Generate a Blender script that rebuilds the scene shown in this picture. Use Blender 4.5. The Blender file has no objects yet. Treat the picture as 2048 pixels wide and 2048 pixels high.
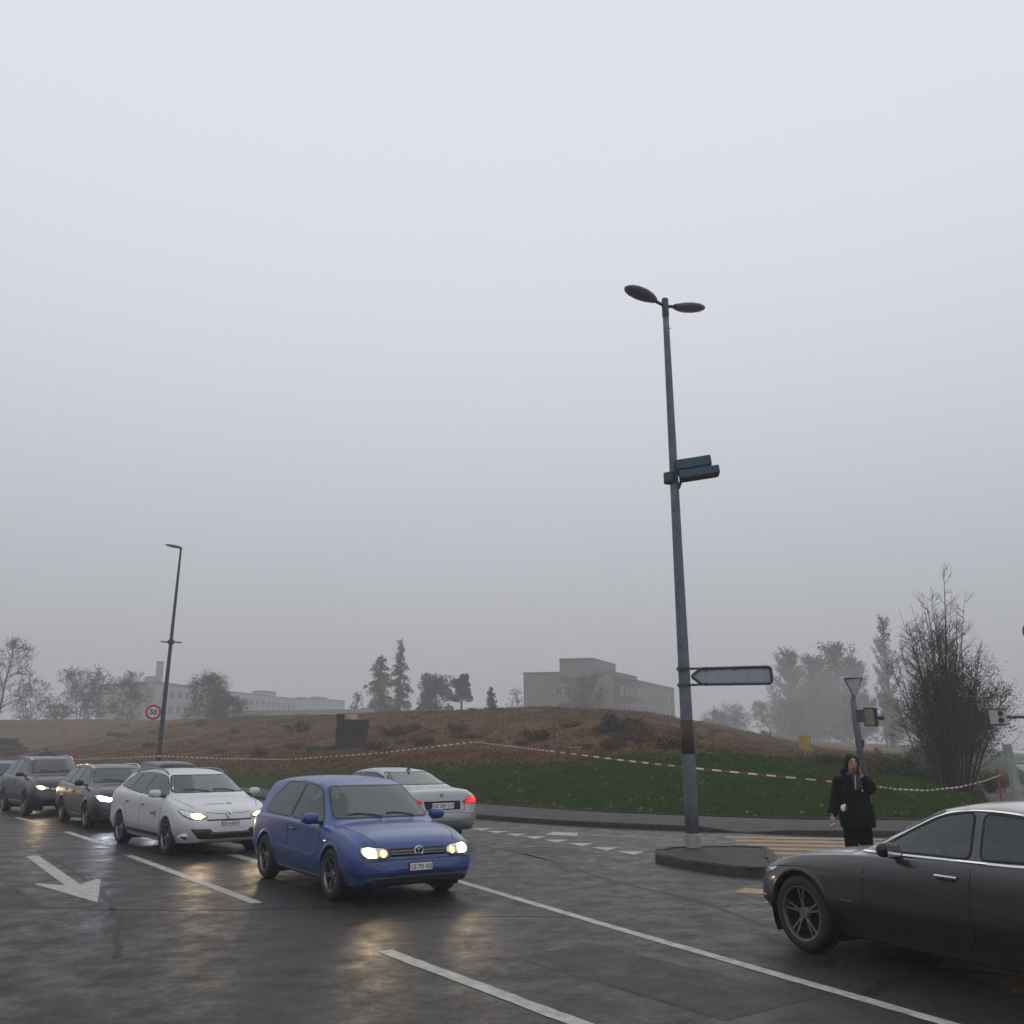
import bpy, bmesh, math, random
import numpy as np
from mathutils import Vector, Matrix
from mathutils.bvhtree import BVHTree
R = math.radians
rng = np.random.default_rng(7)
random.seed(7)
scene = bpy.context.scene
C = scene.collection

# ------------------------------------------------------------------ camera
FPX, PITCH, EYE = 1800.0, R(14.83), 1.831
cd = bpy.data.cameras.new('camera')
cam = bpy.data.objects.new('camera', cd)
C.objects.link(cam)
cd.sensor_width = 36.0
cd.lens = 36.0 * FPX / 2048.0
cd.clip_start = 0.05
cd.clip_end = 2000
cam.location = (0, 0, EYE)
cam.rotation_euler = (R(90) + PITCH, 0, 0)
scene.camera = cam

# ------------------------------------------------------------------ sky, sun, exposure
w = bpy.data.worlds.new('World')
scene.world = w
w.use_nodes = True
nt = w.node_tree
nt.nodes.clear()
wo = nt.nodes.new('ShaderNodeOutputWorld')
bg = nt.nodes.new('ShaderNodeBackground')
sky = nt.nodes.new('ShaderNodeTexSky')
sky.sky_type = 'NISHITA'
sky.sun_disc = False
sky.sun_elevation = R(38)
sky.sun_rotation = R(150)
sky.air_density = 1.0
sky.dust_density = 8.0
hs = nt.nodes.new('ShaderNodeHueSaturation')
hs.inputs['Saturation'].default_value = 0.12
nt.links.new(sky.outputs[0], hs.inputs['Color'])
# the cloud deck: even, a little brighter overhead (overcast distribution)
tcw = nt.nodes.new('ShaderNodeTexCoord')
sepw = nt.nodes.new('ShaderNodeSeparateXYZ')
nt.links.new(tcw.outputs['Generated'], sepw.inputs[0])
mrw = nt.nodes.new('ShaderNodeMapRange')
mrw.interpolation_type = 'SMOOTHSTEP'
mrw.inputs['From Min'].default_value = -0.25
mrw.inputs['From Max'].default_value = 0.64
mrw.inputs['To Min'].default_value = 0.30
mrw.inputs['To Max'].default_value = 0.91
nt.links.new(sepw.outputs['Z'], mrw.inputs['Value'])
deck = nt.nodes.new('ShaderNodeVectorMath')
deck.operation = 'SCALE'
deck.inputs[0].default_value = (8.78, 9.02, 9.80)
nt.links.new(mrw.outputs[0], deck.inputs['Scale'])
mxw = nt.nodes.new('ShaderNodeMix')
mxw.data_type = 'RGBA'
mxw.inputs['Factor'].default_value = 0.93
nt.links.new(hs.outputs[0], mxw.inputs['A'])
nt.links.new(deck.outputs[0], mxw.inputs['B'])
nt.links.new(mxw.outputs['Result'], bg.inputs['Color'])
bg.inputs['Strength'].default_value = 0.1
nt.links.new(bg.outputs[0], wo.inputs['Surface'])

sl = bpy.data.lights.new('sun', 'SUN')
sl.energy = 0.5
sl.angle = R(60)
sl.color = (1.0, 0.97, 0.93)
so = bpy.data.objects.new('sun', sl)
C.objects.link(so)
so.rotation_euler = (R(52), 0, R(150))

scene.view_settings.view_transform = 'Standard'
scene.view_settings.look = 'None'
scene.view_settings.exposure = 0.0
scene.view_settings.gamma = 1.0
scene.view_settings.use_curve_mapping = False
scene.render.engine = 'CYCLES'
cy = scene.cycles
cy.max_bounces = 6
cy.diffuse_bounces = 3
cy.glossy_bounces = 3
cy.transmission_bounces = 4
cy.transparent_max_bounces = 16
cy.volume_bounces = 1
cy.use_denoising = True
cy.sample_clamp_indirect = 4.0
cy.caustics_reflective = False
cy.caustics_refractive = False

# ------------------------------------------------------------------ helpers
def pix_ray(px, py):
    u, v = (px - 1024) / FPX, (py - 1024) / FPX
    return Vector((u, math.cos(PITCH) + v * math.sin(PITCH), math.sin(PITCH) - v * math.cos(PITCH)))

def on_plane(px, py, z=0.0):
    d = pix_ray(px, py)
    t = (z - EYE) / d.z
    return Vector((0, 0, EYE)) + d * t

def at_depth(px, py, Y):
    d = pix_ray(px, py)
    return Vector((0, 0, EYE)) + d * (Y / d.y)

def tag(o, label=None, cat=None, group=None, kind=None):
    if label: o['label'] = label
    if cat: o['category'] = cat
    if group: o['group'] = group
    if kind: o['kind'] = kind
    return o

def empty(name, loc=(0, 0, 0), rz=0.0, label=None, cat=None, group=None):
    o = bpy.data.objects.new(name, None)
    o.empty_display_size = 0.2
    C.objects.link(o)
    o.location = loc
    o.rotation_euler = (0, 0, rz)
    return tag(o, label, cat, group)

def link(name, me, mat=None, parent=None, smooth=False):
    o = bpy.data.objects.new(name, me)
    C.objects.link(o)
    if mat is not None and not me.materials:
        for m in (mat if isinstance(mat, (list, tuple)) else [mat]):
            me.materials.append(m)
    if smooth:
        me.polygons.foreach_set('use_smooth', [True] * len(me.polygons))
    if parent: o.parent = parent
    return o

def copy_tree(o, parent=None):
    c = o.copy()
    C.objects.link(c)
    c.parent = parent
    for ch in list(o.children):
        copy_tree(ch, c)
    return c

class MB:
    """collects shapes of one part"""
    def __init__(s): s.v, s.f, s.m = [], [], []
    def add(s, vs, fs, m=0):
        k = len(s.v)
        s.v += [tuple(p) for p in vs]
        s.f += [tuple(i + k for i in f) for f in fs]
        s.m += [m] * len(fs)
        return s
    def box(s, c, size, rot=None, m=0, taper=1.0):
        hx, hy, hz = size[0] / 2, size[1] / 2, size[2] / 2
        P = []
        for z, t in ((-hz, 1.0), (hz, taper)):
            for x, y in ((-hx, -hy), (hx, -hy), (hx, hy), (-hx, hy)):
                P.append(Vector((x * t, y * t, z)))
        if rot is not None:
            M = rot if isinstance(rot, Matrix) else Matrix.Rotation(rot, 3, 'Z')
            P = [M @ p for p in P]
        P = [p + Vector(c) for p in P]
        return s.add(P, [(0, 3, 2, 1), (4, 5, 6, 7), (0, 1, 5, 4), (1, 2, 6, 5), (2, 3, 7, 6), (3, 0, 4, 7)], m)
    def tube(s, pts, rad, n=8, m=0, caps=True):
        pts = [Vector(p) for p in pts]
        if not isinstance(rad, (list, tuple, np.ndarray)): rad = [rad] * len(pts)
        up = None
        rings = []
        for i, p in enumerate(pts):
            a = pts[max(0, i - 1)]; b = pts[min(len(pts) - 1, i + 1)]
            d = (b - a)
            if d.length < 1e-9: d = Vector((0, 0, 1))
            d.normalize()
            if up is None:
                up = Vector((0, 0, 1)) if abs(d.z) < .9 else Vector((1, 0, 0))
            x = d.cross(up)
            if x.length < 1e-6: x = d.cross(Vector((0.3, 1, .2)))
            x.normalize()
            y = x.cross(d); y.normalize()
            up = y
            rings.append([p + (x * math.cos(2 * math.pi * k / n) + y * math.sin(2 * math.pi * k / n)) * rad[i] for k in range(n)])
        V = [q for r in rings for q in r]
        F = []
        for i in range(len(pts) - 1):
            for k in range(n):
                k2 = (k + 1) % n
                F.append((i * n + k, i * n + k2, (i + 1) * n + k2, (i + 1) * n + k))
        if caps:
            F.append(tuple(range(n - 1, -1, -1)))
            F.append(tuple((len(pts) - 1) * n + k for k in range(n)))
        return s.add(V, F, m)
    def lathe(s, prof, n=24, M=None, m=0, close=False):
        """prof: (r, z) list about z"""
        V = []
        for r, z in prof:
            for k in range(n):
                a = 2 * math.pi * k / n
                V.append(Vector((r * math.cos(a), r * math.sin(a), z)))
        if M is not None: V = [M @ p for p in V]
        F = []
        L = len(prof)
        for i in range(L if close else L - 1):
            j = (i + 1) % L
            for k in range(n):
                k2 = (k + 1) % n
                F.append((i * n + k, i * n + k2, j * n + k2, j * n + k))
        return s.add(V, F, m)
    def prism(s, poly, z0, z1, m=0, M=None):
        n = len(poly)
        V = [Vector((p[0], p[1], z0)) for p in poly] + [Vector((p[0], p[1], z1)) for p in poly]
        if M is not None: V = [M @ p for p in V]
        F = [tuple(range(n - 1, -1, -1)), tuple(range(n, 2 * n))]
        F += [(k, (k + 1) % n, n + (k + 1) % n, n + k) for k in range(n)]
        return s.add(V, F, m)
    def ball(s, c, r, M=None, nu=12, nv=8, m=0):
        V, F = [], []
        for i in range(nv + 1):
            t = math.pi * i / nv
            for k in range(nu):
                a = 2 * math.pi * k / nu
                p = Vector((math.sin(t) * math.cos(a) * r[0], math.sin(t) * math.sin(a) * r[1], math.cos(t) * r[2]))
                if M is not None: p = M @ p
                V.append(p + Vector(c))
        for i in range(nv):
            for k in range(nu):
                k2 = (k + 1) % nu
                F.append((i * nu + k, (i + 1) * nu + k, (i + 1) * nu + k2, i * nu + k2))
        return s.add(V, F, m)
    def mesh(s, name):
        me = bpy.data.meshes.new(name)
        me.from_pydata(s.v, [], s.f)
        if any(s.m): me.polygons.foreach_set('material_index', s.m)
        me.update()
        return me
    def build(s, name, mat=None, parent=None, smooth=False):
        return link(name, s.mesh(name), mat, parent, smooth)

def fast_mesh(name, V, F):
    """V (n,3), F (m,k) numpy"""
    me = bpy.data.meshes.new(name)
    V = np.asarray(V, np.float32); F = np.asarray(F, np.int32)
    me.vertices.add(len(V)); me.vertices.foreach_set('co', V.ravel())
    k = F.shape[1]
    me.loops.add(F.size); me.loops.foreach_set('vertex_index', F.ravel())
    me.polygons.add(len(F))
    me.polygons.foreach_set('loop_start', np.arange(0, F.size, k, dtype=np.int32))
    me.polygons.foreach_set('loop_total', np.full(len(F), k, np.int32))
    me.update(calc_edges=True)
    return me

def bevel_obj(o, width=.01, seg=2):
    md = o.modifiers.new('edge', 'BEVEL')
    md.width = width; md.segments = seg; md.limit_method = 'ANGLE'; md.angle_limit = R(40)
    return o

def text_mesh(txt, size, depth=0.002, align='CENTER', spacing=1.0, bold=0.0):
    cu = bpy.data.curves.new('lettering', 'FONT')
    cu.body = txt; cu.size = size; cu.align_x = align; cu.align_y = 'CENTER'
    cu.extrude = depth; cu.space_character = spacing; cu.resolution_u = 3; cu.offset = bold
    ob = bpy.data.objects.new('lettering', cu)
    C.objects.link(ob)
    dg = bpy.context.evaluated_depsgraph_get()
    me = bpy.data.meshes.new_from_object(ob.evaluated_get(dg))
    bpy.data.objects.remove(ob)
    bpy.data.curves.remove(cu)
    return me

# ------------------------------------------------------------------ materials
def mat(name, color, rough=.6, metal=0.0, spec=.5, coat=0.0, coat_rough=.08, var=0.0, vscale=6.0, color2=None,
        bump=0.0, bscale=40.0, rough_var=0.0, emit=None, estr=0.0, detail=5.0, sheen=0.0, coords='Object'):
    m = bpy.data.materials.new(name)
    m.use_nodes = True
    t = m.node_tree
    b = t.nodes['Principled BSDF']
    b.inputs['Base Color'].default_value = (*color, 1)
    b.inputs['Roughness'].default_value = rough
    b.inputs['Metallic'].default_value = metal
    b.inputs['Specular IOR Level'].default_value = spec
    b.inputs['Coat Weight'].default_value = coat
    b.inputs['Coat Roughness'].default_value = coat_rough
    if sheen: b.inputs['Sheen Weight'].default_value = sheen
    if emit:
        b.inputs['Emission Color'].default_value = (*emit, 1)
        b.inputs['Emission Strength'].default_value = estr
    tc = t.nodes.new('ShaderNodeTexCoord')
    if var or color2:
        n = t.nodes.new('ShaderNodeTexNoise')
        n.inputs['Scale'].default_value = vscale
        n.inputs['Detail'].default_value = detail
        n.inputs['Roughness'].default_value = .65
        t.links.new(tc.outputs[coords], n.inputs['Vector'])
        rp = t.nodes.new('ShaderNodeValToRGB')
        c2 = color2 if color2 else tuple(min(1, c * (1 + var)) for c in color)
        c1 = color if color2 else tuple(c * (1 - var) for c in color)
        rp.color_ramp.elements[0].position = .32; rp.color_ramp.elements[1].position = .68
        rp.color_ramp.elements[0].color = (*c1, 1); rp.color_ramp.elements[1].color = (*c2, 1)
        t.links.new(n.outputs['Fac'], rp.inputs['Fac'])
        t.links.new(rp.outputs['Color'], b.inputs['Base Color'])
        if rough_var:
            mr = t.nodes.new('ShaderNodeMapRange')
            mr.inputs['To Min'].default_value = max(.02, rough - rough_var)
            mr.inputs['To Max'].default_value = min(1, rough + rough_var)
            t.links.new(n.outputs['Fac'], mr.inputs['Value'])
            t.links.new(mr.outputs[0], b.inputs['Roughness'])
    if bump:
        n2 = t.nodes.new('ShaderNodeTexNoise')
        n2.inputs['Scale'].default_value = bscale
        n2.inputs['Detail'].default_value = 4
        t.links.new(tc.outputs[coords], n2.inputs['Vector'])
        bp = t.nodes.new('ShaderNodeBump')
        bp.inputs['Strength'].default_value = bump
        bp.inputs['Distance'].default_value = .01
        t.links.new(n2.outputs['Fac'], bp.inputs['Height'])
        t.links.new(bp.outputs[0], b.inputs['Normal'])
    return m

def paint(name, color, metal=0.0, rough=.38, coat=.4, drops=.10):
    """car paint under a film of drizzle: fine droplets break the gloss"""
    m = mat(name, color, rough=rough, metal=metal, coat=coat, coat_rough=.14, var=.07, vscale=240, bump=drops, bscale=160, detail=2)
    # road grime thrown up on the lower body
    t = m.node_tree; b = t.nodes['Principled BSDF']
    src = b.inputs['Base Color'].links[0].from_socket
    tc = t.nodes.new('ShaderNodeTexCoord'); sp = t.nodes.new('ShaderNodeSeparateXYZ'); ge = t.nodes.new('ShaderNodeNewGeometry'); t.links.new(ge.outputs['Position'], sp.inputs[0])
    mr = t.nodes.new('ShaderNodeMapRange'); mr.inputs['From Min'].default_value = .62; mr.inputs['From Max'].default_value = .18; mr.inputs['To Max'].default_value = .85
    t.links.new(sp.outputs['Z'], mr.inputs['Value'])
    n = t.nodes.new('ShaderNodeTexNoise'); n.inputs['Scale'].default_value = 9; n.inputs['Detail'].default_value = 8; n.inputs['Roughness'].default_value = .75
    t.links.new(tc.outputs['Object'], n.inputs['Vector'])
    ml = t.nodes.new('ShaderNodeMath'); ml.operation = 'MULTIPLY'; t.links.new(mr.outputs[0], ml.inputs[0]); t.links.new(n.outputs['Fac'], ml.inputs[1])
    mx = t.nodes.new('ShaderNodeMix'); mx.data_type = 'RGBA'
    t.links.new(ml.outputs[0], mx.inputs['Factor']); t.links.new(src, mx.inputs['A']); mx.inputs['B'].default_value = (.042, .038, .033, 1)
    t.links.new(mx.outputs['Result'], b.inputs['Base Color'])
    ad = t.nodes.new('ShaderNodeMath'); ad.operation = 'MULTIPLY_ADD'; ad.inputs[1].default_value = .5; ad.inputs[2].default_value = rough
    t.links.new(ml.outputs[0], ad.inputs[0]); t.links.new(ad.outputs[0], b.inputs['Roughness'])
    return m

def glass(name, tint=(.50, .57, .54), film=.07, filmcol=(.5, .55, .53)):
    m = bpy.data.materials.new(name)
    m.use_nodes = True
    t = m.node_tree
    t.nodes.clear()
    o = t.nodes.new('ShaderNodeOutputMaterial')
    tr = t.nodes.new('ShaderNodeBsdfTransparent'); tr.inputs[0].default_value = (*tint, 1)
    gl = t.nodes.new('ShaderNodeBsdfGlossy'); gl.inputs['Roughness'].default_value = .05
    gl.inputs['Color'].default_value = (.9, .95, .95, 1)
    df = t.nodes.new('ShaderNodeBsdfDiffuse'); df.inputs['Color'].default_value = (*filmcol, 1)
    fr = t.nodes.new('ShaderNodeFresnel'); fr.inputs['IOR'].default_value = 1.5
    tc = t.nodes.new('ShaderNodeTexCoord')
    n = t.nodes.new('ShaderNodeTexNoise'); n.inputs['Scale'].default_value = 90; n.inputs['Detail'].default_value = 3
    t.links.new(tc.outputs['Object'], n.inputs['Vector'])
    mr = t.nodes.new('ShaderNodeMapRange'); mr.inputs['To Min'].default_value = film * .3; mr.inputs['To Max'].default_value = film * 1.7
    t.links.new(n.outputs['Fac'], mr.inputs['Value'])
    m1 = t.nodes.new('ShaderNodeMixShader'); m2 = t.nodes.new('ShaderNodeMixShader')
    t.links.new(mr.outputs[0], m1.inputs[0]); t.links.new(tr.outputs[0], m1.inputs[1]); t.links.new(df.outputs[0], m1.inputs[2])
    t.links.new(fr.outputs[0], m2.inputs[0]); t.links.new(m1.outputs[0], m2.inputs[1]); t.links.new(gl.outputs[0], m2.inputs[2])
    t.links.new(m2.outputs[0], o.inputs['Surface'])
    return m

M = {}
M['chrome'] = mat('chrome', (.66, .67, .69), rough=.14, metal=1)
M['black_plastic'] = mat('black plastic', (.014, .014, .015), rough=.5, bump=.1, bscale=120)
M['rubber'] = mat('rubber', (.012, .012, .013), rough=.75, var=.3, vscale=20, bump=.2, bscale=60)
M['seam'] = mat('panel gap', (.006, .006, .007), rough=.8)
M['alloy'] = mat('alloy', (.20, .205, .215), rough=.32, metal=.9, var=.15, vscale=30)
M['cloth_dark'] = mat('seat cloth', (.05, .053, .057), rough=.9, var=.25, vscale=40)
M['trim_dark'] = mat('cabin trim', (.022, .023, .025), rough=.7)
M['lens_clear'] = mat('lamp reflector', (.55, .55, .54), rough=.12, metal=.85, coat=.8)
M['lamp_warm'] = mat('lit halogen lamp', (.9, .8, .6), rough=.3, emit=(1.0, .66, .30), estr=10.0)
M['lamp_glow'] = mat('lit reflector bowl', (.9, .8, .6), rough=.3, emit=(1.0, .58, .20), estr=1.15)
M['lamp_cold'] = mat('lit xenon lamp', (.9, .9, 1), rough=.3, emit=(.86, .86, 1.0), estr=8.0)
M['tail_red'] = mat('tail lamp', (.35, .012, .015), rough=.18, coat=.8)
M['tail_lit'] = mat('lit tail lamp', (.5, .02, .02), rough=.2, emit=(1.0, .03, .03), estr=1.4)
M['tail_dim'] = mat('dim tail lamp', (.4, .015, .018), rough=.2, emit=(1.0, .02, .02), estr=.14)
M['plate_white'] = mat('plate white', (.72, .72, .69), rough=.4)
M['plate_black'] = mat('plate black', (.01, .01, .01), rough=.5)
M['plate_red'] = mat('plate red', (.6, .03, .03), rough=.5)
M['amber'] = mat('amber lens', (.7, .25, .03), rough=.2, coat=.5)
M['white_paint'] = mat('white gloss', (.75, .75, .74), rough=.35)
M['glass'] = glass('car glass')
M['glass_dark'] = glass('tinted car glass', tint=(.30, .34, .34), film=.05)
M['glass_mist'] = glass('misted windscreen', tint=(.50, .57, .54), film=.10)
# ------------------------------------------------------------------ terrain
KERB = np.array([(-75, 111.5), (-40, 71.2), (-22, 50.4), (-9.5, 36.0), (-5.0, 30.75), (-.94, 26.15), (.59, 24.6), (2.05, 23.45), (4.05, 22.3), (5.4, 21.6),
                 (7.2, 20.95), (8.9, 20.8), (11.2, 20.75), (13.4, 21.2), (15.1, 22.6), (16.6, 25), (19.2, 31), (27.5, 48), (48, 88), (90, 170)], float)
def kerb_s(x, y):
    x = np.asarray(x, float); y = np.asarray(y, float)
    best = np.full(x.shape, 1e18); sgn = np.ones(x.shape)
    for a, b in zip(KERB[:-1], KERB[1:]):
        d = b - a; L2 = d @ d
        t = np.clip(((x - a[0]) * d[0] + (y - a[1]) * d[1]) / L2, 0, 1)
        ex = x - (a[0] + t * d[0]); ey = y - (a[1] + t * d[1])
        q = ex * ex + ey * ey
        s = np.sign(d[0] * (y - a[1]) - d[1] * (x - a[0]))
        m = q < best
        best = np.where(m, q, best); sgn = np.where(m, s, sgn)
    return np.sqrt(best) * sgn
def sm(t):
    t = np.clip(t, 0, 1); return t * t * (3 - 2 * t)
# skyline of the rise, as elevation seen from the kerbside, by bearing
CR_PX = np.array([-1200, 0, 150, 300, 450, 560, 640, 720, 800, 950, 1100, 1200, 1300, 1400, 1500, 1650, 1800, 1950, 2600], float)
CR_PY = np.array([1418, 1418, 1418, 1420, 1424, 1432, 1434, 1432, 1428, 1424, 1423, 1427, 1433, 1442, 1452, 1472, 1480, 1486, 1490], float)
_bb, _te, _yc = [], [], []
for px, py in zip(CR_PX, CR_PY):
    d = pix_ray(px, py)
    b = d.x / d.y
    yy = np.linspace(15, 250, 941)
    ss = kerb_s(b * yy, yy)
    k = np.argmax(ss > 38)
    _bb.append(b); _te.append(d.z / d.y); _yc.append(yy[k] if ss.max() > 38 else 120)
_bb, _te, _yc = map(np.array, (_bb, _te, _yc))
_yc = np.minimum(_yc, 110)
def lump(x, y):
    return (np.sin(x * .41 + 1.3) * np.cos(y * .37 + .4) + .6 * np.sin(x * .93 - y * .71) + .4 * np.sin(x * 1.9 + y * 1.3 + 2) + .25 * np.sin(x * 3.7 - 2.9 * y))
def terrain(x, y):
    x = np.asarray(x, float); y = np.asarray(y, float)
    s = kerb_s(x, y)
    b = x / np.maximum(y, 5)
    te = np.interp(b, _bb, _te); yc = np.interp(b, _bb, _yc)
    top = np.clip(EYE + yc * te, 1.5, 9)
    bank = .10 + 1.32 * sm((s - 3.1) / (8.5 - 4.2 * sm((x - 11) / 5)))
    hill = (top - 1.42) * sm((s - 8.5) / 29.5) * (1 - .55 * sm((s - 42) / 60))
    z = np.where(s < 3.1, -.05, bank + hill + (lump(x, y) * (.03 + .09 * sm((s - 9) / 8)) + .10 * np.sin(x * .23 + 2) * np.sin(y * .19) * sm((s - 10) / 10)) * sm((s - 3.1) / 2))
    return z
def tz(x, y): return float(terrain(np.array([x]), np.array([y]))[0])
def ground_hit(px, py, ymax=150):
    d = pix_ray(px, py)
    yy = np.arange(12, ymax, .05)
    X = d.x / d.y * yy; Z = EYE + d.z / d.y * yy
    h = terrain(X, yy)
    h = np.where(kerb_s(X, yy) < 3.1, np.where(kerb_s(X, yy) < 0, 0, .12), h)
    k = np.argmax(Z < h)
    if not (Z < h).any(): k = -1
    return Vector((X[k], yy[k], h[k]))

def axis(lo, hi, nlo, nhi, d, dbig):
    a = list(np.arange(nlo, nhi + 1e-6, d))
    x = nlo; st = d
    L = []
    while x > lo:
        st = min(st * 1.25, dbig); x -= st; L.append(max(x, lo))
    x = nhi; st = d
    while x < hi:
        st = min(st * 1.25, dbig); x += st; a.append(min(x, hi))
    return np.array(sorted(set(L)) + a)
gx = axis(-380, 380, -30, 26, .45, 14)
gy = axis(-40, 480, 19, 72, .45, 14)
GX, GY = np.meshgrid(gx, gy)
GZ = terrain(GX, GY)
V = np.stack([GX.ravel(), GY.ravel(), GZ.ravel()], -1)
nx, ny = len(gx), len(gy)
i, j = np.meshgrid(np.arange(nx - 1), np.arange(ny - 1))
a0 = (j * nx + i).ravel()
F = np.stack([a0, a0 + 1, a0 + nx + 1, a0 + nx], -1)
gme = fast_mesh('ground', V, F)
# per-vertex mask: how much of the verge is mown grass (1) or leaf-strewn field (0)
S_ = kerb_s(GX, GY).ravel()
def grassy(x, y, s):
    wob = 1.1 * np.sin(x * .5) + .8 * np.sin(x * 1.3 + 1) + .5 * np.sin(y * .9)
    b = x / np.maximum(y, 5)
    lim = np.interp(b, [-.45, -.30, -.22, -.05, .05, .2, .32, .38, .5], [4.0, 5.5, 7.5, 9.2, 9.5, 13.5, 11.0, 8.5, 8])
    return 1 - sm((s - lim - wob * .5) / 1.6)
ga = gme.attributes.new('grass', 'FLOAT', 'POINT')
ga.data.foreach_set('value', grassy(GX.ravel(), GY.ravel(), S_).astype(np.float32))

def ground_material():
    m = bpy.data.materials.new('verge and field')
    m.use_nodes = True
    t = m.node_tree; b = t.nodes['Principled BSDF']
    b.inputs['Roughness'].default_value = .95
    b.inputs['Specular IOR Level'].default_value = .04
    tc = t.nodes.new('ShaderNodeTexCoord')
    at = t.nodes.new('ShaderNodeAttribute'); at.attribute_name = 'grass'
    def noise(s, d=6):
        n = t.nodes.new('ShaderNodeTexNoise'); n.inputs['Scale'].default_value = s; n.inputs['Detail'].default_value = d; n.inputs['Roughness'].default_value = .7
        t.links.new(tc.outputs['Object'], n.inputs['Vector']); return n
    def ramp(n, els):
        r = t.nodes.new('ShaderNodeValToRGB')
        while len(r.color_ramp.elements) < len(els): r.color_ramp.elements.new(.5)
        for e, (p, c) in zip(r.color_ramp.elements, els): e.position = p; e.color = (*c, 1)
        t.links.new(n.outputs['Fac'], r.inputs['Fac']); return r
    g = ramp(noise(1.1), [(.3, (.012, .022, .003)), (.5, (.019, .042, .005)), (.72, (.034, .036, .008))])
    f1 = ramp(noise(.35, 8), [(.30, (.030, .030, .014)), (.47, (.108, .070, .036)), (.60, (.175, .100, .048)), (.75, (.036, .036, .017))])
    f2 = ramp(noise(9, 4), [(.35, (.022, .016, .009)), (.55, (.098, .054, .026)), (.7, (.165, .092, .042))])
    mx = t.nodes.new('ShaderNodeMix'); mx.data_type = 'RGBA'; mx.inputs['Factor'].default_value = .45
    t.links.new(f1.outputs[0], mx.inputs['A']); t.links.new(f2.outputs[0], mx.inputs['B'])
    mg = t.nodes.new('ShaderNodeMix'); mg.data_type = 'RGBA'
    t.links.new(at.outputs['Fac'], mg.inputs['Factor']); t.links.new(mx.outputs['Result'], mg.inputs['A']); t.links.new(g.outputs[0], mg.inputs['B'])
    t.links.new(mg.outputs['Result'], b.inputs['Base Color'])
    bp = t.nodes.new('ShaderNodeBump'); bp.inputs['Strength'].default_value = .8; bp.inputs['Distance'].default_value = .12
    t.links.new(noise(3.5, 8).outputs['Fac'], bp.inputs['Height']); t.links.new(bp.outputs[0], b.inputs['Normal'])
    return m
M['ground'] = ground_material()
ground = link('ground', gme, M['ground'], smooth=True)
tag(ground, kind='structure')

# ------------------------------------------------------------------ road
def asphalt(name, base, rough, wet, seed):
    m = bpy.data.materials.new(name)
    m.use_nodes = True
    t = m.node_tree; b = t.nodes['Principled BSDF']
    tc = t.nodes.new('ShaderNodeTexCoord')
    mp = t.nodes.new('ShaderNodeMapping'); mp.inputs['Location'].default_value = (seed, seed * 2, 0)
    t.links.new(tc.outputs['Object'], mp.inputs['Vector'])
    def noise(s, d=5, r=.6):
        n = t.nodes.new('ShaderNodeTexNoise'); n.inputs['Scale'].default_value = s; n.inputs['Detail'].default_value = d; n.inputs['Roughness'].default_value = r
        t.links.new(mp.outputs[0], n.inputs['Vector']); return n
    big, fine = noise(.45, 6), noise(26, 5, .85)
    r1 = t.nodes.new('ShaderNodeValToRGB')
    r1.color_ramp.elements[0].position = .3; r1.color_ramp.elements[1].position = .72
    r1.color_ramp.elements[0].color = (base * .78, base * .77, base * .74, 1); r1.color_ramp.elements[1].color = (base * 1.25, base * 1.22, base * 1.16, 1)
    t.links.new(big.outputs['Fac'], r1.inputs['Fac'])
    r2 = t.nodes.new('ShaderNodeValToRGB')
    r2.color_ramp.elements[0].position = .36; r2.color_ramp.elements[1].position = .66
    r2.color_ramp.elements[0].color = (.25, .25, .25, 1); r2.color_ramp.elements[1].color = (2.3, 2.25, 2.15, 1)
    t.links.new(fine.outputs['Fac'], r2.inputs['Fac'])
    mu = t.nodes.new('ShaderNodeMix'); mu.data_type = 'RGBA'; mu.blend_type = 'MULTIPLY'; mu.inputs['Factor'].default_value = 1
    t.links.new(r1.outputs[0], mu.inputs['A']); t.links.new(r2.outputs[0], mu.inputs['B'])
    # cracks: thin dark veins
    vo = t.nodes.new('ShaderNodeTexVoronoi'); vo.feature = 'DISTANCE_TO_EDGE'; vo.inputs['Scale'].default_value = .28
    wv = t.nodes.new('ShaderNodeMix'); wv.data_type = 'RGBA'; wv.inputs['Factor'].default_value = .35
    t.links.new(mp.outputs[0], wv.inputs['A']); t.links.new(noise(1.2, 6).outputs['Color'], wv.inputs['B'])
    t.links.new(wv.outputs['Result'], vo.inputs['Vector'])
    rc = t.nodes.new('ShaderNodeValToRGB')
    rc.color_ramp.elements[0].position = .0; rc.color_ramp.elements[1].position = .006
    rc.color_ramp.elements[0].color = (.45, .45, .45, 1); rc.color_ramp.elements[1].color = (1, 1, 1, 1)
    t.links.new(vo.outputs['Distance'], rc.inputs['Fac'])
    m3 = t.nodes.new('ShaderNodeMix'); m3.data_type = 'RGBA'; m3.blend_type = 'MULTIPLY'; m3.inputs['Factor'].default_value = 1
    t.links.new(mu.outputs['Result'], m3.inputs['A']); t.links.new(rc.outputs[0], m3.inputs['B'])
    t.links.new(m3.outputs['Result'], b.inputs['Base Color'])
    mr = t.nodes.new('ShaderNodeMapRange'); mr.inputs['From Min'].default_value = .35; mr.inputs['From Max'].default_value = .65
    mr.inputs['To Min'].default_value = wet; mr.inputs['To Max'].default_value = rough
    t.links.new(noise(2.2, 8, .75).outputs['Fac'], mr.inputs['Value']); t.links.new(mr.outputs[0], b.inputs['Roughness'])
    bp = t.nodes.new('ShaderNodeBump'); bp.inputs['Strength'].default_value = .55; bp.inputs['Distance'].default_value = .008
    t.links.new(fine.outputs['Fac'], bp.inputs['Height']); t.links.new(bp.outputs[0], b.inputs['Normal'])
    b.inputs['Specular IOR Level'].default_value = .17
    return m
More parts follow.
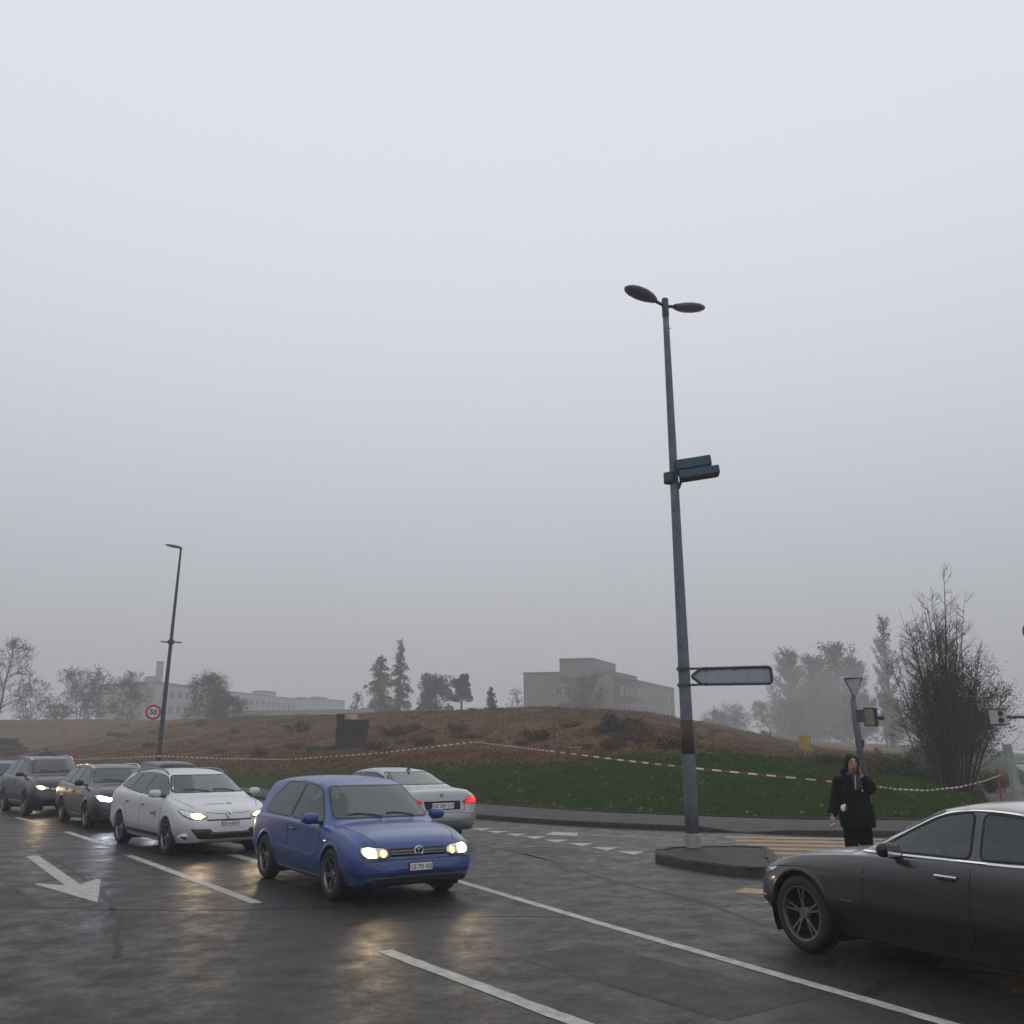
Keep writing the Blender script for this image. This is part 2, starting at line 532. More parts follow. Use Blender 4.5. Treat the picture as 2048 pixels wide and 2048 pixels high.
M['asphalt'] = asphalt('asphalt', .019, .64, .30, 3)
M['asphalt_pave'] = asphalt('pavement asphalt', .034, .85, .62, 11)

def offset_line(pts, d):
    pts = np.asarray(pts, float)
    out = []
    for k in range(len(pts)):
        a = pts[max(0, k - 1)]; b = pts[min(len(pts) - 1, k + 1)]
        t = (b - a) / np.linalg.norm(b - a)
        n = np.array([-t[1], t[0]])
        out.append(pts[k] + n * d)
    return np.array(out)
def resample(pts, step):
    pts = np.asarray(pts, float)
    L = np.r_[0, np.cumsum(np.linalg.norm(np.diff(pts, axis=0), axis=1))]
    n = max(2, int(round(L[-1] / step)) + 1)
    q = np.linspace(0, L[-1], n)
    return np.stack([np.interp(q, L, pts[:, k]) for k in range(pts.shape[1])], -1)
# smooth the kerb line a little
KL = KERB[1:-1]
road_edge = offset_line(KERB, .06)
poly = [(-200, -38), (200, -38), (200, 170)] + [tuple(p) for p in road_edge[::-1]] + [(-200, 111.5)]
road = MB().add([(p[0], p[1], 0.0) for p in poly], [tuple(range(len(poly)))]).build('road', M['asphalt'])
tag(road, kind='structure')

# pavement slab behind the kerb
pav = MB()
A_ = resample(offset_line(KERB[1:-2], .16), 1.0); B_ = resample(offset_line(KERB[1:-2], 3.15), 1.0)
n = min(len(A_), len(B_)); A_ = resample(KERB[1:-2], 1.0); 
A2 = offset_line(A_, .14); B2 = offset_line(A_, 3.15)
def kz(x, y):  # dropped kerb at the crossing
    return .125 - .10 * float(sm((x - 4.3) / .8) * (1 - sm((x - 5.4) / 1.1)))
vs, fs = [], []
for k in range(len(A2)):
    z = kz(*A_[k])
    vs += [(*A2[k], z), (*(A2[k] * .5 + B2[k] * .5), max(z, .12)), (*B2[k], .13), (*B2[k], -.05)]
for k in range(len(A2) - 1):
    for q in range(3): fs.append((4 * k + q, 4 * k + 4 + q, 4 * k + 5 + q, 4 * k + 1 + q))
pav.add(vs, [f[::-1] for f in fs])
pavement = pav.build('pavement', M['asphalt_pave'])
tag(pavement, kind='structure')
M['kerb'] = mat('kerb stone', (.050, .048, .044), rough=.85, vscale=5, bump=.5, bscale=30, color2=(.020, .019, .017))
M['kerb_dark'] = mat('edging stone', (.016, .015, .012), rough=.9, var=.4, vscale=6, bump=.5, bscale=30)
def kerb_run(line, w, zt, zb, mt, parent, seglen, name='kerb_stone', lim=None, drop=None):
    pts = resample(line, seglen)
    for k in range(len(pts) - 1):
        a, b = pts[k], pts[k + 1]
        if lim and not lim(*(.5 * (a + b))): continue
        d = (b - a); L = np.linalg.norm(d); t = d / L; nn = np.array([-t[1], t[0]])
        j0 = random.uniform(-.004, .004); e = .006
        z0 = (drop(*a) if drop else zt) + j0; z1 = (drop(*b) if drop else zt) + j0
        a = a + t * e; b = b - t * e
        c = .018
        mb = MB()
        P = []
        for p, z in ((a, z0), (b, z1)):
            P += [(*p, zb), (*(p + nn * .0), z - c), (*(p + nn * c), z), (*(p + nn * w), z), (*(p + nn * w), zb)]
        Fc = [(q, q + 5, q + 6, q + 1) for q in range(4)] + [(4, 3, 2, 1, 0), (5, 6, 7, 8, 9)]
        mb.add(P, [f[::-1] for f in Fc]).build(name, mt, parent)
kerb_run(KERB[2:-2], .14, .13, -.05, M['kerb'], pavement, 1.0, drop=lambda x, y: kz(x, y) + .004)
kerb_run(offset_line(KERB[2:-2], 3.12), .10, .17, -.05, M['kerb_dark'], pavement, 1.0, name='edging_stone', lim=lambda x, y: y < 62)

# ------------------------------------------------------------------ markings (sheets on the road)
M['mark_white'] = mat('road paint white', (.42, .42, .40), rough=.6, detail=10, color2=(.20, .20, .185), vscale=7, bump=.4, bscale=60)
M['mark_worn'] = mat('worn road paint', (.30, .30, .28), rough=.6, color2=(.11, .11, .10), vscale=3.2, bump=.4, bscale=60, detail=8)
M['mark_yellow'] = mat('road paint yellow', (.36, .19, .045), rough=.6, color2=(.19, .105, .03), vscale=5, bump=.4, bscale=60, detail=8)
def sheet(name, poly, mt, z=.004, parent=None):
    return MB().add([(p[0], p[1], z) for p in poly], [tuple(range(len(poly)))]).build(name, mt, parent or road)
def bar(name, a, b, wd, mt, parent=None):
    a = np.array(a[:2], float); b = np.array(b[:2], float)
    L = np.linalg.norm(b - a); d = (b - a) / L; nn = np.array([-d[1], d[0]]) * wd / 2
    n = max(2, int(L / .14)); q = [a + d * L * k / n for k in range(n + 1)]; w_ = .006
    lo = [p - nn * (1 + rng.normal() * .05) + d * rng.normal() * w_ for p in q]; hi = [p + nn * (1 + rng.normal() * .05) + d * rng.normal() * w_ for p in q]
    return sheet(name, lo + hi[::-1], mt, parent=parent)
LD = np.array([.58, -.815]); LN = np.array([.815, .58])      # direction of the queue, and its left
for a, b in (((-14.0, 26.75), (-11.75, 24.05)), ((-10.35, 22.1), (-8.0, 18.95)), ((-6.9, 17.25), (-3.15, 12.0)), ((-1.2, 9.27), (.7, 6.6)), ((-17.6, 31.3), (-15.8, 29.2)), ((-21.2, 36), (-19.4, 33.6))):
    bar('lane_dash', a, b, .15, M['mark_white'])
for a, b in (((-.86, 14.1), (1.1, 10.4)), ((1.1, 10.4), (3.2, 6.6))):
    bar('lane_line', a, b, .13, M['mark_white'])
bar('lane_dash', (-16.9, 31.6), (-15.3, 30.1), .15, M['mark_worn'])
bar('lane_dash', (-12.4, 26.6), (-10.6, 24.4), .15, M['mark_worn'])
def arrow(tip, d, L, mt, hl=2.3, hw=.40, notch=.45, sw=.10):
    d = np.array(d); d = d / np.linalg.norm(d); nn = np.array([-d[1], d[0]]); tip = np.array(tip)
    q = lambda s, t: tip - d * s + nn * t
    sheet('direction_arrow', [q(L, -sw), q(hl - notch, -sw), q(hl, -hw), q(hl - .12, -hw - .03), q(0, 0), q(hl - .12, hw + .03), q(hl, hw), q(hl - notch, sw), q(L, sw)], mt)
arrow((-5.15, 12.05), (.56, -.83), 6.15, M['mark_white'])
arrow((-2.4, 13.6), LD, 4.6, M['mark_worn'], hl=1.6)
for px, py in ((930, 1652), (965, 1658.6), (995, 1664), (1034, 1669.7), (1070, 1675), (1113.6, 1681.7), (1163, 1689), (1212.7, 1697.6), (1265, 1705.8)):
    c = on_plane(px, py)
    k = c.y / FPX
    wdt = 24 * (py - 1480) / 200 * k
    dd = np.array([.46, -.888]); d2 = np.array([1, .02])
    c2 = np.array([c.x, c.y])
    sheet('give_way_triangle', [c2 + np.array([-wdt, .26]), c2 + np.array([-.02, -.36]), c2 + np.array([wdt, .22])], M['mark_white'])
sheet('lane_block', [on_plane(1106, 1664)[:2], on_plane(1091, 1670)[:2], on_plane(1154, 1672)[:2], on_plane(1157, 1666)[:2]][::1], M['mark_white'])
bar('edge_line', on_plane(1158, 1669.5), on_plane(1376, 1679), .12, M['mark_worn'])
# repairs: tar seams, a patch of newer asphalt, a gully grate
M['tar'] = mat('tar seam', (.006, .006, .006), rough=.5, spec=.15, var=.3, vscale=5)
M['patch'] = asphalt('newer asphalt', .018, .66, .45, 23)
def seam(pts, wd=.07):
    P = np.array(chaikin2([np.array(q, float) for q in pts])); Q = P + rng.normal(size=P.shape) * .018
    a = offset_line(Q, wd / 2); b = offset_line(Q, -wd / 2)
    n = len(Q)
    MB().add([(*q, .0022) for q in a] + [(*q, .0022) for q in b], [(k, n + k, n + k + 1, k + 1) for k in range(n - 1)]).build('tar_seam', M['tar'], road)
def chaikin2(P):
    for _ in range(3):
        Q = [P[0]]
        for a, b in zip(P[:-1], P[1:]): Q += [.75 * a + .25 * b, .25 * a + .75 * b]
        Q.append(P[-1]); P = Q
    return P
seam([(.2, 17.5), (1.0, 15.8), (1.3, 14.2), (2.4, 12.2), (3.0, 9.5)])
seam([(-3.4, 22.6), (-.9, 19.4), (.6, 16.9), (.9, 15.0)])
seam([(-9.8, 19.2), (-7.4, 15.9), (-5.0, 12.2), (-3.6, 9.0)])
seam([(-8.6, 11.2), (-6.2, 11.9), (-4.2, 11.4), (-2.2, 11.7)])
seam([(-1.8, 10.6), (-.4, 11.2), (.8, 11.0)], .05)
seam([(-14.5, 22.5), (-11, 18.2), (-8.4, 14.5)])
sheet('asphalt_patch', [(-.2, 18.3), (.75, 17.0), (1.55, 17.55), (.6, 18.9)], M['patch'], z=.0016)
sheet('asphalt_patch', [(-7.6, 12.9), (-6.4, 11.3), (-5.7, 11.8), (-6.9, 13.4)], M['patch'], z=.0016)
sheet('asphalt_patch', [(.0, 9.0), (1.5, 7.0), (2.3, 7.6), (.8, 9.6)], M['patch'], z=.0016)
M['iron'] = mat('cast iron', (.035, .033, .031), rough=.5, metal=.6, var=.3, vscale=20)
for cx, cy in ((-1.1, 16.7),):
    mc = MB().lathe([(.0005, .006), (.30, .006), (.33, .003)], 28, Matrix.Translation((cx, cy, 0))).build('manhole_cover', M['iron'], road)
    for k in range(-4, 5): MB().box((cx, cy + k * .06, .0085), (2 * math.sqrt(max(.01, .08 - (k * .06) ** 2)), .022, .004)).build('cover_rib', M['iron'], mc)
gx_, gy_2 = 2.6, 22.75
gg = MB().box((gx_, gy_2, .0), (.5, .36, .012), R(-28)).build('gully_grate', M['iron'], road)
for k in range(6):
    MB().box((gx_ + (k - 2.5) * .075 * math.cos(R(-28)), gy_2 + (k - 2.5) * .075 * math.sin(R(-28)), .009), (.03, .30, .006), R(-28)).build('grate_slot', M['tar'], gg)
# yellow crossing: far half, then the near half beyond the refuge
for k in range(6):
    c = np.array([4.66 + .02 * k, 20.75 - .78 * k])
    a = c + np.array([0, 0]); d = np.array([.985, -.17 - .01 * k])
    bar('crossing_stripe', a, a + d * (4.3), .37, M['mark_yellow'])
for k in range(9):
    c = np.array([3.08 + .0 * k, 13.1 - .86 * k]) + np.array([.28, .0]) * k * .55
    d = np.array([.86, -.51])
    bar('crossing_stripe', c, c + d * 3.6, .45, M['mark_yellow'])

# ------------------------------------------------------------------ refuge island
ISL = [(2.40, 15.95), (2.46, 16.75), (2.75, 17.4), (4.35, 17.6), (4.72, 17.2), (4.10, 14.65), (3.85, 14.2), (3.45, 14.25)]
ISL = np.array(ISL)
def smooth_loop(P, it=2):
    for _ in range(it):
        Q = np.roll(P, -1, 0)
        P = np.stack([.75 * P + .25 * Q, .25 * P + .75 * Q], 1).reshape(-1, 2)
    return P
IS = smooth_loop(ISL, 1)
cI = IS.mean(0)
inner = cI + (IS - cI) * .93
island = MB().add([(*p, .135) for p in inner], [tuple(range(len(inner)))[::-1]]).build('traffic_island', M['asphalt_pave'])
tag(island, kind='structure')
lp = resample(np.vstack([IS, IS[:1]]), .62)
for k in range(len(lp) - 1):
    a, b = lp[k], lp[k + 1]
    d = (b - a); L = np.linalg.norm(d); t = d / L; nn = (cI - .5 * (a + b)); nn = nn / np.linalg.norm(nn)
    a = a + t * .006; b = b - t * .006; jz = random.uniform(-.006, .006)
    P = []
    for p in (a, b): P += [(*p, -.04), (*(p + nn * .015), .12 + jz), (*(p + nn * .04), .15 + jz), (*(p + nn * .19), .155 + jz), (*(p + nn * .19), -.04)]
    MB().add(P, [(q, q + 5, q + 6, q + 1) for q in range(4)] + [(4, 3, 2, 1, 0), (5, 6, 7, 8, 9)]).build('kerb_stone', M['kerb'], island)
# ------------------------------------------------------------------ cars
def curve_fn(pts, sig=.03):
    pts = np.array(sorted(pts), float)
    x = np.linspace(pts[0, 0], pts[-1, 0], 1600)
    y = np.interp(x, pts[:, 0], pts[:, 1])
    if sig > 0:
        h = x[1] - x[0]; k = int(3 * sig / h) + 1
        g = np.exp(-.5 * (np.arange(-k, k + 1) * h / sig) ** 2); g /= g.sum()
        yp = np.r_[2 * y[0] - y[k:0:-1], y, 2 * y[-1] - y[-2:-k - 2:-1]]
        y = np.convolve(yp, g, 'valid')
    return lambda q: np.interp(q, x, y)

def chaikin(P, it):
    for _ in range(it):
        Q = [P[0]]
        for a, b in zip(P[:-1], P[1:]):
            Q += [.75 * a + .25 * b, .25 * a + .75 * b]
        Q.append(P[-1])
        P = Q
    return P

class Car:
    def __init__(s, sp):
        s.sp = sp
        s.T = curve_fn(sp['top'], .028); s.B = curve_fn(sp['bot'], .03)
        s.S = curve_fn(sp['belt'], .05)
        s.Wb = curve_fn(sp['wbelt'], .06); s.We = curve_fn(sp['wedge'], .05); s.D = curve_fn(sp['drop'], .05)
        xr, xf = sp['top'][0][0], sp['top'][-1][0]
        s.xr, s.xf = xr, xf
        W, zm, Ws = sp['W'], sp.get('zm', .52), sp['W'] - sp.get('tuck', .075)
        nf, nr = sp.get('nose', .62), sp.get('tail', .5)
        p = sp.get('p', 4.2)
        def pf(x):
            t = np.clip((x - (xf - nf)) / nf, 0, 1); u = np.clip(((xr + nr) - x) / nr, 0, 1)
            return (1 - t ** p) ** (1 / p) * (1 - u ** p) ** (1 / p)
        s.pf = pf
        xx = np.linspace(xr, xf, 4000)
        dl = np.hypot(np.hypot(np.diff(xx), np.diff(s.T(xx))), np.hypot(np.diff(s.B(xx)), .6 * np.diff(pf(xx))))
        cl = np.r_[0, np.cumsum(dl)]
        xs = np.interp(np.linspace(0, cl[-1], sp.get('n', 150)), cl, xx)
        V = []
        for x in xs:
            T, B, S = float(s.T(x)), float(s.B(x)), float(s.S(x))
            T = max(T, B + .03)
            f = float(pf(x))
            Wb, We, D = float(s.Wb(x)), float(s.We(x)), float(s.D(x))
            e = T - min(D, (T - B) * .3)
            S = min(S, e - .012 * 1); S = max(S, B + (T - B) * .35)
            m = min(zm, B + (S - B) * .55)
            c1 = S - min(.10, (S - m) * .45)
            pts = [(0, B), (Ws - .18, B), (Ws - .02, B + .012), (Ws, B + min(.07, (m - B) * .4)), (W - .006, m - (m - B) * .25), (W, m), (W - .008, c1), (Wb + .035, S - .012), (Wb, S + .006),
                   (Wb - (Wb - We) * .15, S + (e - S) * .16), (Wb - (Wb - We) * .85, S + (e - S) * .86), (We - .01, e), (We * .82, e + (T - e) * .55), (We * .45, T - (T - e) * .06), (0, T)]
            P = chaikin([np.array(q, float) for q in pts], 2)
            V.append(np.array([(x, q[0] * f, q[1]) for q in P]))
        V = np.array(V)
        nsec, npt = V.shape[:2]
        L = V.reshape(-1, 3); Rr = L * np.array([1, -1, 1])
        i, j = np.meshgrid(np.arange(npt - 1), np.arange(nsec - 1))
        a = (j * npt + i).ravel()
        F1 = np.stack([a, a + npt, a + npt + 1, a + 1], -1)[:, ::-1]
        F2 = np.stack([a, a + npt, a + npt + 1, a + 1], -1) + len(L)
        s.V = np.vstack([L, Rr]); s.F = np.vstack([F1, F2])
        s.bvh = BVHTree.FromPolygons([Vector(v) for v in s.V], [tuple(int(q) for q in f) for f in s.F])
        s.cen = s.V[s.F].mean(1)
        s.kill = np.zeros(len(s.F), bool)
        s.root = None
    # ---- projecting shapes on the shell; ax: 'L','R' sides (x,z); 'F','B' front/back (y,z); 'U' from above (x,y)
    def hit(s, ax, a, b):
        o, d = {'L': ((a, 3, b), (0, -1, 0)), 'R': ((a, -3, b), (0, 1, 0)), 'F': ((5, a, b), (-1, 0, 0)), 'B': ((-5, a, b), (1, 0, 0)), 'U': ((a, b, 5), (0, 0, -1))}[ax]
        h = s.bvh.ray_cast(Vector(o), Vector(d))
        if h[0] is None: return None, None
        n = h[1]
        if n.dot(Vector(d)) > 0: n = -n
        return h[0], n
    def patch(s, name, ax, poly, mt, off=.004, res=.06, parent=None, skirt=True, smooth=True):
        bm = bmesh.new()
        vs = [bm.verts.new((p[0], p[1], 0)) for p in poly]
        bm.faces.new(vs)
        P = np.array(poly, float)
        for k in (0, 1):
            lo, hi = P[:, k].min(), P[:, k].max()
            for c in np.arange(lo + res, hi - res * .3, res):
                nrm = [0, 0, 0]; nrm[k] = 1; co = [0, 0, 0]; co[k] = c
                bmesh.ops.bisect_plane(bm, geom=bm.verts[:] + bm.edges[:] + bm.faces[:], plane_co=co, plane_no=nrm)
        bad = []
        for v in bm.verts:
            h, n = s.hit(ax, v.co.x, v.co.y)
            if h is None: bad.append(v); continue
            v.co = h + n * off
        if bad: bmesh.ops.delete(bm, geom=bad, context='VERTS')
        bm.normal_update()
        want = {'L': Vector((0, 1, 0)), 'R': Vector((0, -1, 0)), 'F': Vector((1, 0, 0)), 'B': Vector((-1, 0, 0)), 'U': Vector((0, 0, 1))}[ax]
        fl = [f for f in bm.faces if f.normal.dot(want) < 0]
        if len(fl) * 2 > len(bm.faces): bmesh.ops.reverse_faces(bm, faces=bm.faces[:])
        if skirt:
            be = [e for e in bm.edges if e.is_boundary]
            r = bmesh.ops.extrude_edge_only(bm, edges=be)
            for v in [g for g in r['geom'] if isinstance(g, bmesh.types.BMVert)]:
                v.co -= want * (off * 1.3)
        me = bpy.data.meshes.new(name)
        bm.to_mesh(me); bm.free()
        return link(name, me, mt, parent or s.root, smooth=smooth)
    def strip(s, name, ax, pts, wd, mt, off=.003, parent=None, closed=False, step=.05, height=.0):
        """ribbon along a 2d line on the shell"""
        pts = np.array(pts, float)
        if closed: pts = np.vstack([pts, pts[:1]])
        q = resample(pts, step) if True else pts
        vs = []
        H = []
        for k in range(len(q)):
            h, n = s.hit(ax, *q[k])
            if h is None: continue
            H.append((h, n))
        if len(H) < 2: return None
        mb = MB()
        for k, (h, n) in enumerate(H):
            a = H[max(0, k - 1)][0]; b = H[min(len(H) - 1, k + 1)][0]
            if closed and k in (0, len(H) - 1): a, b = H[-2][0], H[1][0]
            t = (b - a)
            if t.length < 1e-6: t = Vector((1, 0, 0))
            t.normalize()
            x = t.cross(n); x.normalize()
            o = off + height
            vs += [h + x * wd / 2 - n * .002, h + x * wd / 2 * .8 + n * o, h - x * wd / 2 * .8 + n * o, h - x * wd / 2 - n * .002]
        fs = [(4 * k + j, 4 * k + 4 + j, 4 * k + 5 + j, 4 * k + 1 + j) for k in range(len(H) - 1) for j in range(3)]
        fs += [(3, 2, 1, 0), tuple(4 * (len(H) - 1) + j for j in range(4))]
        mb.add(vs, fs)
        return mb.build(name, mt, parent or s.root, smooth=False)
    def cut(s, ax, poly, shrink=.0):
        P = np.array(poly, float)
        c = P.mean(0)
        if shrink:
            d = P - c; P = c + d * (1 - shrink / np.maximum(np.linalg.norm(d, axis=1, keepdims=True), .05))
        ia, ib = {'L': (0, 2), 'R': (0, 2), 'F': (1, 2), 'B': (1, 2)}[ax]
        X, Y = s.cen[:, ia], s.cen[:, ib]
        ins = np.zeros(len(X), bool)
        n = len(P)
        for k in range(n):
            x1, y1 = P[k]; x2, y2 = P[(k + 1) % n]
            cnd = ((y1 > Y) != (y2 > Y)) & (X < (x2 - x1) * (Y - y1) / (y2 - y1 + 1e-12) + x1)
            ins ^= cnd
        side = {'L': s.cen[:, 1] > .3, 'R': s.cen[:, 1] < -.3, 'F': s.cen[:, 0] > 0, 'B': s.cen[:, 0] < 0}[ax]
        s.kill |= ins & side & (s.cen[:, 2] > .75)
    def window(s, name, ax, poly, mt, frame=.022, frame_mat=None, chrome=None):
        P = np.array(poly, float)
        if ax in 'LR':
            P[:, 1] = np.minimum(P[:, 1], s.T(P[:, 0]) - s.D(P[:, 0]) - .022)
        P = round_poly(P, .05)
        s.cut(ax, P, .03)
        g = s.patch(name, ax, P, mt, off=.004, res=.09, skirt=False)
        s.strip('window_seal', ax, P, frame, frame_mat or M['black_plastic'], off=.006, closed=True, parent=g, step=.035)
        return g
    def finish(s, paintm):
        keep = ~s.kill
        me = fast_mesh('body', s.V, s.F[keep])
        b = bmesh.new(); b.from_mesh(me)
        bmesh.ops.remove_doubles(b, verts=b.verts[:], dist=.0004)
        lo = [v for v in b.verts if not v.link_faces]
        if lo: bmesh.ops.delete(b, geom=lo, context='VERTS')
        bmesh.ops.recalc_face_normals(b, faces=b.faces[:])
        b.to_mesh(me); b.free()
        return link('body', me, paintm, s.root, smooth=True)
    def arches(s, xw, rad, paintm, lipmat=None, zc=.31):
        for x0 in xw:
            for sd in ('L', 'R'):
                sg = 1 if sd == 'L' else -1
                d = np.hypot(s.cen[:, 0] - x0, s.cen[:, 2] - zc)
                s.kill |= (d < rad + .018) & (s.cen[:, 1] * sg > .35)
                # lip: ring from rad to rad+.05 laid on the side
                mb = MB(); vs = []
                N = 40; ang = np.linspace(-R(24), R(204), N)
                cnt = 0
                for t in ang:
                    row = []
                    for rr, off in ((rad + .050, .001), (rad + .022, .007), (rad, .008)):
                        h, n = s.hit(sd, x0 + rr * math.cos(t), max(zc + rr * math.sin(t), s.sp['bot'][len(s.sp['bot']) // 2][1] + .03))
                        if h is None: row = None; break
                        row.append(h + n * off)
                    if row is None: continue
                    row.append(row[-1] + Vector((0, -sg * .05, 0)))
                    vs += row; cnt += 1
                fs = [(4 * k + j, 4 * k + 4 + j, 4 * k + 5 + j, 4 * k + 1 + j) for k in range(cnt - 1) for j in range(3)]
                mb.add(vs, fs).build('wheel_arch', lipmat or paintm, s.root, smooth=True)
                # dark well
                mb = MB()
                vs = []
                for t in np.linspace(-R(30), R(210), 20):
                    for yy in (s.sp['W'] - .035, .45):
                        vs.append((x0 + (rad + .03) * math.cos(t), sg * yy, zc + (rad + .03) * math.sin(t)))
                fs = [(2 * k, 2 * k + 1, 2 * k + 3, 2 * k + 2) for k in range(19)]
                fs.append(tuple(range(1, 40, 2)))
                mb.add(vs, fs).build('wheel_liner', M['black_plastic'], s.root)
    def wheels(s, xw, r, wd, track, rim_r, spokes, twin=True):
        tp = [(rim_r - .01, -wd / 2 + .012), (rim_r + .012, -wd / 2), (r - .035, -wd / 2 - .004), (r - .012, -wd / 2 + .012), (r, -wd / 2 + .03), (r + .001, 0),
              (r, wd / 2 - .03), (r - .012, wd / 2 - .012), (r - .035, wd / 2 + .004), (rim_r + .012, wd / 2), (rim_r - .01, wd / 2 - .012)]
        tyre = MB().lathe(tp, 40, close=True).mesh('wheel')
        rm = MB()
        rm.lathe([(rim_r + .004, wd / 2 - .004), (rim_r - .012, wd / 2 - .006), (rim_r - .02, wd / 2 - .03), (rim_r - .03, -wd / 2 + .03)], 36)
        rm.lathe([(.0005, wd / 2 - .03), (.05, wd / 2 - .03), (.062, wd / 2 - .05), (.07, wd / 2 - .1)], 16)
        for k in range(spokes):
            a = 2 * math.pi * k / spokes
            for da in ((-.10, .10) if twin else (0,)):
                c0 = Vector((math.cos(a + da * .6) * .045, math.sin(a + da * .6) * .045, wd / 2 - .036))
                c1 = Vector((math.cos(a + da * 1.5) * (rim_r - .012), math.sin(a + da * 1.5) * (rim_r - .012), wd / 2 - .022))
                dd = (c1 - c0); tt = Vector((-math.sin(a), math.cos(a), 0))
                w0, w1 = (.022, .017) if twin else (.05, .034)
                z = Vector((0, 0, .03))
                P = [c0 - tt * w0 / 2, c0 + tt * w0 / 2, c1 + tt * w1 / 2, c1 - tt * w1 / 2]
                rm.add([p - z for p in P] + P, [(4, 5, 6, 7), (0, 1, 5, 4), (1, 2, 6, 5), (2, 3, 7, 6), (3, 0, 4, 7)])
        rim = rm.mesh('rim')
        disc = MB().lathe([(.0005, 0), (rim_r * .72, 0), (rim_r * .72, -.02)], 24).mesh('brake_disc')
        for x0 in xw:
            for sg in (1, -1):
                o = link('wheel', tyre, M['rubber'], s.root, smooth=True)
                o.location = (x0, sg * track / 2, r)
                o.rotation_euler = (R(-90) if sg > 0 else R(90), 0, R(random.uniform(0, 60)))
                o.rotation_mode = 'ZXY'
                link('rim', rim, M['alloy'], o, smooth=False)
                link('brake_disc', disc, M['seam'], o)
    def plate(s, ax, z, txt, w_=.31, h_=.085, y0=0.0, two=False, swiss=True, tilt=0):
        h, n = s.hit(ax, y0, z)
        sg = 1 if ax == 'F' else -1
        p = MB().box((0, 0, 0), (.012, w_, h_)).build('number_plate', M['plate_white'], s.root)
        bevel_obj(p, .003, 1)
        p.location = h + Vector((sg * .016, 0, 0))
        p.rotation_euler = (0, 0, 0 if sg > 0 else math.pi)
        fr = MB().box((-.008, 0, 0), (.014, w_ + .02, h_ + .018)).build('plate_holder', M['black_plastic'], p)
        t = link('lettering', text_mesh(txt, h_ * .92, .0012, spacing=1.0), M['plate_black'], p)
        t.rotation_euler = (R(90), 0, R(90)); t.location = (.0075, 0, -.001)
        bb = [v.co.x for v in t.data.vertices]
        wtx = max(bb) - min(bb)
        t.scale = (w_ * .92 / wtx, 1, 1)
        return p
    def mirror(s, x, z, y, mt, size=(.13, .21, .145), arm=True):
        for sg in (1, -1):
            mb = MB()
            # rounded housing: rings along y
            rings = []
            prof = [(-.5, .55, .6), (-.38, .86, .88), (-.1, 1, 1), (.2, .98, .95), (.42, .75, .74), (.5, .45, .46)]
            N = 12; V = []
            for t, a, b in prof:
                for k in range(N):
                    g = 2 * math.pi * k / N
                    cx = math.copysign(abs(math.cos(g)) ** .7, math.cos(g)); cz = math.copysign(abs(math.sin(g)) ** .7, math.sin(g))
                    V.append((size[0] * .5 * a * cx + (0 if cx > 0 else .02), size[1] * t * sg, size[2] * .5 * b * cz))
            Fc = [(i * N + k, i * N + (k + 1) % N, (i + 1) * N + (k + 1) % N, (i + 1) * N + k) for i in range(len(prof) - 1) for k in range(N)]
            Fc += [tuple(range(N))[::-1], tuple((len(prof) - 1) * N + k for k in range(N))]
            if sg > 0: Fc = [f[::-1] for f in Fc]
            o = mb.add(V, Fc).build('door_mirror', mt, s.root, smooth=True)
            o.location = (x, sg * y, z)
            a = MB().box((.01, -sg * (size[1] * .5 + .03), -.05), (.07, .16, .045)).build('mirror_arm', M['black_plastic'], o)
            bevel_obj(a, .012, 2)
            g = MB().box((-size[0] * .5 - .018, 0, 0), (.006, size[1] * .8, size[2] * .74)).build('mirror_glass', M['chrome'], o)
    def handle(s, x, z, mt, L=.17, recess=True):
        for sd in ('L', 'R'):
            h, n = s.hit(sd, x, z)
            sg = 1 if sd == 'L' else -1
            o = MB().box((0, 0, 0), (L, .022, .026)).build('door_handle', mt, s.root)
            bevel_obj(o, .009, 2)
            o.location = h + n * .022
            o.rotation_euler = (0, 0, 0)
            if recess: s.patch('handle_recess', sd, [(x - L * .4, z - .032), (x + L * .42, z - .03), (x + L * .45, z + .01), (x - L * .4, z + .015)], M['seam'], off=.002, skirt=False, parent=o).matrix_parent_inverse = Matrix.Translation(o.location).inverted()
    def interior(s, x_dash, x_front, x_rear, z_floor=.32, seat_z=.55, yw=.66, hr=1.12, belt=.9):
        tub = MB()
        tub.box(((x_dash + x_rear) / 2 - .1, 0, z_floor), (x_dash - x_rear + .5, 2 * yw, .04))
        for sg in (1, -1): tub.box(((x_dash + x_rear) / 2, sg * (yw + .04), (z_floor + belt) / 2), (x_dash - x_rear + .5, .04, belt - z_floor - .06))
        tub.box((x_rear - .32, 0, (z_floor + belt) / 2), (.05, 2 * yw, belt - z_floor - .03))
        tub.build('cabin_tub', M['trim_dark'], s.root)
        d = MB()
        d.prism([(x_dash + .22, belt - .30), (x_dash + .26, belt - .02), (x_dash + .05, belt + .015), (x_dash - .16, belt - .01), (x_dash - .20, belt - .12), (x_dash - .05, belt - .35)], -yw, yw,
                M=Matrix(((1, 0, 0), (0, 0, 1), (0, 1, 0))))
        d.build('dashboard', M['trim_dark'], s.root)
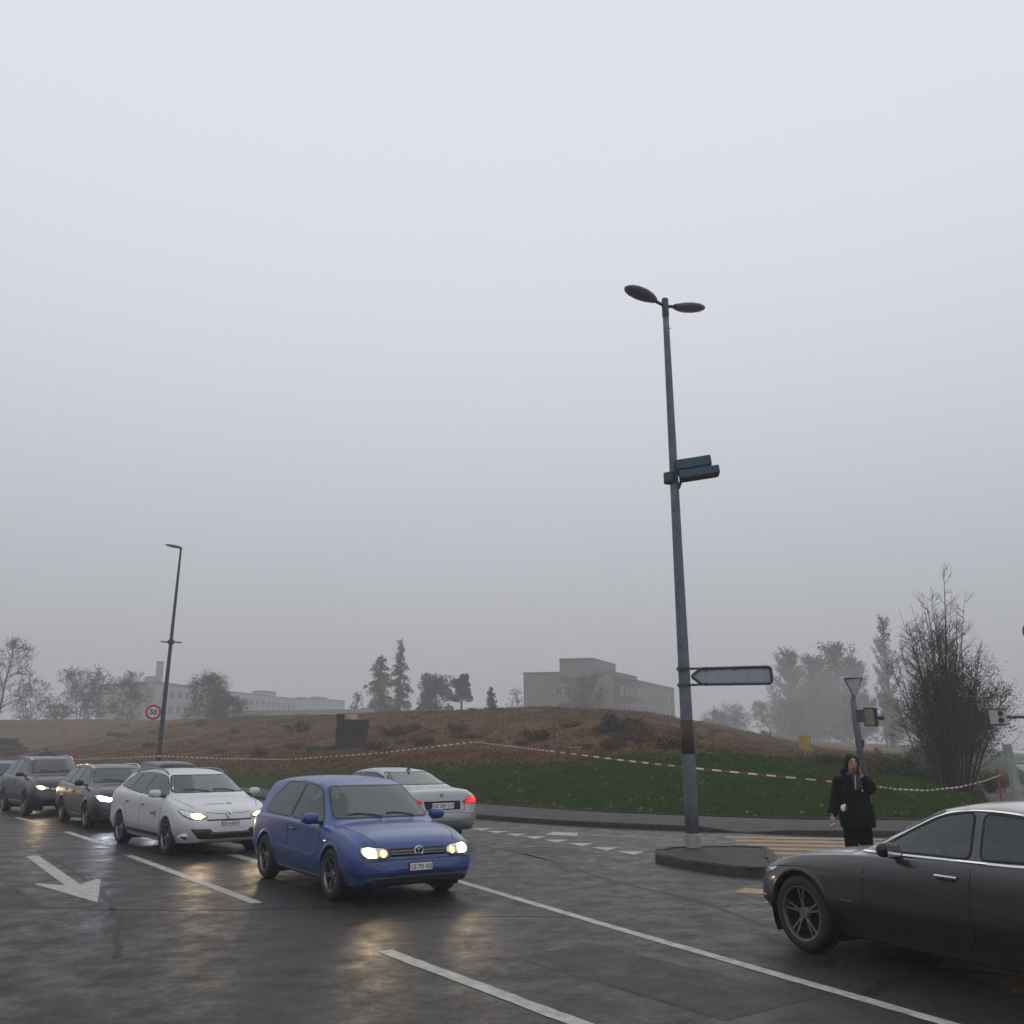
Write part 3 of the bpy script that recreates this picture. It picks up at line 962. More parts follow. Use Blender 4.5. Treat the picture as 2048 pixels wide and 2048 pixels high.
        for xs, wide in ((x_front, False), (x_rear, True)):
            for sg in ((1, -1) if not wide else (0,)):
                seat = empty_part = None
                y0 = sg * .36; ww = .25 if not wide else .58
                m = MB()
                for (x0, z0, x1, z1, th) in ((xs + .46, seat_z - .08, xs, seat_z - .12, .14), (xs, seat_z - .1, xs - .20, hr - .17, .12)):
                    d_ = Vector((x1 - x0, 0, z1 - z0)); L = d_.length
                    ang = math.atan2(d_.x, d_.z)
                    m.box(((x0 + x1) / 2, y0, (z0 + z1) / 2), (th, ww * 2, L), Matrix.Rotation(ang, 3, 'Y'))
                so_ = m.build('seat', M['cloth_dark'], s.root); bevel_obj(so_, .04, 3)
                for hy in ((0,) if not wide else (-.36, .36)):
                    hd = MB().box((xs - .22, y0 + hy, hr - .06), (.09, .25, .17), Matrix.Rotation(-.12, 3, 'Y')).build('headrest', M['cloth_dark'], so_)
                    bevel_obj(hd, .03, 3)
        sw = MB()
        c = Vector((x_dash - .32, .36, belt - .06)); ax = Vector((-.85, 0, .5)).normalized(); u = Vector((0, 1, 0)); v_ = ax.cross(u)
        sw.tube([c + (u * math.cos(t) + v_ * math.sin(t)) * .185 for t in np.linspace(0, 2 * math.pi, 25)], .014, 6, caps=False)
        sw.tube([c - u * .18, c, c + u * .18], .02, 6); sw.tube([c, c + v_ * -.18], .02, 6)
        sw.build('steering_wheel', M['trim_dark'], s.root, smooth=True)
        rv = MB().box((x_dash - .52, 0, hr + .15), (.03, .21, .055)).build('rear_view_mirror', M['trim_dark'], s.root)
        bevel_obj(rv, .012, 2)

def round_poly(P, r, n=4):
    P = [np.array(p, float) for p in P]
    out = []
    N = len(P)
    for k in range(N):
        a, b, c = P[k - 1], P[k], P[(k + 1) % N]
        da, dc = a - b, c - b
        la, lc = np.linalg.norm(da), np.linalg.norm(dc)
        q = min(r, .45 * la, .45 * lc)
        p0, p1 = b + da / la * q, b + dc / lc * q
        for t in np.linspace(0, 1, n):
            out.append((1 - t) ** 2 * p0 + 2 * t * (1 - t) * b + t * t * p1)
    return np.array(out)
def mir(poly): return [(-a, b) for a, b in poly][::-1]
def circle(c, r, n=16, sq=1.0): return [(c[0] + r * sq * math.cos(2 * math.pi * k / n), c[1] + r * math.sin(2 * math.pi * k / n)) for k in range(n)]
def both(fn):
    for sd in ('L', 'R'): fn(sd)

def new_car(sp, name, x, y, yaw, label, group='cars in the traffic'):
    c = Car(sp)
    c.root = empty(name, (x, y, 0.0), R(yaw), label, 'car', group)
    return c

def rails(c, xs, z_off, y_frac, mt, inset=.0):
    for sg in (1, -1):
        pts = []
        for k, x in enumerate(np.linspace(xs[0], xs[1], 16)):
            yy = float(c.We(x)) * y_frac * sg
            h, n = c.hit('U', x, yy)
            e = min(1, min(k, 15 - k) / 2.0)
            pts.append((x, yy, h.z - .01 + (z_off + .01) * math.sin(e * math.pi / 2)))
        MB().tube(pts, .017, 8).build('roof_rail', mt, c.root, smooth=True)

def headlights(c, poly, bulbs, warm='lamp_warm', glow=None, lens=None):
    for m_ in (0, 1):
        P = round_poly(mir(poly) if m_ else poly, .035)
        h = c.patch('headlight', 'F', P, M['lens_clear'], off=.006, res=.05)
        c.strip('lamp_rim', 'F', P, .010, M['seam'], off=.007, closed=True, parent=h, step=.03)
        if glow:
            c.patch('reflector', 'F', round_poly(mir(glow) if m_ else glow, .03), M['lamp_glow' if warm == 'lamp_warm' else warm], off=.010, res=.05, parent=h, skirt=False)
        if bulbs:   # the dipped beam itself, thrown forward and down from this lamp
            by, bz = bulbs[0][0] * (-1 if m_ else 1), bulbs[0][1]
            hp, hn = c.hit('F', by, bz)
            ld = bpy.data.lights.new('dipped_beam', 'SPOT')
            ld.energy = 24; ld.color = (1, .72, .42) if warm == 'lamp_warm' else (.85, .88, 1)
            ld.spot_size = R(75); ld.spot_blend = .8; ld.shadow_soft_size = .05
            lo = bpy.data.objects.new('dipped_beam', ld); C.objects.link(lo); lo.parent = h
            lo.location = hp + Vector((.05, 0, 0))
            lo.rotation_euler = Vector((1, 0, -.16)).to_track_quat('-Z', 'Y').to_euler()
        for (by, bz, br) in bulbs:
            c.patch('bulb', 'F', circle((-by if m_ else by, bz), br), M[warm], off=.014, res=.05, parent=h, skirt=False)

def wipers(c, x, z, ymax):
    for y0, y1 in ((ymax * .75, .05), (-.02, -ymax * .8)):
        pts = []
        for t in np.linspace(0, 1, 8):
            yy = y0 + (y1 - y0) * t
            h, n = c.hit('F', yy, z + .012 + .04 * math.sin(t * 2.2))
            pts.append(h + n * .016)
        MB().tube(pts, .008, 5).build('wiper', M['black_plastic'], c.root)

def door_lines(c, xs, zb, zt, mt=None):
    for x0, x1 in xs:
        both(lambda sd: c.strip('door_gap', sd, [(x0, zb), (x0 + (x1 - x0) * .15, zb + .18), (x1, zt)], .007, M['seam'], off=.0012))

# ---------------------------------------------------------------- blue hatchback
def golf_spec():
    return dict(W=.868, zm=.50, tuck=.06, nose=.56, tail=.46, p=4.2,
        top=[(-2.06, .50), (-2.05, .60), (-2.0, .66), (-1.975, .92), (-1.92, 1.02), (-1.74, 1.35), (-1.66, 1.405), (-1.3, 1.448), (-.8, 1.468), (-.3, 1.465), (.1, 1.440), (.40, 1.375), (.50, 1.315), (1.0, .945), (1.07, .915), (1.35, .893), (1.65, .840), (1.85, .775), (1.955, .70), (2.005, .62), (2.03, .555), (2.08, .50), (2.09, .42)],
        bot=[(-2.06, .44), (-2.02, .34), (-1.85, .25), (-1.2, .19), (0, .175), (1.2, .18), (1.75, .19), (1.98, .21), (2.05, .26), (2.09, .40)],
        belt=[(-2.06, .62), (-1.96, .80), (-1.8, .88), (-1.0, .895), (0, .885), (.95, .862), (1.1, .855), (1.5, .805), (1.85, .69), (2.0, .58), (2.09, .45)],
        wbelt=[(-2.06, .80), (-1.6, .815), (0, .83), (.8, .82), (1.05, .80), (1.5, .785), (2.09, .78)],
        wedge=[(-2.06, .66), (-1.9, .69), (-1.66, .60), (-1, .60), (0, .61), (.4, .60), (.55, .625), (1.0, .735), (1.2, .69), (1.8, .65), (2.09, .63)],
        drop=[(-2.06, .04), (-1.66, .05), (0, .055), (.4, .05), (.6, .06), (1.0, .042), (1.2, .03), (2.09, .03)])

def build_golf(x, y, yaw, pm, label, lit=True, text='GE 793 420', name='blue_hatchback'):
    c = new_car(golf_spec(), name, x, y, yaw, label)
    fw, qw = [(.80, .905), (.335, 1.30), (.2, 1.36), (-.22, 1.395), (-.305, .915)], [(-.365, .917), (-.285, 1.395), (-1.0, 1.375), (-1.40, 1.12), (-1.46, 1.0), (-1.42, .93)]
    for sd in 'LR':
        c.window('front_side_window', sd, fw, M['glass'])
        c.window('rear_side_window', sd, qw, M['glass_dark'])
        c.strip('rub_strip', sd, [(-.72, .50), (.72, .485)], .045, pm, off=.012)
        c.strip('sill_strip', sd, [(-.80, .235), (.80, .235)], .03, pm, off=.010)
        c.strip('door_gap', sd, [(.86, .87), (.84, .62), (.80, .28), (-.2, .27), (-.33, .45), (-.345, .89)], .0115, M['seam'], off=.0014)
        c.patch('side_repeater', sd, circle((1.06, .69), .022, 10, 1.5), M['lens_clear'], off=.006, res=.05)
    c.window('windscreen', 'F', [(.70, .955), (.562, 1.345), (-.562, 1.345), (-.70, .955)], M['glass_mist'], frame=.03)
    c.window('rear_window', 'B', [(.62, 1.03), (.53, 1.33), (-.53, 1.33), (-.62, 1.03)], M['glass_dark'], frame=.03)
    # white paper on the dash and visors read through the glass
    c.arches((1.255, -1.255), .345, pm, zc=.305)
    dz = -.06
    hl = [(a, b + dz) for a, b in [(.40, .632), (.415, .605), (.50, .588), (.66, .598), (.745, .635), (.765, .69), (.735, .735), (.62, .732), (.45, .715), (.40, .68)]]
    if lit:
        headlights(c, hl, [(.655, .666 + dz, .056), (.63, .655 + dz, .04)], 'lamp_warm', glow=[(a, b + dz) for a, b in [(.56, .60), (.70, .615), (.748, .665), (.72, .725), (.57, .722)]])
        for sg in (1, -1): c.patch('high_beam', 'F', circle((sg * .485, .652 + dz), .045), M['lamp_glow'], off=.011, res=.05, skirt=False)
    else:
        headlights(c, hl, [])
    g = c.patch('grille', 'F', [(-.385, .555), (.385, .555), (.385, .640), (-.385, .640)], M['black_plastic'], off=.003)
    for z in (.583, .612): c.strip('grille_bar', 'F', [(-.38, z), (.38, z)], .009, M['alloy'], off=.006, parent=g)
    c.strip('grille_rim', 'F', [(-.39, .648), (.39, .648)], .012, pm, off=.008, parent=g)
    # round badge with the two letters
    h, n = c.hit('F', 0, .600)
    bx = h.x + .014; rb = .064
    bd = MB().lathe([(.0005, .010), (rb, .010), (rb, -.02)], 28, Matrix.Translation((h.x, 0, .600)) @ Matrix.Rotation(R(90), 4, 'Y')).build('badge', M['seam'], c.root)
    lt_ = MB()
    lt_.tube([(bx, rb * math.cos(t), .600 + rb * math.sin(t)) for t in np.linspace(0, 2 * math.pi, 29)], .0075, 6, caps=False)
    for pts in (((-.028, .056), (0, .010), (.028, .056)), ((-.058, .020), (-.028, -.052), (0, -.004), (.028, -.052), (.058, .020))):
        lt_.tube([(bx, -a, .600 + b) for a, b in pts], .0072, 5)
    lt_.build('badge_letters', M['chrome'], bd, smooth=True)
    c.strip('bumper_gap', 'F', [(-.80, .505), (-.4, .520), (.4, .520), (.80, .505)], .012, M['seam'], off=.0014)
    c.strip('bumper_strip', 'F', [(-.80, .385), (-.2, .375), (.2, .375), (.80, .385)], .024, pm, off=.010)
    ik = c.patch('lower_intake', 'F', [(-.62, .235), (.62, .235), (.60, .335), (-.60, .335)], M['black_plastic'], off=.003)
    for z in (.262, .285, .308): c.strip('intake_slat', 'F', [(-.58, z), (.58, z)], .008, M['trim_dark'], off=.006, parent=ik)
    for sg in (1, -1):
        c.strip('bonnet_gap', 'U', [(1.02, sg * .735), (1.4, sg * .69), (1.75, sg * .62), (1.93, sg * .55)], .0115, M['seam'], off=.0014)
        c.patch('fog_lamp', 'F', circle((sg * .66, .285), .038, 12, 1.3), M['black_plastic'], off=.006)
        c.patch('tail_light', 'B', round_poly([(sg * .52, .70), (sg * .74, .70), (sg * .75, .93), (sg * .60, .95)], .04), M['tail_red'], off=.006)
    c.plate('F', .432, text)
    c.plate('B', .62, 'GE 793420', w_=.48, h_=.11)
    c.mirror(.74, .955, .96, pm)
    c.handle(-.12, .775, pm)
    wipers(c, 1.0, .945, .62)
    c.interior(.72, .02, -.85, belt=.885, hr=1.17, yw=.66)
    c.wheels((1.255, -1.255), .312, .195, 1.53, .205, 5)
    MB().tube([(-1.15, 0, 1.41), (-1.45, 0, 1.62)], [.006, .003], 5).build('aerial', M['black_plastic'], c.root)
    c.finish(pm)
    return c

# ---------------------------------------------------------------- estates
def meg_spec():
    return dict(W=.902, zm=.50, tuck=.07, nose=.78, tail=.55, p=3.2,
        top=[(-2.35, .52), (-2.335, .68), (-2.28, .76), (-2.24, 1.0), (-2.15, 1.10), (-1.90, 1.375), (-1.78, 1.41), (-1.2, 1.455), (-.6, 1.478), (-.1, 1.475), (.25, 1.445), (.52, 1.385), (.66, 1.315), (1.20, 1.035), (1.30, 1.0), (1.55, .955), (1.80, .885), (2.00, .79), (2.08, .72), (2.13, .62), (2.19, .53), (2.21, .42)],
        bot=[(-2.35, .45), (-2.3, .33), (-2.1, .25), (-1.3, .20), (0, .185), (1.3, .19), (1.85, .20), (2.1, .22), (2.17, .26), (2.21, .38)],
        belt=[(-2.35, .70), (-2.2, .95), (-2.0, 1.06), (-1.2, 1.03), (0, .985), (.9, .945), (1.25, .935), (1.6, .88), (1.95, .74), (2.1, .62), (2.21, .45)],
        wbelt=[(-2.35, .80), (-1.6, .815), (0, .84), (.9, .83), (1.25, .80), (1.7, .79), (2.21, .78)],
        wedge=[(-2.35, .62), (-2.15, .66), (-1.9, .575), (-1, .585), (0, .60), (.52, .59), (.7, .62), (1.22, .72), (1.5, .68), (2.0, .62), (2.21, .58)],
        drop=[(-2.35, .04), (-1.9, .05), (0, .06), (.5, .055), (.75, .07), (1.2, .05), (1.5, .03), (2.21, .03)])

def build_megane(x, y, yaw, pm):
    c = new_car(meg_spec(), 'white_estate_car', x, y, yaw, 'white estate car with silver roof rails and blue lettering on its bonnet')
    for sd in 'LR':
        c.window('front_side_window', sd, [(.98, 1.02), (.46, 1.335), (.30, 1.40), (-.10, 1.415), (-.17, 1.01)], M['glass'])
        c.window('rear_side_window', sd, [(-.225, 1.012), (-.155, 1.415), (-.88, 1.40), (-1.10, 1.06)], M['glass_dark'])
        c.window('quarter_window', sd, [(-1.155, 1.066), (-.945, 1.398), (-1.42, 1.36), (-1.72, 1.22), (-1.80, 1.13)], M['glass_dark'])
        c.strip('door_moulding', sd, [(-.95, .335), (.88, .315)], .075, M['black_plastic'], off=.012)
        c.strip('door_gap', sd, [(1.02, .95), (1.03, .62), (.96, .28), (.0, .27), (-.14, .40), (-.19, 1.0)], .0115, M['seam'], off=.0014)
        c.strip('door_gap', sd, [(-.14, .40), (-.02, .27), (-.80, .28), (-.95, .55), (-1.12, .78), (-1.13, 1.05)], .0115, M['seam'], off=.0014)
    c.window('windscreen', 'F', [(.70, 1.06), (.555, 1.36), (-.555, 1.36), (-.70, 1.06)], M['glass_mist'], frame=.035)
    c.window('rear_window', 'B', [(.62, 1.12), (.50, 1.34), (-.50, 1.34), (-.62, 1.12)], M['glass_dark'], frame=.035)
    c.arches((1.352, -1.352), .355, pm, zc=.315)
    hl = [(.40, .655), (.55, .620), (.70, .640), (.80, .70), (.835, .78), (.80, .80), (.62, .745), (.44, .70)]
    headlights(c, hl, [(.545, .675, .048), (.60, .678, .050)], 'lamp_warm', glow=[(.43, .66), (.56, .63), (.68, .648), (.69, .735), (.46, .70)])
    c.patch('upper_slot', 'F', round_poly([(-.40, .600), (.40, .600), (.44, .625), (-.44, .625)], .012), M['black_plastic'], off=.003)
    ik = c.patch('lower_intake', 'F', round_poly([(-.56, .30), (.56, .30), (.70, .475), (.36, .465), (.33, .41), (-.33, .41), (-.36, .465), (-.70, .475)], .03), M['black_plastic'], off=.004)
    for z in (.325, .355, .385): c.strip('intake_slat', 'F', [(-.5, z), (.5, z)], .010, M['trim_dark'], off=.008, parent=ik)
    for sg in (1, -1):
        fl = c.patch('fog_lamp', 'F', circle((sg * .765, .345), .06, 16), M['plate_white'], off=.006)
        c.patch('fog_lens', 'F', circle((sg * .765, .345), .036, 14), M['lens_clear'], off=.012, parent=fl)
        c.strip('bonnet_gap', 'F', [(0, .712), (sg * .25, .722), (sg * .42, .742)], .0115, M['seam'], off=.0014)
        c.strip('bonnet_gap', 'U', [(1.28, sg * .74), (1.6, sg * .70), (1.88, sg * .60)], .0115, M['seam'], off=.0014)
        c.patch('tail_light', 'B', round_poly([(sg * .58, .80), (sg * .78, .80), (sg * .76, 1.05), (sg * .64, 1.05)], .04), M['tail_red'], off=.006)
    # diamond badge
    bd = MB()
    loop = [(0, .072), (.05, 0), (0, -.072), (-.05, 0), (0, .072), (.05, 0)]
    bd.tube([(c.hit('F', a, .70 + b)[0].x + .018, a, .70 + b) for a, b in loop], .013, 6)
    bd.build('badge', M['chrome'], c.root)
    c.plate('F', .545, 'GE 418391')
    c.plate('B', .70, 'GE 418391', w_=.48, h_=.11)
    # company lettering, too small to read: a blue swoosh and a grey line of print on the bonnet, a dark mark on each front door
    lg = c.patch('bonnet_logo', 'U', round_poly([(1.80, .17), (1.78, .06), (1.815, .02), (1.84, .10)], .02), mat('logo blue', (.06, .17, .34), rough=.5), off=.003, skirt=False)
    for k in range(14): c.patch('bonnet_lettering', 'U', [(1.80, -.005 - k * .026), (1.80, -.022 - k * .026), (1.835 if k % 3 else 1.845, -.022 - k * .026), (1.835, -.005 - k * .026)], mat('print grey', (.25, .27, .29), rough=.5) if k == 0 else bpy.data.materials['print grey'], off=.003, skirt=False, parent=lg)
    lm = mat('logo dark', (.03, .04, .07), rough=.5)
    for sd in 'LR':
        dl = c.patch('door_logo', sd, [(.73, .66), (.75, .60), (.785, .66), (.78, .74), (.755, .75)], lm, off=.003, skirt=False)
        for k in range(6): c.patch('door_lettering', sd, [(.70 - k * .037, .665), (.675 - k * .037, .665), (.675 - k * .037, .70 if k else .72), (.70 - k * .037, .70 if k else .72)], lm, off=.003, skirt=False, parent=dl)
    c.mirror(.90, 1.045, .985, pm)
    c.handle(-.02, .83, pm); c.handle(-.95, .86, pm)
    rails(c, (.35, -1.65), .045, .93, M['alloy'])
    wipers(c, 1.2, 1.05, .62)
    c.interior(.95, .10, -.80, belt=.97, hr=1.22, yw=.68)
    c.wheels((1.352, -1.352), .318, .205, 1.56, .215, 5)
    c.finish(pm)
    return c

def wagon_spec():
    s = meg_spec()
    s.update(W=.91, nose=.66, p=3.6)
    s['top'] = [(-2.53, .52), (-2.515, .68), (-2.46, .78), (-2.42, 1.0), (-2.33, 1.08), (-2.02, 1.38), (-1.9, 1.415), (-1.2, 1.46), (-.6, 1.483), (-.1, 1.48), (.25, 1.455), (.48, 1.40), (.62, 1.33), (1.16, 1.04), (1.26, 1.01), (1.55, .975), (1.85, .915), (2.05, .83), (2.11, .74), (2.15, .62), (2.21, .54), (2.23, .42)]
    s['bot'] = [(-2.53, .45), (-2.48, .33), (-2.2, .25), (-1.3, .19), (0, .175), (1.3, .18), (1.85, .19), (2.12, .21), (2.19, .25), (2.23, .38)]
    s['belt'] = [(-2.53, .70), (-2.38, .95), (-2.1, 1.03), (-1.2, 1.0), (0, .965), (.9, .94), (1.25, .93), (1.6, .90), (2.0, .77), (2.12, .63), (2.23, .45)]
    s['wbelt'] = [(-2.53, .81), (-1.6, .82), (0, .845), (.9, .835), (1.25, .81), (1.7, .80), (2.23, .79)]
    s['wedge'] = [(-2.53, .64), (-2.3, .68), (-2.0, .60), (-1, .60), (0, .615), (.5, .60), (.7, .63), (1.2, .73), (1.5, .69), (2.0, .64), (2.23, .60)]
    s['drop'] = [(-2.53, .04), (-2.0, .05), (0, .06), (.5, .055), (.75, .07), (1.15, .05), (1.5, .03), (2.23, .03)]
    return s
def suv_spec():
    s = meg_spec()
    s.update(W=.905, zm=.60, nose=.66, p=3.8)
    s['top'] = [(-2.24, .58), (-2.225, .74), (-2.17, .82), (-2.12, 1.12), (-2.06, 1.20), (-1.86, 1.53), (-1.75, 1.575), (-1.2, 1.63), (-.6, 1.655), (-.1, 1.65), (.2, 1.625), (.42, 1.57), (.56, 1.50), (1.06, 1.16), (1.16, 1.125), (1.45, 1.085), (1.75, 1.02), (1.95, .93), (2.03, .82), (2.07, .70), (2.16, .60), (2.18, .48)]
    s['bot'] = [(-2.24, .50), (-2.2, .40), (-2.0, .32), (-1.3, .25), (0, .235), (1.3, .24), (1.75, .26), (2.02, .28), (2.12, .33), (2.18, .44)]
    s['belt'] = [(-2.24, .78), (-2.1, 1.02), (-1.9, 1.12), (-1.2, 1.12), (0, 1.09), (.9, 1.06), (1.15, 1.05), (1.5, 1.0), (1.9, .86), (2.05, .72), (2.18, .52)]
    s['wbelt'] = [(-2.24, .81), (-1.6, .815), (0, .84), (.9, .83), (1.15, .81), (1.7, .80), (2.18, .79)]
    s['wedge'] = [(-2.24, .64), (-2.05, .67), (-1.85, .60), (-1, .61), (0, .625), (.45, .61), (.6, .64), (1.1, .735), (1.4, .69), (2.0, .64), (2.18, .60)]
    s['drop'] = [(-2.24, .04), (-1.8, .05), (0, .06), (.4, .055), (.65, .07), (1.05, .05), (1.4, .03), (2.18, .03)]
    return s

def build_dark(kind, x, y, yaw, pm, label, name):
    sv = kind == 'suv'
    c = new_car(suv_spec() if sv else wagon_spec(), name, x, y, yaw, label)
    dz = .12 if sv else 0.0; zb = 1.085 if sv else .985
    xa = 1.302 if sv else 1.356
    rr = 1.60 if sv else 1.425
    for sd in 'LR':
        c.window('front_side_window', sd, [(.86, zb + .015), (.40, rr - .09), (.25, rr - .02), (-.10, rr), (-.17, zb)], M['glass'])
        c.window('rear_side_window', sd, [(-.225, zb), (-.16, rr), (-.90, rr - .015), (-1.04, zb + .025)], M['glass_dark'])
        c.window('quarter_window', sd, [(-1.10, zb + .03), (-.965, rr - .018), (-1.45 - (0 if sv else .25), rr - .06), (-1.68 - (0 if sv else .25), zb + .10), (-1.62, zb + .05)], M['glass_dark'])
        c.strip('belt_trim', sd, [(.92, zb - .03), (-.2, zb - .028), (-1.15, zb - .005)], .014, M['chrome'], off=.006)
        c.strip('sill_trim', sd, [(-.85, .30 + dz * .6), (.88, .30 + dz * .6)], .03, M['alloy' if not sv else 'chrome'], off=.010)
        c.strip('door_gap', sd, [(.95, zb - .05), (.97, .62), (.90, .34), (.0, .33), (-.14, .45), (-.19, zb)], .0115, M['seam'], off=.0014)
        c.strip('door_gap', sd, [(-.14, .45), (-.02, .33), (-.72, .34), (-.92, .6), (-1.06, .82), (-1.07, zb)], .0115, M['seam'], off=.0014)
    t0, t1 = (1.19, 1.545) if sv else (1.065, 1.375)
    c.window('windscreen', 'F', [(.70, t0), (.56, t1), (-.56, t1), (-.70, t0)], M['glass_mist'], frame=.035)
    c.window('rear_window', 'B', [(.62, t0 + .03), (.52, t1 - .03), (-.52, t1 - .03), (-.62, t0 + .03)], M['glass_dark'], frame=.035)
    c.arches((xa, -xa), .375 if sv else .355, pm, zc=.335 if sv else .32, lipmat=M['black_plastic'] if sv else None)
    if sv:
        hl = [(.42, .735), (.58, .70), (.72, .725), (.80, .80), (.80, .87), (.60, .835), (.44, .79)]
        headlights(c, hl, [(.63, .775, .052), (.68, .79, .045)], 'lamp_warm', glow=[(.52, .74), (.70, .735), (.76, .80), (.74, .845), (.56, .81)])
        g = c.patch('grille', 'F', [(-.40, .70), (.40, .70), (.42, .785), (-.42, .785)], M['black_plastic'], off=.003)
        for z in (.725, .76): c.strip('grille_bar', 'F', [(-.39, z), (.39, z)], .014, M['chrome'], off=.007, parent=g)
        ik = c.patch('lower_intake', 'F', [(-.60, .36), (.60, .36), (.56, .52), (-.56, .52)], M['black_plastic'], off=.004)
        c.plate('F', .585, 'GE 60 417')
    else:
        hl = [(.42, .66), (.55, .615), (.74, .64), (.82, .72), (.84, .80), (.64, .77), (.44, .72)]
        headlights(c, hl, [(.54, .675, .045), (.70, .70, .048), (.62, .685, .04)], 'lamp_cold', glow=[(.44, .665), (.55, .63), (.73, .65), (.80, .73), (.78, .775), (.64, .755), (.46, .705)])
        g = c.patch('grille', 'F', [(-.34, .53), (.34, .53), (.40, .715), (-.40, .715)], M['black_plastic'], off=.003)
        for z in (.575, .62, .665): c.strip('grille_bar', 'F', [(-.35, z), (.35, z)], .014, M['chrome'], off=.007, parent=g)
        ik = c.patch('lower_intake', 'F', [(-.72, .27), (.72, .27), (.68, .40), (-.68, .40)], M['black_plastic'], off=.004)
        c.strip('lip_trim', 'F', [(-.70, .262), (.70, .262)], .022, M['alloy'], off=.010)
        c.plate('F', .475, 'GE 157 602')
    for z in (.0, .03, .06): c.strip('intake_slat', 'F', [(-.55, (.39 if sv else .30) + z), (.55, (.39 if sv else .30) + z)], .010, M['trim_dark'], off=.008, parent=ik)
    h, n = c.hit('F', 0, .74 if sv else .76)
    MB().lathe([(.0005, .012), (.05, .012), (.056, 0)], 20, Matrix.Translation(h) @ Matrix.Rotation(R(90), 4, 'Y')).build('badge', M['chrome'], c.root)
    for sg in (1, -1):
        c.strip('bonnet_gap', 'U', [(1.2, sg * .74), (1.55, sg * .70), (1.88, sg * .60)], .0115, M['seam'], off=.0014)
        c.patch('tail_light', 'B', round_poly([(sg * .58, .82 + dz), (sg * .78, .82 + dz), (sg * .76, 1.03 + dz), (sg * .62, 1.03 + dz)], .04), M['tail_red'], off=.006)
    c.plate('B', .74 + dz, 'GE 157602', w_=.48, h_=.11)
    c.mirror(.80, zb + .06, .985, M['black_plastic'] if not sv else pm)
    c.handle(-.02, zb - .15, pm); c.handle(-.92, zb - .13, pm)
    rails(c, (.30, -1.6 - (0 if sv else .2)), .045, .94, M['chrome'])
    wipers(c, 1.1, t0 - .01, .62)
    c.interior(.88, .06, -.80, belt=zb - .02, hr=zb + .24, yw=.68, z_floor=.32 + dz, seat_z=.55 + dz)
    c.wheels((xa, -xa), .345 if sv else .325, .215, 1.56, .225, 5, twin=not sv)
    c.finish(pm)
    return c

# ---------------------------------------------------------------- silver saloon, seen from behind
def bmw_spec():
    return dict(W=.923, zm=.52, tuck=.07, nose=.72, tail=.50, p=3.8,
        top=[(-2.53, .55), (-2.52, .66), (-2.46, .72), (-2.43, .90), (-2.405, 1.025), (-2.33, 1.065), (-2.1, 1.085), (-1.80, 1.105), (-1.68, 1.13), (-1.05, 1.40), (-.85, 1.438), (-.4, 1.466), (0, 1.462), (.3, 1.43), (.52, 1.37), (1.20, 1.02), (1.30, .99), (1.7, .945), (2.0, .87), (2.15, .78), (2.22, .65), (2.28, .52), (2.29, .44)],
        bot=[(-2.53, .48), (-2.48, .33), (-2.2, .25), (-1.3, .19), (0, .175), (1.3, .18), (1.9, .19), (2.18, .22), (2.25, .27), (2.29, .40)],
        belt=[(-2.53, .66), (-2.42, .86), (-2.3, .985), (-1.9, .995), (-1.2, .985), (0, .955), (.9, .935), (1.25, .92), (1.7, .87), (2.1, .72), (2.2, .62), (2.29, .47)],
        wbelt=[(-2.53, .80), (-2.2, .80), (-1.6, .82), (0, .845), (.9, .835), (1.25, .81), (1.7, .80), (2.29, .78)],
        wedge=[(-2.53, .68), (-2.35, .70), (-1.9, .68), (-1.7, .67), (-1.05, .56), (-.5, .575), (0, .585), (.5, .58), (.7, .61), (1.2, .72), (1.5, .69), (2.0, .63), (2.29, .58)],
        drop=[(-2.53, .03), (-2.3, .025), (-1.75, .03), (-1.3, .06), (-.9, .055), (0, .06), (.5, .055), (.75, .07), (1.15, .05), (1.5, .03), (2.29, .03)])
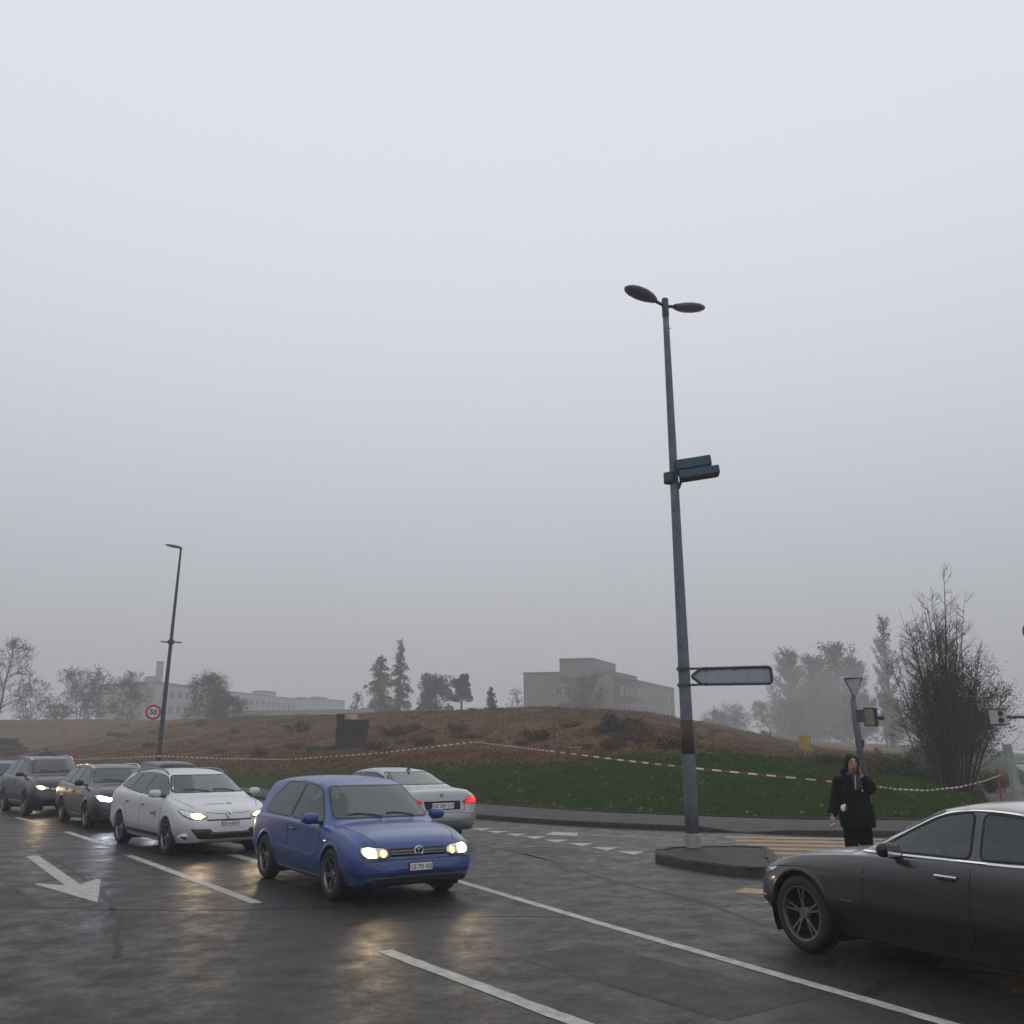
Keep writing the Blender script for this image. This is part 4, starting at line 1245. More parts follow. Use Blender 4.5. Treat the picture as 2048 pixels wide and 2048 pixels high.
def build_bmw(x, y, yaw, pm):
    c = new_car(bmw_spec(), 'silver_saloon', x, y, yaw, 'silver saloon car driving away with lit red tail lights')
    for sd in 'LR':
        P = [(.90, .99), (.42, 1.33), (.25, 1.395), (-.10, 1.405), (-.17, .985)]
        Q = [(-.225, .985), (-.16, 1.405), (-.75, 1.385), (-1.08, 1.29), (-1.28, 1.14), (-1.22, 1.02), (-1.15, 1.0)]
        c.window('front_side_window', sd, P, M['glass']); c.window('rear_side_window', sd, Q, M['glass_dark'])
        c.strip('window_trim', sd, [(.92, .965), (-.2, .962), (-1.22, .985), (-1.31, 1.13), (-1.10, 1.315), (-.75, 1.412 - .01), (-.1, 1.425)], .014, M['chrome'], off=.008)
        c.strip('door_gap', sd, [(.97, .93), (.98, .62), (.90, .29), (.0, .28), (-.14, .40), (-.19, .97)], .0115, M['seam'], off=.0014)
        c.strip('door_gap', sd, [(-.14, .40), (-.02, .28), (-.80, .29), (-.98, .55), (-1.18, .78), (-1.2, .97)], .0115, M['seam'], off=.0014)
    c.window('windscreen', 'F', [(.70, 1.05), (.55, 1.345), (-.55, 1.345), (-.70, 1.05)], M['glass_mist'], frame=.035)
    c.window('rear_window', 'B', [(.64, 1.145), (.535, 1.385), (-.535, 1.385), (-.64, 1.145)], M['glass_mist'], frame=.03)
    c.arches((1.444, -1.444), .36, pm, zc=.325)
    for sg in (1, -1):
        P = [(sg * .47, .845), (sg * .50, .785), (sg * .80, .775), (sg * .86, .86), (sg * .83, .955), (sg * .70, .945)]
        tl = c.patch('tail_light', 'B', round_poly(P, .025), M['tail_dim'], off=.008)
        for z, a, b in ((.80, .53, .84), (.835, .58, .85), (.87, .60, .85), (.905, .65, .84)):
            c.strip('light_bar', 'B', [(sg * a, z), (sg * b, z + .012)], .017, M['tail_lit'], off=.012, parent=tl)
        c.patch('rear_reflector', 'B', [(sg * .62, .40), (sg * .84, .41), (sg * .84, .435), (sg * .62, .425)], M['tail_red'], off=.005)
        c.strip('boot_gap', 'B', [(sg * .50, .66), (sg * .52, .80), (sg * .68, .97)], .0115, M['seam'], off=.0014)
        headl = c.patch('headlight', 'F', round_poly([(sg * .42, .66), (sg * .72, .66), (sg * .80, .74), (sg * .78, .80), (sg * .46, .73)], .03), M['lens_clear'], off=.006)
        c.patch('kidney_grille', 'F', round_poly([(sg * .03, .60), (sg * .25, .60), (sg * .27, .72), (sg * .04, .74)], .03), M['black_plastic'], off=.006)
        c.strip('bonnet_gap', 'U', [(1.25, sg * .74), (1.6, sg * .70), (1.98, sg * .58)], .0115, M['seam'], off=.0014)
    c.strip('boot_gap', 'B', [(-.52, .66), (.52, .66)], .0115, M['seam'], off=.0014)
    c.patch('plate_recess', 'B', round_poly([(-.40, .68), (.40, .68), (.43, .845), (-.43, .845)], .03), M['seam'], off=.002)
    c.strip('boot_trim', 'B', [(-.41, .852), (.41, .852)], .022, pm, off=.016)
    c.plate('B', .755, 'GE 284 519', w_=.50, h_=.11)
    c.strip('bumper_edge', 'B', [(-.84, .60), (-.3, .645), (.3, .645), (.84, .60)], .03, pm, off=.016)
    c.patch('bumper_valance', 'B', [(-.78, .30), (.78, .30), (.80, .345), (-.80, .345)], M['black_plastic'], off=.004)
    h, n = c.hit('B', 0, .945)
    bd = MB()
    bd.lathe([(.0005, .010), (.036, .010), (.040, 0)], 20)
    b_ = bd.build('badge', M['plate_black'], c.root); b_.location = h; b_.rotation_euler = (0, R(-90), 0)
    for k, (mm) in enumerate(('logo blue', None, 'logo blue', None)):
        a0 = k * math.pi / 2
        MB().add([(0, 0, .012)] + [(.025 * math.cos(a0 + t), .025 * math.sin(a0 + t), .012) for t in np.linspace(0, math.pi / 2, 6)], [(0, q, q + 1) for q in range(1, 6)]).build('badge_quarter', bpy.data.materials['logo blue'] if mm else M['white_paint'], b_)
    fin = MB().add([(-.95, -.02, 1.425), (-.95, .02, 1.425), (-1.12, .012, 1.408), (-1.12, -.012, 1.408), (-1.09, 0, 1.475), (-1.07, 0, 1.478)], [(0, 1, 5), (0, 5, 4, 3), (1, 2, 4, 5), (2, 3, 4)]).build('shark_fin_aerial', M['black_plastic'], c.root)
    c.plate('F', .47, 'GE 284519')
    c.patch('lower_intake', 'F', [(-.62, .27), (.62, .27), (.58, .38), (-.58, .38)], M['black_plastic'], off=.004)
    c.mirror(.86, 1.02, .99, pm); c.handle(-.02, .83, pm); c.handle(-1.0, .85, pm)
    c.interior(.92, .10, -.85, belt=.95, hr=1.19, yw=.68)
    c.wheels((1.444, -1.444), .33, .225, 1.58, .225, 5)
    c.finish(pm)
    return c

# ---------------------------------------------------------------- dark grey four-door coupe
def cls_spec():
    return dict(W=.938, zm=.70, tuck=.15, nose=.85, tail=.7, p=3.0, n=170,
        top=[(-2.63, .52), (-2.62, .66), (-2.57, .76), (-2.53, .92), (-2.46, .985), (-2.25, 1.02), (-2.0, 1.075), (-1.5, 1.235), (-1.1, 1.335), (-.75, 1.388), (-.4, 1.41), (-.15, 1.40), (.10, 1.355), (.28, 1.285), (.78, 1.0), (.92, .955), (1.4, .905), (1.75, .845), (2.0, .765), (2.16, .675), (2.25, .575), (2.30, .50), (2.31, .42)],
        bot=[(-2.63, .45), (-2.57, .33), (-2.3, .25), (-1.3, .19), (0, .17), (1.3, .175), (1.9, .185), (2.15, .21), (2.25, .25), (2.31, .38)],
        belt=[(-2.63, .68), (-2.5, .88), (-2.2, .98), (-1.5, 1.0), (-.3, .965), (.6, .925), (.95, .905), (1.5, .85), (1.9, .745), (2.1, .64), (2.2, .56), (2.31, .44)],
        wbelt=[(-2.63, .82), (-1.9, .84), (-1.5, .85), (-.3, .86), (.6, .845), (.95, .835), (1.7, .825), (2.31, .80)],
        wedge=[(-2.63, .68), (-2.3, .69), (-2.0, .63), (-1.45, .55), (-.8, .565), (-.4, .57), (.05, .575), (.35, .62), (.82, .74), (1.3, .71), (2.0, .65), (2.31, .60)],
        drop=[(-2.63, .03), (-2.2, .03), (-1.5, .06), (-.4, .06), (0, .06), (.4, .075), (.75, .05), (1.1, .03), (2.31, .03)])
def build_cls(x, y, yaw, pm):
    c = new_car(cls_spec(), 'grey_coupe', x, y, yaw, 'dark grey low coupe with bright chrome window surround passing before the pedestrian')
    for sd in 'LR':
        P = [(.58, .972), (.26, 1.155), (.0, 1.285), (-.22, 1.338), (-.30, 1.345), (-.39, .987)]
        Q = [(-.48, .99), (-.39, 1.348), (-.75, 1.338), (-1.1, 1.295), (-1.5, 1.185), (-1.78, 1.08), (-1.72, 1.04), (-1.45, 1.022)]
        c.window('front_side_window', sd, P, M['glass'], frame_mat=M['seam'])
        c.window('rear_side_window', sd, Q, M['glass_dark'], frame_mat=M['seam'])
        c.strip('window_chrome', sd, [(.74, .948), (.2, .957), (-.75, .970), (-1.5, 1.0), (-1.80, 1.045), (-1.85, 1.068)], .026, M['chrome'], off=.010, step=.04)
        arc = [(.62, .985), (.26, 1.178), (.0, 1.308), (-.25, 1.360), (-.45, 1.372), (-.70, 1.368), (-1.1, 1.322), (-1.5, 1.212), (-1.84, 1.078)]
        arc = [(a, min(b, float(c.T(a) - c.D(a)) - .004)) for a, b in arc]
        c.strip('window_chrome', sd, np.array(chaikin([np.array(q) for q in arc], 2)), .024, M['chrome'], off=.010, step=.04)
        c.strip('door_gap', sd, [(.62, .92), (.66, .62), (.60, .29), (-.25, .28), (-.38, .40), (-.44, .97)], .0115, M['seam'], off=.0014)
        c.strip('door_gap', sd, [(-.38, .40), (-.27, .28), (-.94, .29), (-1.08, .55), (-1.45, .80), (-1.62, .99)], .0115, M['seam'], off=.0014)
        # shoulder crease falling from the front wing along the doors
        cr = np.array(chaikin([np.array(q) for q in [(1.95, .70), (1.5, .77), (1.0, .77), (.2, .72), (-.6, .635), (-1.3, .53)]], 2))
        c.strip('body_crease', sd, cr, .030, pm, off=.011, step=.05)
        c.patch('wing_marker', sd, [(.93, .525), (.80, .52), (.80, .53), (.93, .537)], M['chrome'], off=.004, skirt=False)
    c.window('windscreen', 'F', [(.715, 1.035), (.545, 1.325), (-.545, 1.325), (-.715, 1.035)], M['glass_mist'], frame=.035)
    c.window('rear_window', 'B', [(.58, 1.13), (.50, 1.34), (-.50, 1.34), (-.58, 1.13)], M['glass_dark'], frame=.03)
    c.arches((1.437, -1.437), .375, pm, zc=.335)
    for sg in (1, -1):
        hd = c.patch('headlight', 'F', round_poly([(sg * .50, .575), (sg * .70, .56), (sg * .83, .615), (sg * .868, .70), (sg * .84, .735), (sg * .62, .675)], .03), mat('frosted headlamp', (.55, .56, .58), rough=.2, coat=.6) if sg > 0 else bpy.data.materials['frosted headlamp'], off=.008)
        c.patch('headlight_wrap', 'L' if sg > 0 else 'R', round_poly([(2.21, .555), (2.0, .605), (1.74, .70), (1.75, .735), (1.98, .70), (2.18, .63)], .02), bpy.data.materials['frosted headlamp'], off=.007, parent=hd)
        c.patch('bulb', 'F', circle((sg * .68, .625), .045), M['lens_clear'], off=.012, parent=hd)
        c.strip('lamp_rim', 'F', round_poly([(sg * .50, .575), (sg * .70, .56), (sg * .83, .615), (sg * .868, .70), (sg * .84, .735), (sg * .62, .675)], .03), .008, M['seam'], off=.009, closed=True, parent=hd, step=.03)
        c.strip('bumper_chrome', 'F', [(sg * .55, .42), (sg * .87, .43)], .014, M['chrome'], off=.008)
        c.patch('side_intake', 'F', [(sg * .50, .26), (sg * .80, .27), (sg * .82, .40), (sg * .52, .38)], M['black_plastic'], off=.004)
        c.strip('bonnet_gap', 'U', [(.95, sg * .765), (1.5, sg * .73), (2.0, sg * .62)], .0115, M['seam'], off=.0014)
        tl = c.patch('tail_light', 'B', round_poly([(sg * .50, .80), (sg * .80, .78), (sg * .86, .88), (sg * .82, .93), (sg * .55, .92)], .03), M['tail_dim'], off=.008)
        c.strip('exhaust_trim', 'B', [(sg * .45, .31), (sg * .70, .315)], .05, M['chrome'], off=.010)
    g = c.patch('grille', 'F', round_poly([(-.36, .47), (.36, .47), (.40, .69), (-.40, .69)], .04), M['black_plastic'], off=.004)
    c.strip('grille_bar', 'F', [(-.37, .59), (.37, .59)], .03, M['chrome'], off=.012, parent=g)
    c.patch('lower_intake', 'F', [(-.45, .26), (.45, .26), (.42, .36), (-.42, .36)], M['black_plastic'], off=.004)
    c.plate('F', .43, 'GE 90 216'); c.plate('B', .68, 'GE 90216', w_=.48, h_=.11)
    c.strip('boot_gap', 'B', [(-.50, .60), (.50, .60)], .0115, M['seam'], off=.0014)
    c.mirror(.29, 1.005, 1.0, M['black_plastic'], size=(.12, .19, .125))
    c.handle(-.22, .84, M['chrome'], L=.21); c.handle(-1.38, .86, M['chrome'], L=.21)
    wipers(c, .8, 1.03, .62)
    c.interior(.50, -.35, -1.15, belt=.95, hr=1.17, yw=.70)
    c.wheels((1.437, -1.437), .335, .245, 1.60, .24, 5)
    c.finish(pm)
    return c

P_blue = paint('cobalt blue paint', (.003, .042, .20), metal=.0, rough=.38, coat=.5, drops=.05)
P_white = paint('white paint', (.52, .53, .53), rough=.4, coat=.5, drops=.05)
P_dark = paint('graphite paint', (.014, .0145, .016), metal=.2, rough=.32, coat=.5, drops=.05)
P_black = paint('black brown paint', (.010, .0095, .009), metal=.15, rough=.32, coat=.5, drops=.05)
P_silver = paint('silver paint', (.36, .37, .385), metal=.5, rough=.36)
P_grey = paint('dark grey paint', (.030, .031, .032), metal=.15, rough=.30, coat=.6, drops=.04)
P_teal = paint('dull blue paint', (.03, .09, .16), metal=.1)
build_golf(-2.295, 13.74, -56.4, P_blue, 'cobalt blue three-door hatchback with lit warm headlights at the head of the queue')
build_megane(-6.50, 18.96, -50.6, P_white)
build_dark('wagon', -10.49, 24.66, -53.2, P_dark, 'dark grey estate car with cold white headlights behind the white estate', 'dark_estate_car')
build_dark('suv', -14.41, 29.12, -49.5, P_black, 'tall black off-road car with chrome roof rails and warm headlights', 'black_off_road_car')
build_bmw(-2.83, 20.9, 126.0, P_silver)
build_cls(4.23, 8.4, 117.5, P_grey)
g2 = build_golf(-18.6, 34.3, -51, P_teal, 'dull blue hatchback behind the tall black off-road car', lit=True, text='GE 331 907', name='dull_blue_hatchback')
# ------------------------------------------------------------------ street furniture
M['galv'] = mat('galvanised steel', (.155, .175, .205), rough=.6, metal=.3, color2=(.085, .098, .122), vscale=5, detail=8, bump=.15, bscale=30)
M['galv_dark'] = mat('dark steel', (.05, .054, .065), rough=.6, metal=.3, var=.25, vscale=9)
M['rust'] = mat('rust stained steel', (.06, .032, .022), rough=.85, color2=(.036, .032, .032), vscale=6, detail=8)
M['concrete'] = mat('pale concrete foot', (.34, .35, .33), rough=.8, color2=(.22, .23, .22), vscale=8)
M['lamp_glass'] = mat('lamp cover', (.30, .30, .35), rough=.25, coat=.4)
M['teal'] = mat('teal metal box', (.030, .085, .115), rough=.45, metal=.2, color2=(.022, .06, .085), vscale=6)
M['teal_under'] = mat('lamp underside', (.05, .052, .056), rough=.5, var=.3, vscale=12)
M['sign_back'] = mat('bare sign sheet', (.33, .35, .39), rough=.5, metal=.3, color2=(.26, .28, .32), vscale=5)
M['sign_red'] = mat('sign red', (.42, .02, .03), rough=.45)
M['sign_white'] = mat('sign white', (.68, .68, .68), rough=.45)
M['sign_black'] = mat('sign black', (.012, .012, .012), rough=.5)

def lamp_head(parent, p, d, L=.78, wd=.33, tilt=.14):
    """flat cobra head: upper shell and a bowl below; p root of the head, d outward direction"""
    d = Vector((d[0], d[1], 0)).normalized(); n = Vector((-d.y, d.x, 0)); up = Vector((0, 0, 1))
    dd = (d * math.cos(tilt) + up * math.sin(tilt)); uu = dd.cross(n) * -1
    if uu.z < 0: uu = -uu
    prof = [(0, .055, .05), (.06, .085, .06), (.18, .135, .075), (.36, .165, .085), (.55, .155, .075), (.68, .115, .055), (.75, .06, .032), (.78, .01, .006)]
    sh = MB(); V = []; N = 14
    for t, w_, h_ in prof:
        t = t / .78 * L
        for k in range(N):
            a = math.pi * k / (N - 1)
            V.append(p + dd * t + n * (math.cos(a) * w_ * wd / .33) + uu * (math.sin(a) * h_))
    F_ = [(i * N + k, i * N + k + 1, (i + 1) * N + k + 1, (i + 1) * N + k) for i in range(len(prof) - 1) for k in range(N - 1)]
    sh.add(V, F_)
    o = sh.build('lamp_head', M['galv'], parent, smooth=True)
    bw = MB(); V = []
    for t, w_, h_ in prof:
        t = t / .78 * L
        for k in range(N):
            a = math.pi * k / (N - 1)
            V.append(p + dd * t + n * (math.cos(a) * w_ * wd / .33 * .985) - uu * (math.sin(a) * h_ * .7 + .002))
    bw.add(V, [f[::-1] for f in F_])
    bw.build('lamp_cover', M['lamp_glass'], o, smooth=True)

def street_lamp(px, py_base, base, top_z, r0, r1, lean, label):
    root = empty('street_lamp', base, 0, label, 'street lamp', 'tall steel street lamps')
    H = top_z - base[2]
    pts = [(lean * z / H, 0, z) for z in np.linspace(0, H, 9)]
    rad = [r0 + (r1 - r0) * z / H for z in np.linspace(0, H, 9)]
    MB().tube(pts, rad, 16).build('pole', M['galv'], root, smooth=True)
    return root, H
lb = Vector((3.27, 17.26, .14))
lt = at_depth(1330, 604, 17.26).z
SL, H = street_lamp(0, 0, lb, lt, .135, .062, 0.0, 'tall twin-headed steel street lamp standing on the traffic island')
top = at_depth(1330, 604, 17.26); lean = top.x - lb.x
bpy.data.objects.remove(SL.children[0])
zz = np.linspace(0, H, 13)
MB().tube([(lean * z / H, 0, z) for z in zz], [.128 - .068 * z / H for z in zz], 18).build('pole', M['galv'], SL, smooth=True)
MB().lathe([(.150, 0), (.150, .22), (.135, .235), (.128, .235)], 18).build('foot_collar', M['concrete'], SL)
pz = lambda py: at_depth(1370, py, 17.26).z - lb.z
px_at = lambda z: lean * z / H
rr_ = lambda z: .128 - .068 * z / H
z0, z1 = pz(1508), pz(1440)
MB().tube([(px_at(z0), 0, z0), (px_at(z1), 0, z1)], [rr_(z0) + .004, rr_(z1) + .004], 18).build('rust_band', M['rust'], SL, smooth=True)
MB().lathe([(.068, H - .35), (.072, H - .34), (.072, H + .06), (.05, H + .08), (.0005, H + .08)], 16, Matrix.Translation((lean, 0, 0))).build('pole_cap', M['galv_dark'], SL, smooth=True)
for d, Lr in (((-.86, -.51), .22), ((.90, .44), .20)):
    p0 = Vector((lean, 0, H - .10)); dv = Vector((d[0], d[1], 0)).normalized()
    p1 = p0 + dv * (.06 + Lr) + Vector((0, 0, .05))
    MB().tube([p0, p1], .034, 10).build('arm', M['galv_dark'], SL, smooth=True)
    lamp_head(SL, p1 - dv * .02, d, L=.80, wd=.43)
MB().tube([(lean + .06, 0, H - .62), (lean + .10, 0, H - .6)], .01, 6).build('hook', M['galv_dark'], SL)

# pair of teal floodlight boxes clamped to the pole
fb = at_depth(1340, 945, 17.26)
FB = empty('floodlight', (fb.x, 17.26, fb.z), R(-8), 'pair of teal floodlight boxes clamped to the twin-headed lamp pole', 'floodlight')
def flood(c, size, tilt, name):
    Mx = Matrix.Rotation(tilt, 3, 'Y')
    mb = MB(); x, y, z = size
    P = [(-x / 2, -y / 2, -z / 2), (x / 2, -y / 2, -z / 2), (x / 2, y / 2, -z / 2), (-x / 2, y / 2, -z / 2), (-x / 2, -y / 2, z / 2), (x / 2, -y / 2, z / 2), (x / 2, y * .3, z / 2), (-x / 2, y * .3, z / 2)]
    mb.add([Mx @ Vector(p) + Vector(c) for p in P], [(0, 3, 2, 1), (4, 5, 6, 7), (0, 1, 5, 4), (1, 2, 6, 5), (2, 3, 7, 6), (3, 0, 4, 7)])
    o = mb.build(name, M['teal'], FB); bevel_obj(o, .012, 2)
    g = MB().box((0, 0, 0), (x * .9, y * .84, .02)).build('lamp_window', M['teal_under'], o)
    g.location = Vector(c) + Mx @ Vector((0, 0, -z / 2 - .006)); g.rotation_euler = Mx.to_euler()
flood((.46, -.05, .14), (.70, .30, .20), R(-7), 'upper_box')
flood((.56, -.14, -.09), (.78, .32, .16), R(-7), 'lower_box')
MB().box((.10, 0, .05), (.16, .10, .24)).build('bracket', M['teal'], FB)
MB().tube([(-.01, 0, -.22), (-.01, 0, -.02)], .125, 14).build('clamp', M['galv_dark'], FB)
MB().box((.18, -.02, -.27), (.06, .05, .16), Matrix.Rotation(R(20), 3, 'Y')).build('cable_lug', M['galv_dark'], FB)

# direction sign seen from the back
ds = at_depth(1378, 1352, 17.2)
DSR = empty('direction_sign', (ds.x, 17.2, ds.z), R(1.5), 'long arrow-shaped direction sign seen from behind on the lamp pole', 'road sign')
sc = 17.2 / .967 / FPX * 1.02
def dpx(px, py): q = at_depth(px, py, 17.2); return (q.x - ds.x, q.z - ds.z)
arrow_pts = [dpx(1382, 1353), dpx(1402, 1337), dpx(1538, 1333), dpx(1543, 1338), dpx(1545, 1363), dpx(1540, 1367), dpx(1404, 1369)]
MB().add([(a, .012, b) for a, b in arrow_pts] + [(a, -.0, b) for a, b in arrow_pts], [tuple(range(7)), tuple(range(13, 6, -1))] + [(k, 7 + k, 7 + (k + 1) % 7, (k + 1) % 7) for k in range(7)]).build('sign_sheet', M['sign_back'], DSR)
loopc = np.array(round_poly([np.array(p) for p in arrow_pts], .05))
MB().tube([(a, -.012, b) for a, b in np.vstack([loopc, loopc[:1]])], .026, 8, caps=False).build('sign_frame', M['galv_dark'], DSR, smooth=True)
for (pa, pb) in (((1376, 1337.5), (1405, 1337)), ((1378, 1370), (1405, 1369))):
    MB().tube([(dpx(*pa)[0], -.012, dpx(*pa)[1]), (dpx(*pb)[0], -.012, dpx(*pb)[1])], .022, 8).build('bracket_arm', M['galv_dark'], DSR)
    z = dpx(*pa)[1]
    MB().lathe([(.118, z - .03), (.124, z - .03), (.124, z + .03), (.118, z + .03)], 16, Matrix.Translation((dpx(1368, 1350)[0], .06, 0))).build('clamp', M['galv_dark'], DSR)
for px in (1413, 1471, 1530):
    for py in (1339 - (px - 1413) * .03, 1367):
        q = dpx(px, py); MB().box((q[0], -.02, q[1]), (.03, .03, .05)).build('clip', M['galv_dark'], DSR)

# second lamp up the road, with the speed limit sign
b2 = Vector((-17.4, 46.0, .13))
t2 = at_depth(362, 1097, 46.0)
S2 = empty('street_lamp', b2, 0, 'slim single-headed steel street lamp carrying the round fifty sign', 'street lamp', 'tall steel street lamps')
H2 = t2.z - b2.z; ln2 = t2.x - b2.x
low = at_depth(318, 1508, 46); ln0 = low.x - b2.x
MB().tube([(ln0 + (ln2 - ln0) * max(0, (z - 2)) / (H2 - 2), 0, z) for z in np.linspace(0, H2, 11)], [.13 - .075 * z / H2 for z in np.linspace(0, H2, 11)], 14).build('pole', M['galv_dark'], S2, smooth=True)
lamp_head(S2, Vector((ln2 + .06, 0, H2 + .02)), (-.93, -.36), L=.86, wd=.40)
zb = at_depth(343, 1284, 46).z - b2.z; xb = ln0 + (ln2 - ln0) * (zb - 2) / (H2 - 2)
MB().tube([(xb - .52, 0, zb + .03), (xb - .2, .05, zb), (xb + .2, .05, zb), (xb + .52, 0, zb - .03)], .035, 8).build('banner_bracket', M['galv_dark'], S2)
MB().tube([(xb, 0, zb - .1), (xb, 0, zb + .1)], .16, 12).build('clamp', M['galv_dark'], S2)
c5 = at_depth(306.5, 1424.5, 45.8)
S5 = empty('speed_limit_sign', c5, R(18), 'round red-rimmed speed limit sign reading fifty on the slim lamp pole', 'road sign')
S5.rotation_euler = (0, R(8), R(18))
rs = .37
ry = Matrix.Rotation(R(90), 4, 'X')
MB().lathe([(.0005, .01), (rs, .01), (rs, -.015)], 32, ry).build('sign_disc', M['sign_red'], S5)
MB().lathe([(.0005, .014), (rs * .70, .014)], 32, ry).build('sign_field', M['sign_white'], S5)
tn = link('numerals', text_mesh('50', .36, .002, bold=.012), M['sign_black'], S5)
tn.rotation_euler = (R(90), 0, 0); tn.location = (0, -.018, -.005)
MB().tube([(.3, .03, 0), (.62, .12, .02)], .03, 6).build('bracket', M['galv_dark'], S5)

# give-way post with signal box, beside the crossing
gy_ = 23.0
gb = at_depth(1742, 1640, gy_); gt = at_depth(1705, 1388, gy_)
GP = empty('sign_post', (gb.x, gy_, .12), 0, 'leaning grey post with small triangular sign behind the pedestrian', 'sign post')
MB().tube([(0, 0, 0), ((gt.x - gb.x) * .93, 0, (gt.z - .12) * .80), ((gt.x - gb.x), 0, (gt.z - .12) * .95), (gt.x - gb.x, 0, gt.z - .12)], [.088, .078, .062, .03], 14).build('post', M['galv'], GP, smooth=True)
def gpx(px, py): q = at_depth(px, py, gy_ - .06); return (q.x - gb.x, -.06, q.z - .12)
tri = [gpx(1688.5, 1357), gpx(1724, 1355.5), gpx(1710, 1397)]
MB().tube([tri[0], tri[1], tri[2], tri[0]], .021, 8).build('triangle_frame', M['galv_dark'], GP)
cT = np.mean(np.array(tri), 0)
ti = [tuple(cT + (np.array(p) - cT) * .93 + np.array([0, .012, 0])) for p in tri]
MB().add(ti + [(p[0], p[1] + .006, p[2]) for p in ti], [(0, 1, 2), (5, 4, 3), (0, 3, 4, 1), (1, 4, 5, 2), (2, 5, 3, 0)]).build('triangle_sheet', M['sign_back'], GP)
q = gpx(1719, 1432)
MB().box((q[0], 0, q[2]), (.17, .20, .30)).build('mounting_box', M['galv_dark'], GP)
MB().tube([(gpx(1724, 1480)[0], 0, gpx(1724, 1480)[2]), (gpx(1723, 1495)[0], 0, gpx(1723, 1495)[2])], .082, 14).build('sticker', M['galv_dark'], GP)
# signal head turned away from us
sp_ = at_depth(1738, 1434, gy_)
SG = empty('pedestrian_signal', sp_, R(-24), 'signal lamp box with yellowish back and black hood on the leaning post', 'traffic signal')
o = MB().box((0, 0, 0), (.24, .16, .42)).build('backplate', mat('yellowish grey back', (.22, .215, .13), rough=.6, color2=(.15, .15, .10), vscale=6), SG); bevel_obj(o, .02, 2)
o = MB().box((.15, .05, 0), (.10, .24, .45)).build('housing', M['black_plastic'], SG); bevel_obj(o, .03, 2)
for z in (.215, -.215): MB().box((.02, -.0, z), (.28, .20, .02)).build('housing_edge', M['black_plastic'], SG)
MB().tube([(.20, .08, -.02), (.33, .12, -.02)], [.05, .055], 10).build('lamp_hood', M['black_plastic'], SG)

# signal pole at the right-hand corner
yp = 21.6
pb = at_depth(2042, 1620, yp); pt = at_depth(2029, 1380, yp)
SP = empty('signal_pole', (pb.x, yp, .12), 0, 'pale signal pole with round sign by the corner of the side road', 'signal pole')
MB().tube([(1.05, 0, 0), (1.05, 0, at_depth(2060, 1200, yp).z)], [.075, .06], 14).build('pole', mat('pale pole paint', (.30, .31, .30), rough=.6, var=.2, vscale=4), SP, smooth=True)
cr_ = at_depth(2067, 1264, yp - .1)
MB().lathe([(.0005, .012), (.26, .012), (.26, -.012), (.0005, -.012)], 28, Matrix.Translation((cr_.x - pb.x, -.1, cr_.z - .12)) @ Matrix.Rotation(R(90), 4, 'X')).build('round_sign', M['galv_dark'], SP)
sb_ = at_depth(1996, 1434, yp - .15)
SB = empty('signal_box', sb_, R(4), 'white two-lamp signal box with black round lenses on the pale pole', 'traffic signal')
o = MB().box((0, 0, 0), (.30, .20, .34)).build('housing', mat('signal white', (.40, .41, .40), rough=.5, var=.1, vscale=8), SB); bevel_obj(o, .015, 2)
for z in (.075, -.075):
    MB().lathe([(.0005, .03), (.055, .03), (.062, .0)], 18, Matrix.Translation((.0, -.1, z)) @ Matrix.Rotation(R(90), 4, 'X')).build('lens', M['sign_black'], SB)
for z in (.178, -.178): MB().box((0, -.01, z), (.32, .23, .018)).build('edge_plate', M['sign_black'], SB)
MB().box((.86, .08, 0), (1.46, .06, .06)).build('bracket', M['galv_dark'], SB)
bo = at_depth(2040, 1600, 22.4)
BL = empty('bollard', (bo.x, 22.4, .12), 0, 'pale square bollard beside the corner bush', 'bollard')
hb = at_depth(2031, 1487, 22.4).z - .12
o = MB().box((-.06, 0, hb / 2), (.19, .17, hb), Matrix.Rotation(R(-5), 3, 'Y'), taper=.85).build('post', bpy.data.materials['pale pole paint'], BL); bevel_obj(o, .015, 2)
MB().box((0, 0, .05), (.28, .26, .10)).build('footing', M['concrete'], BL)

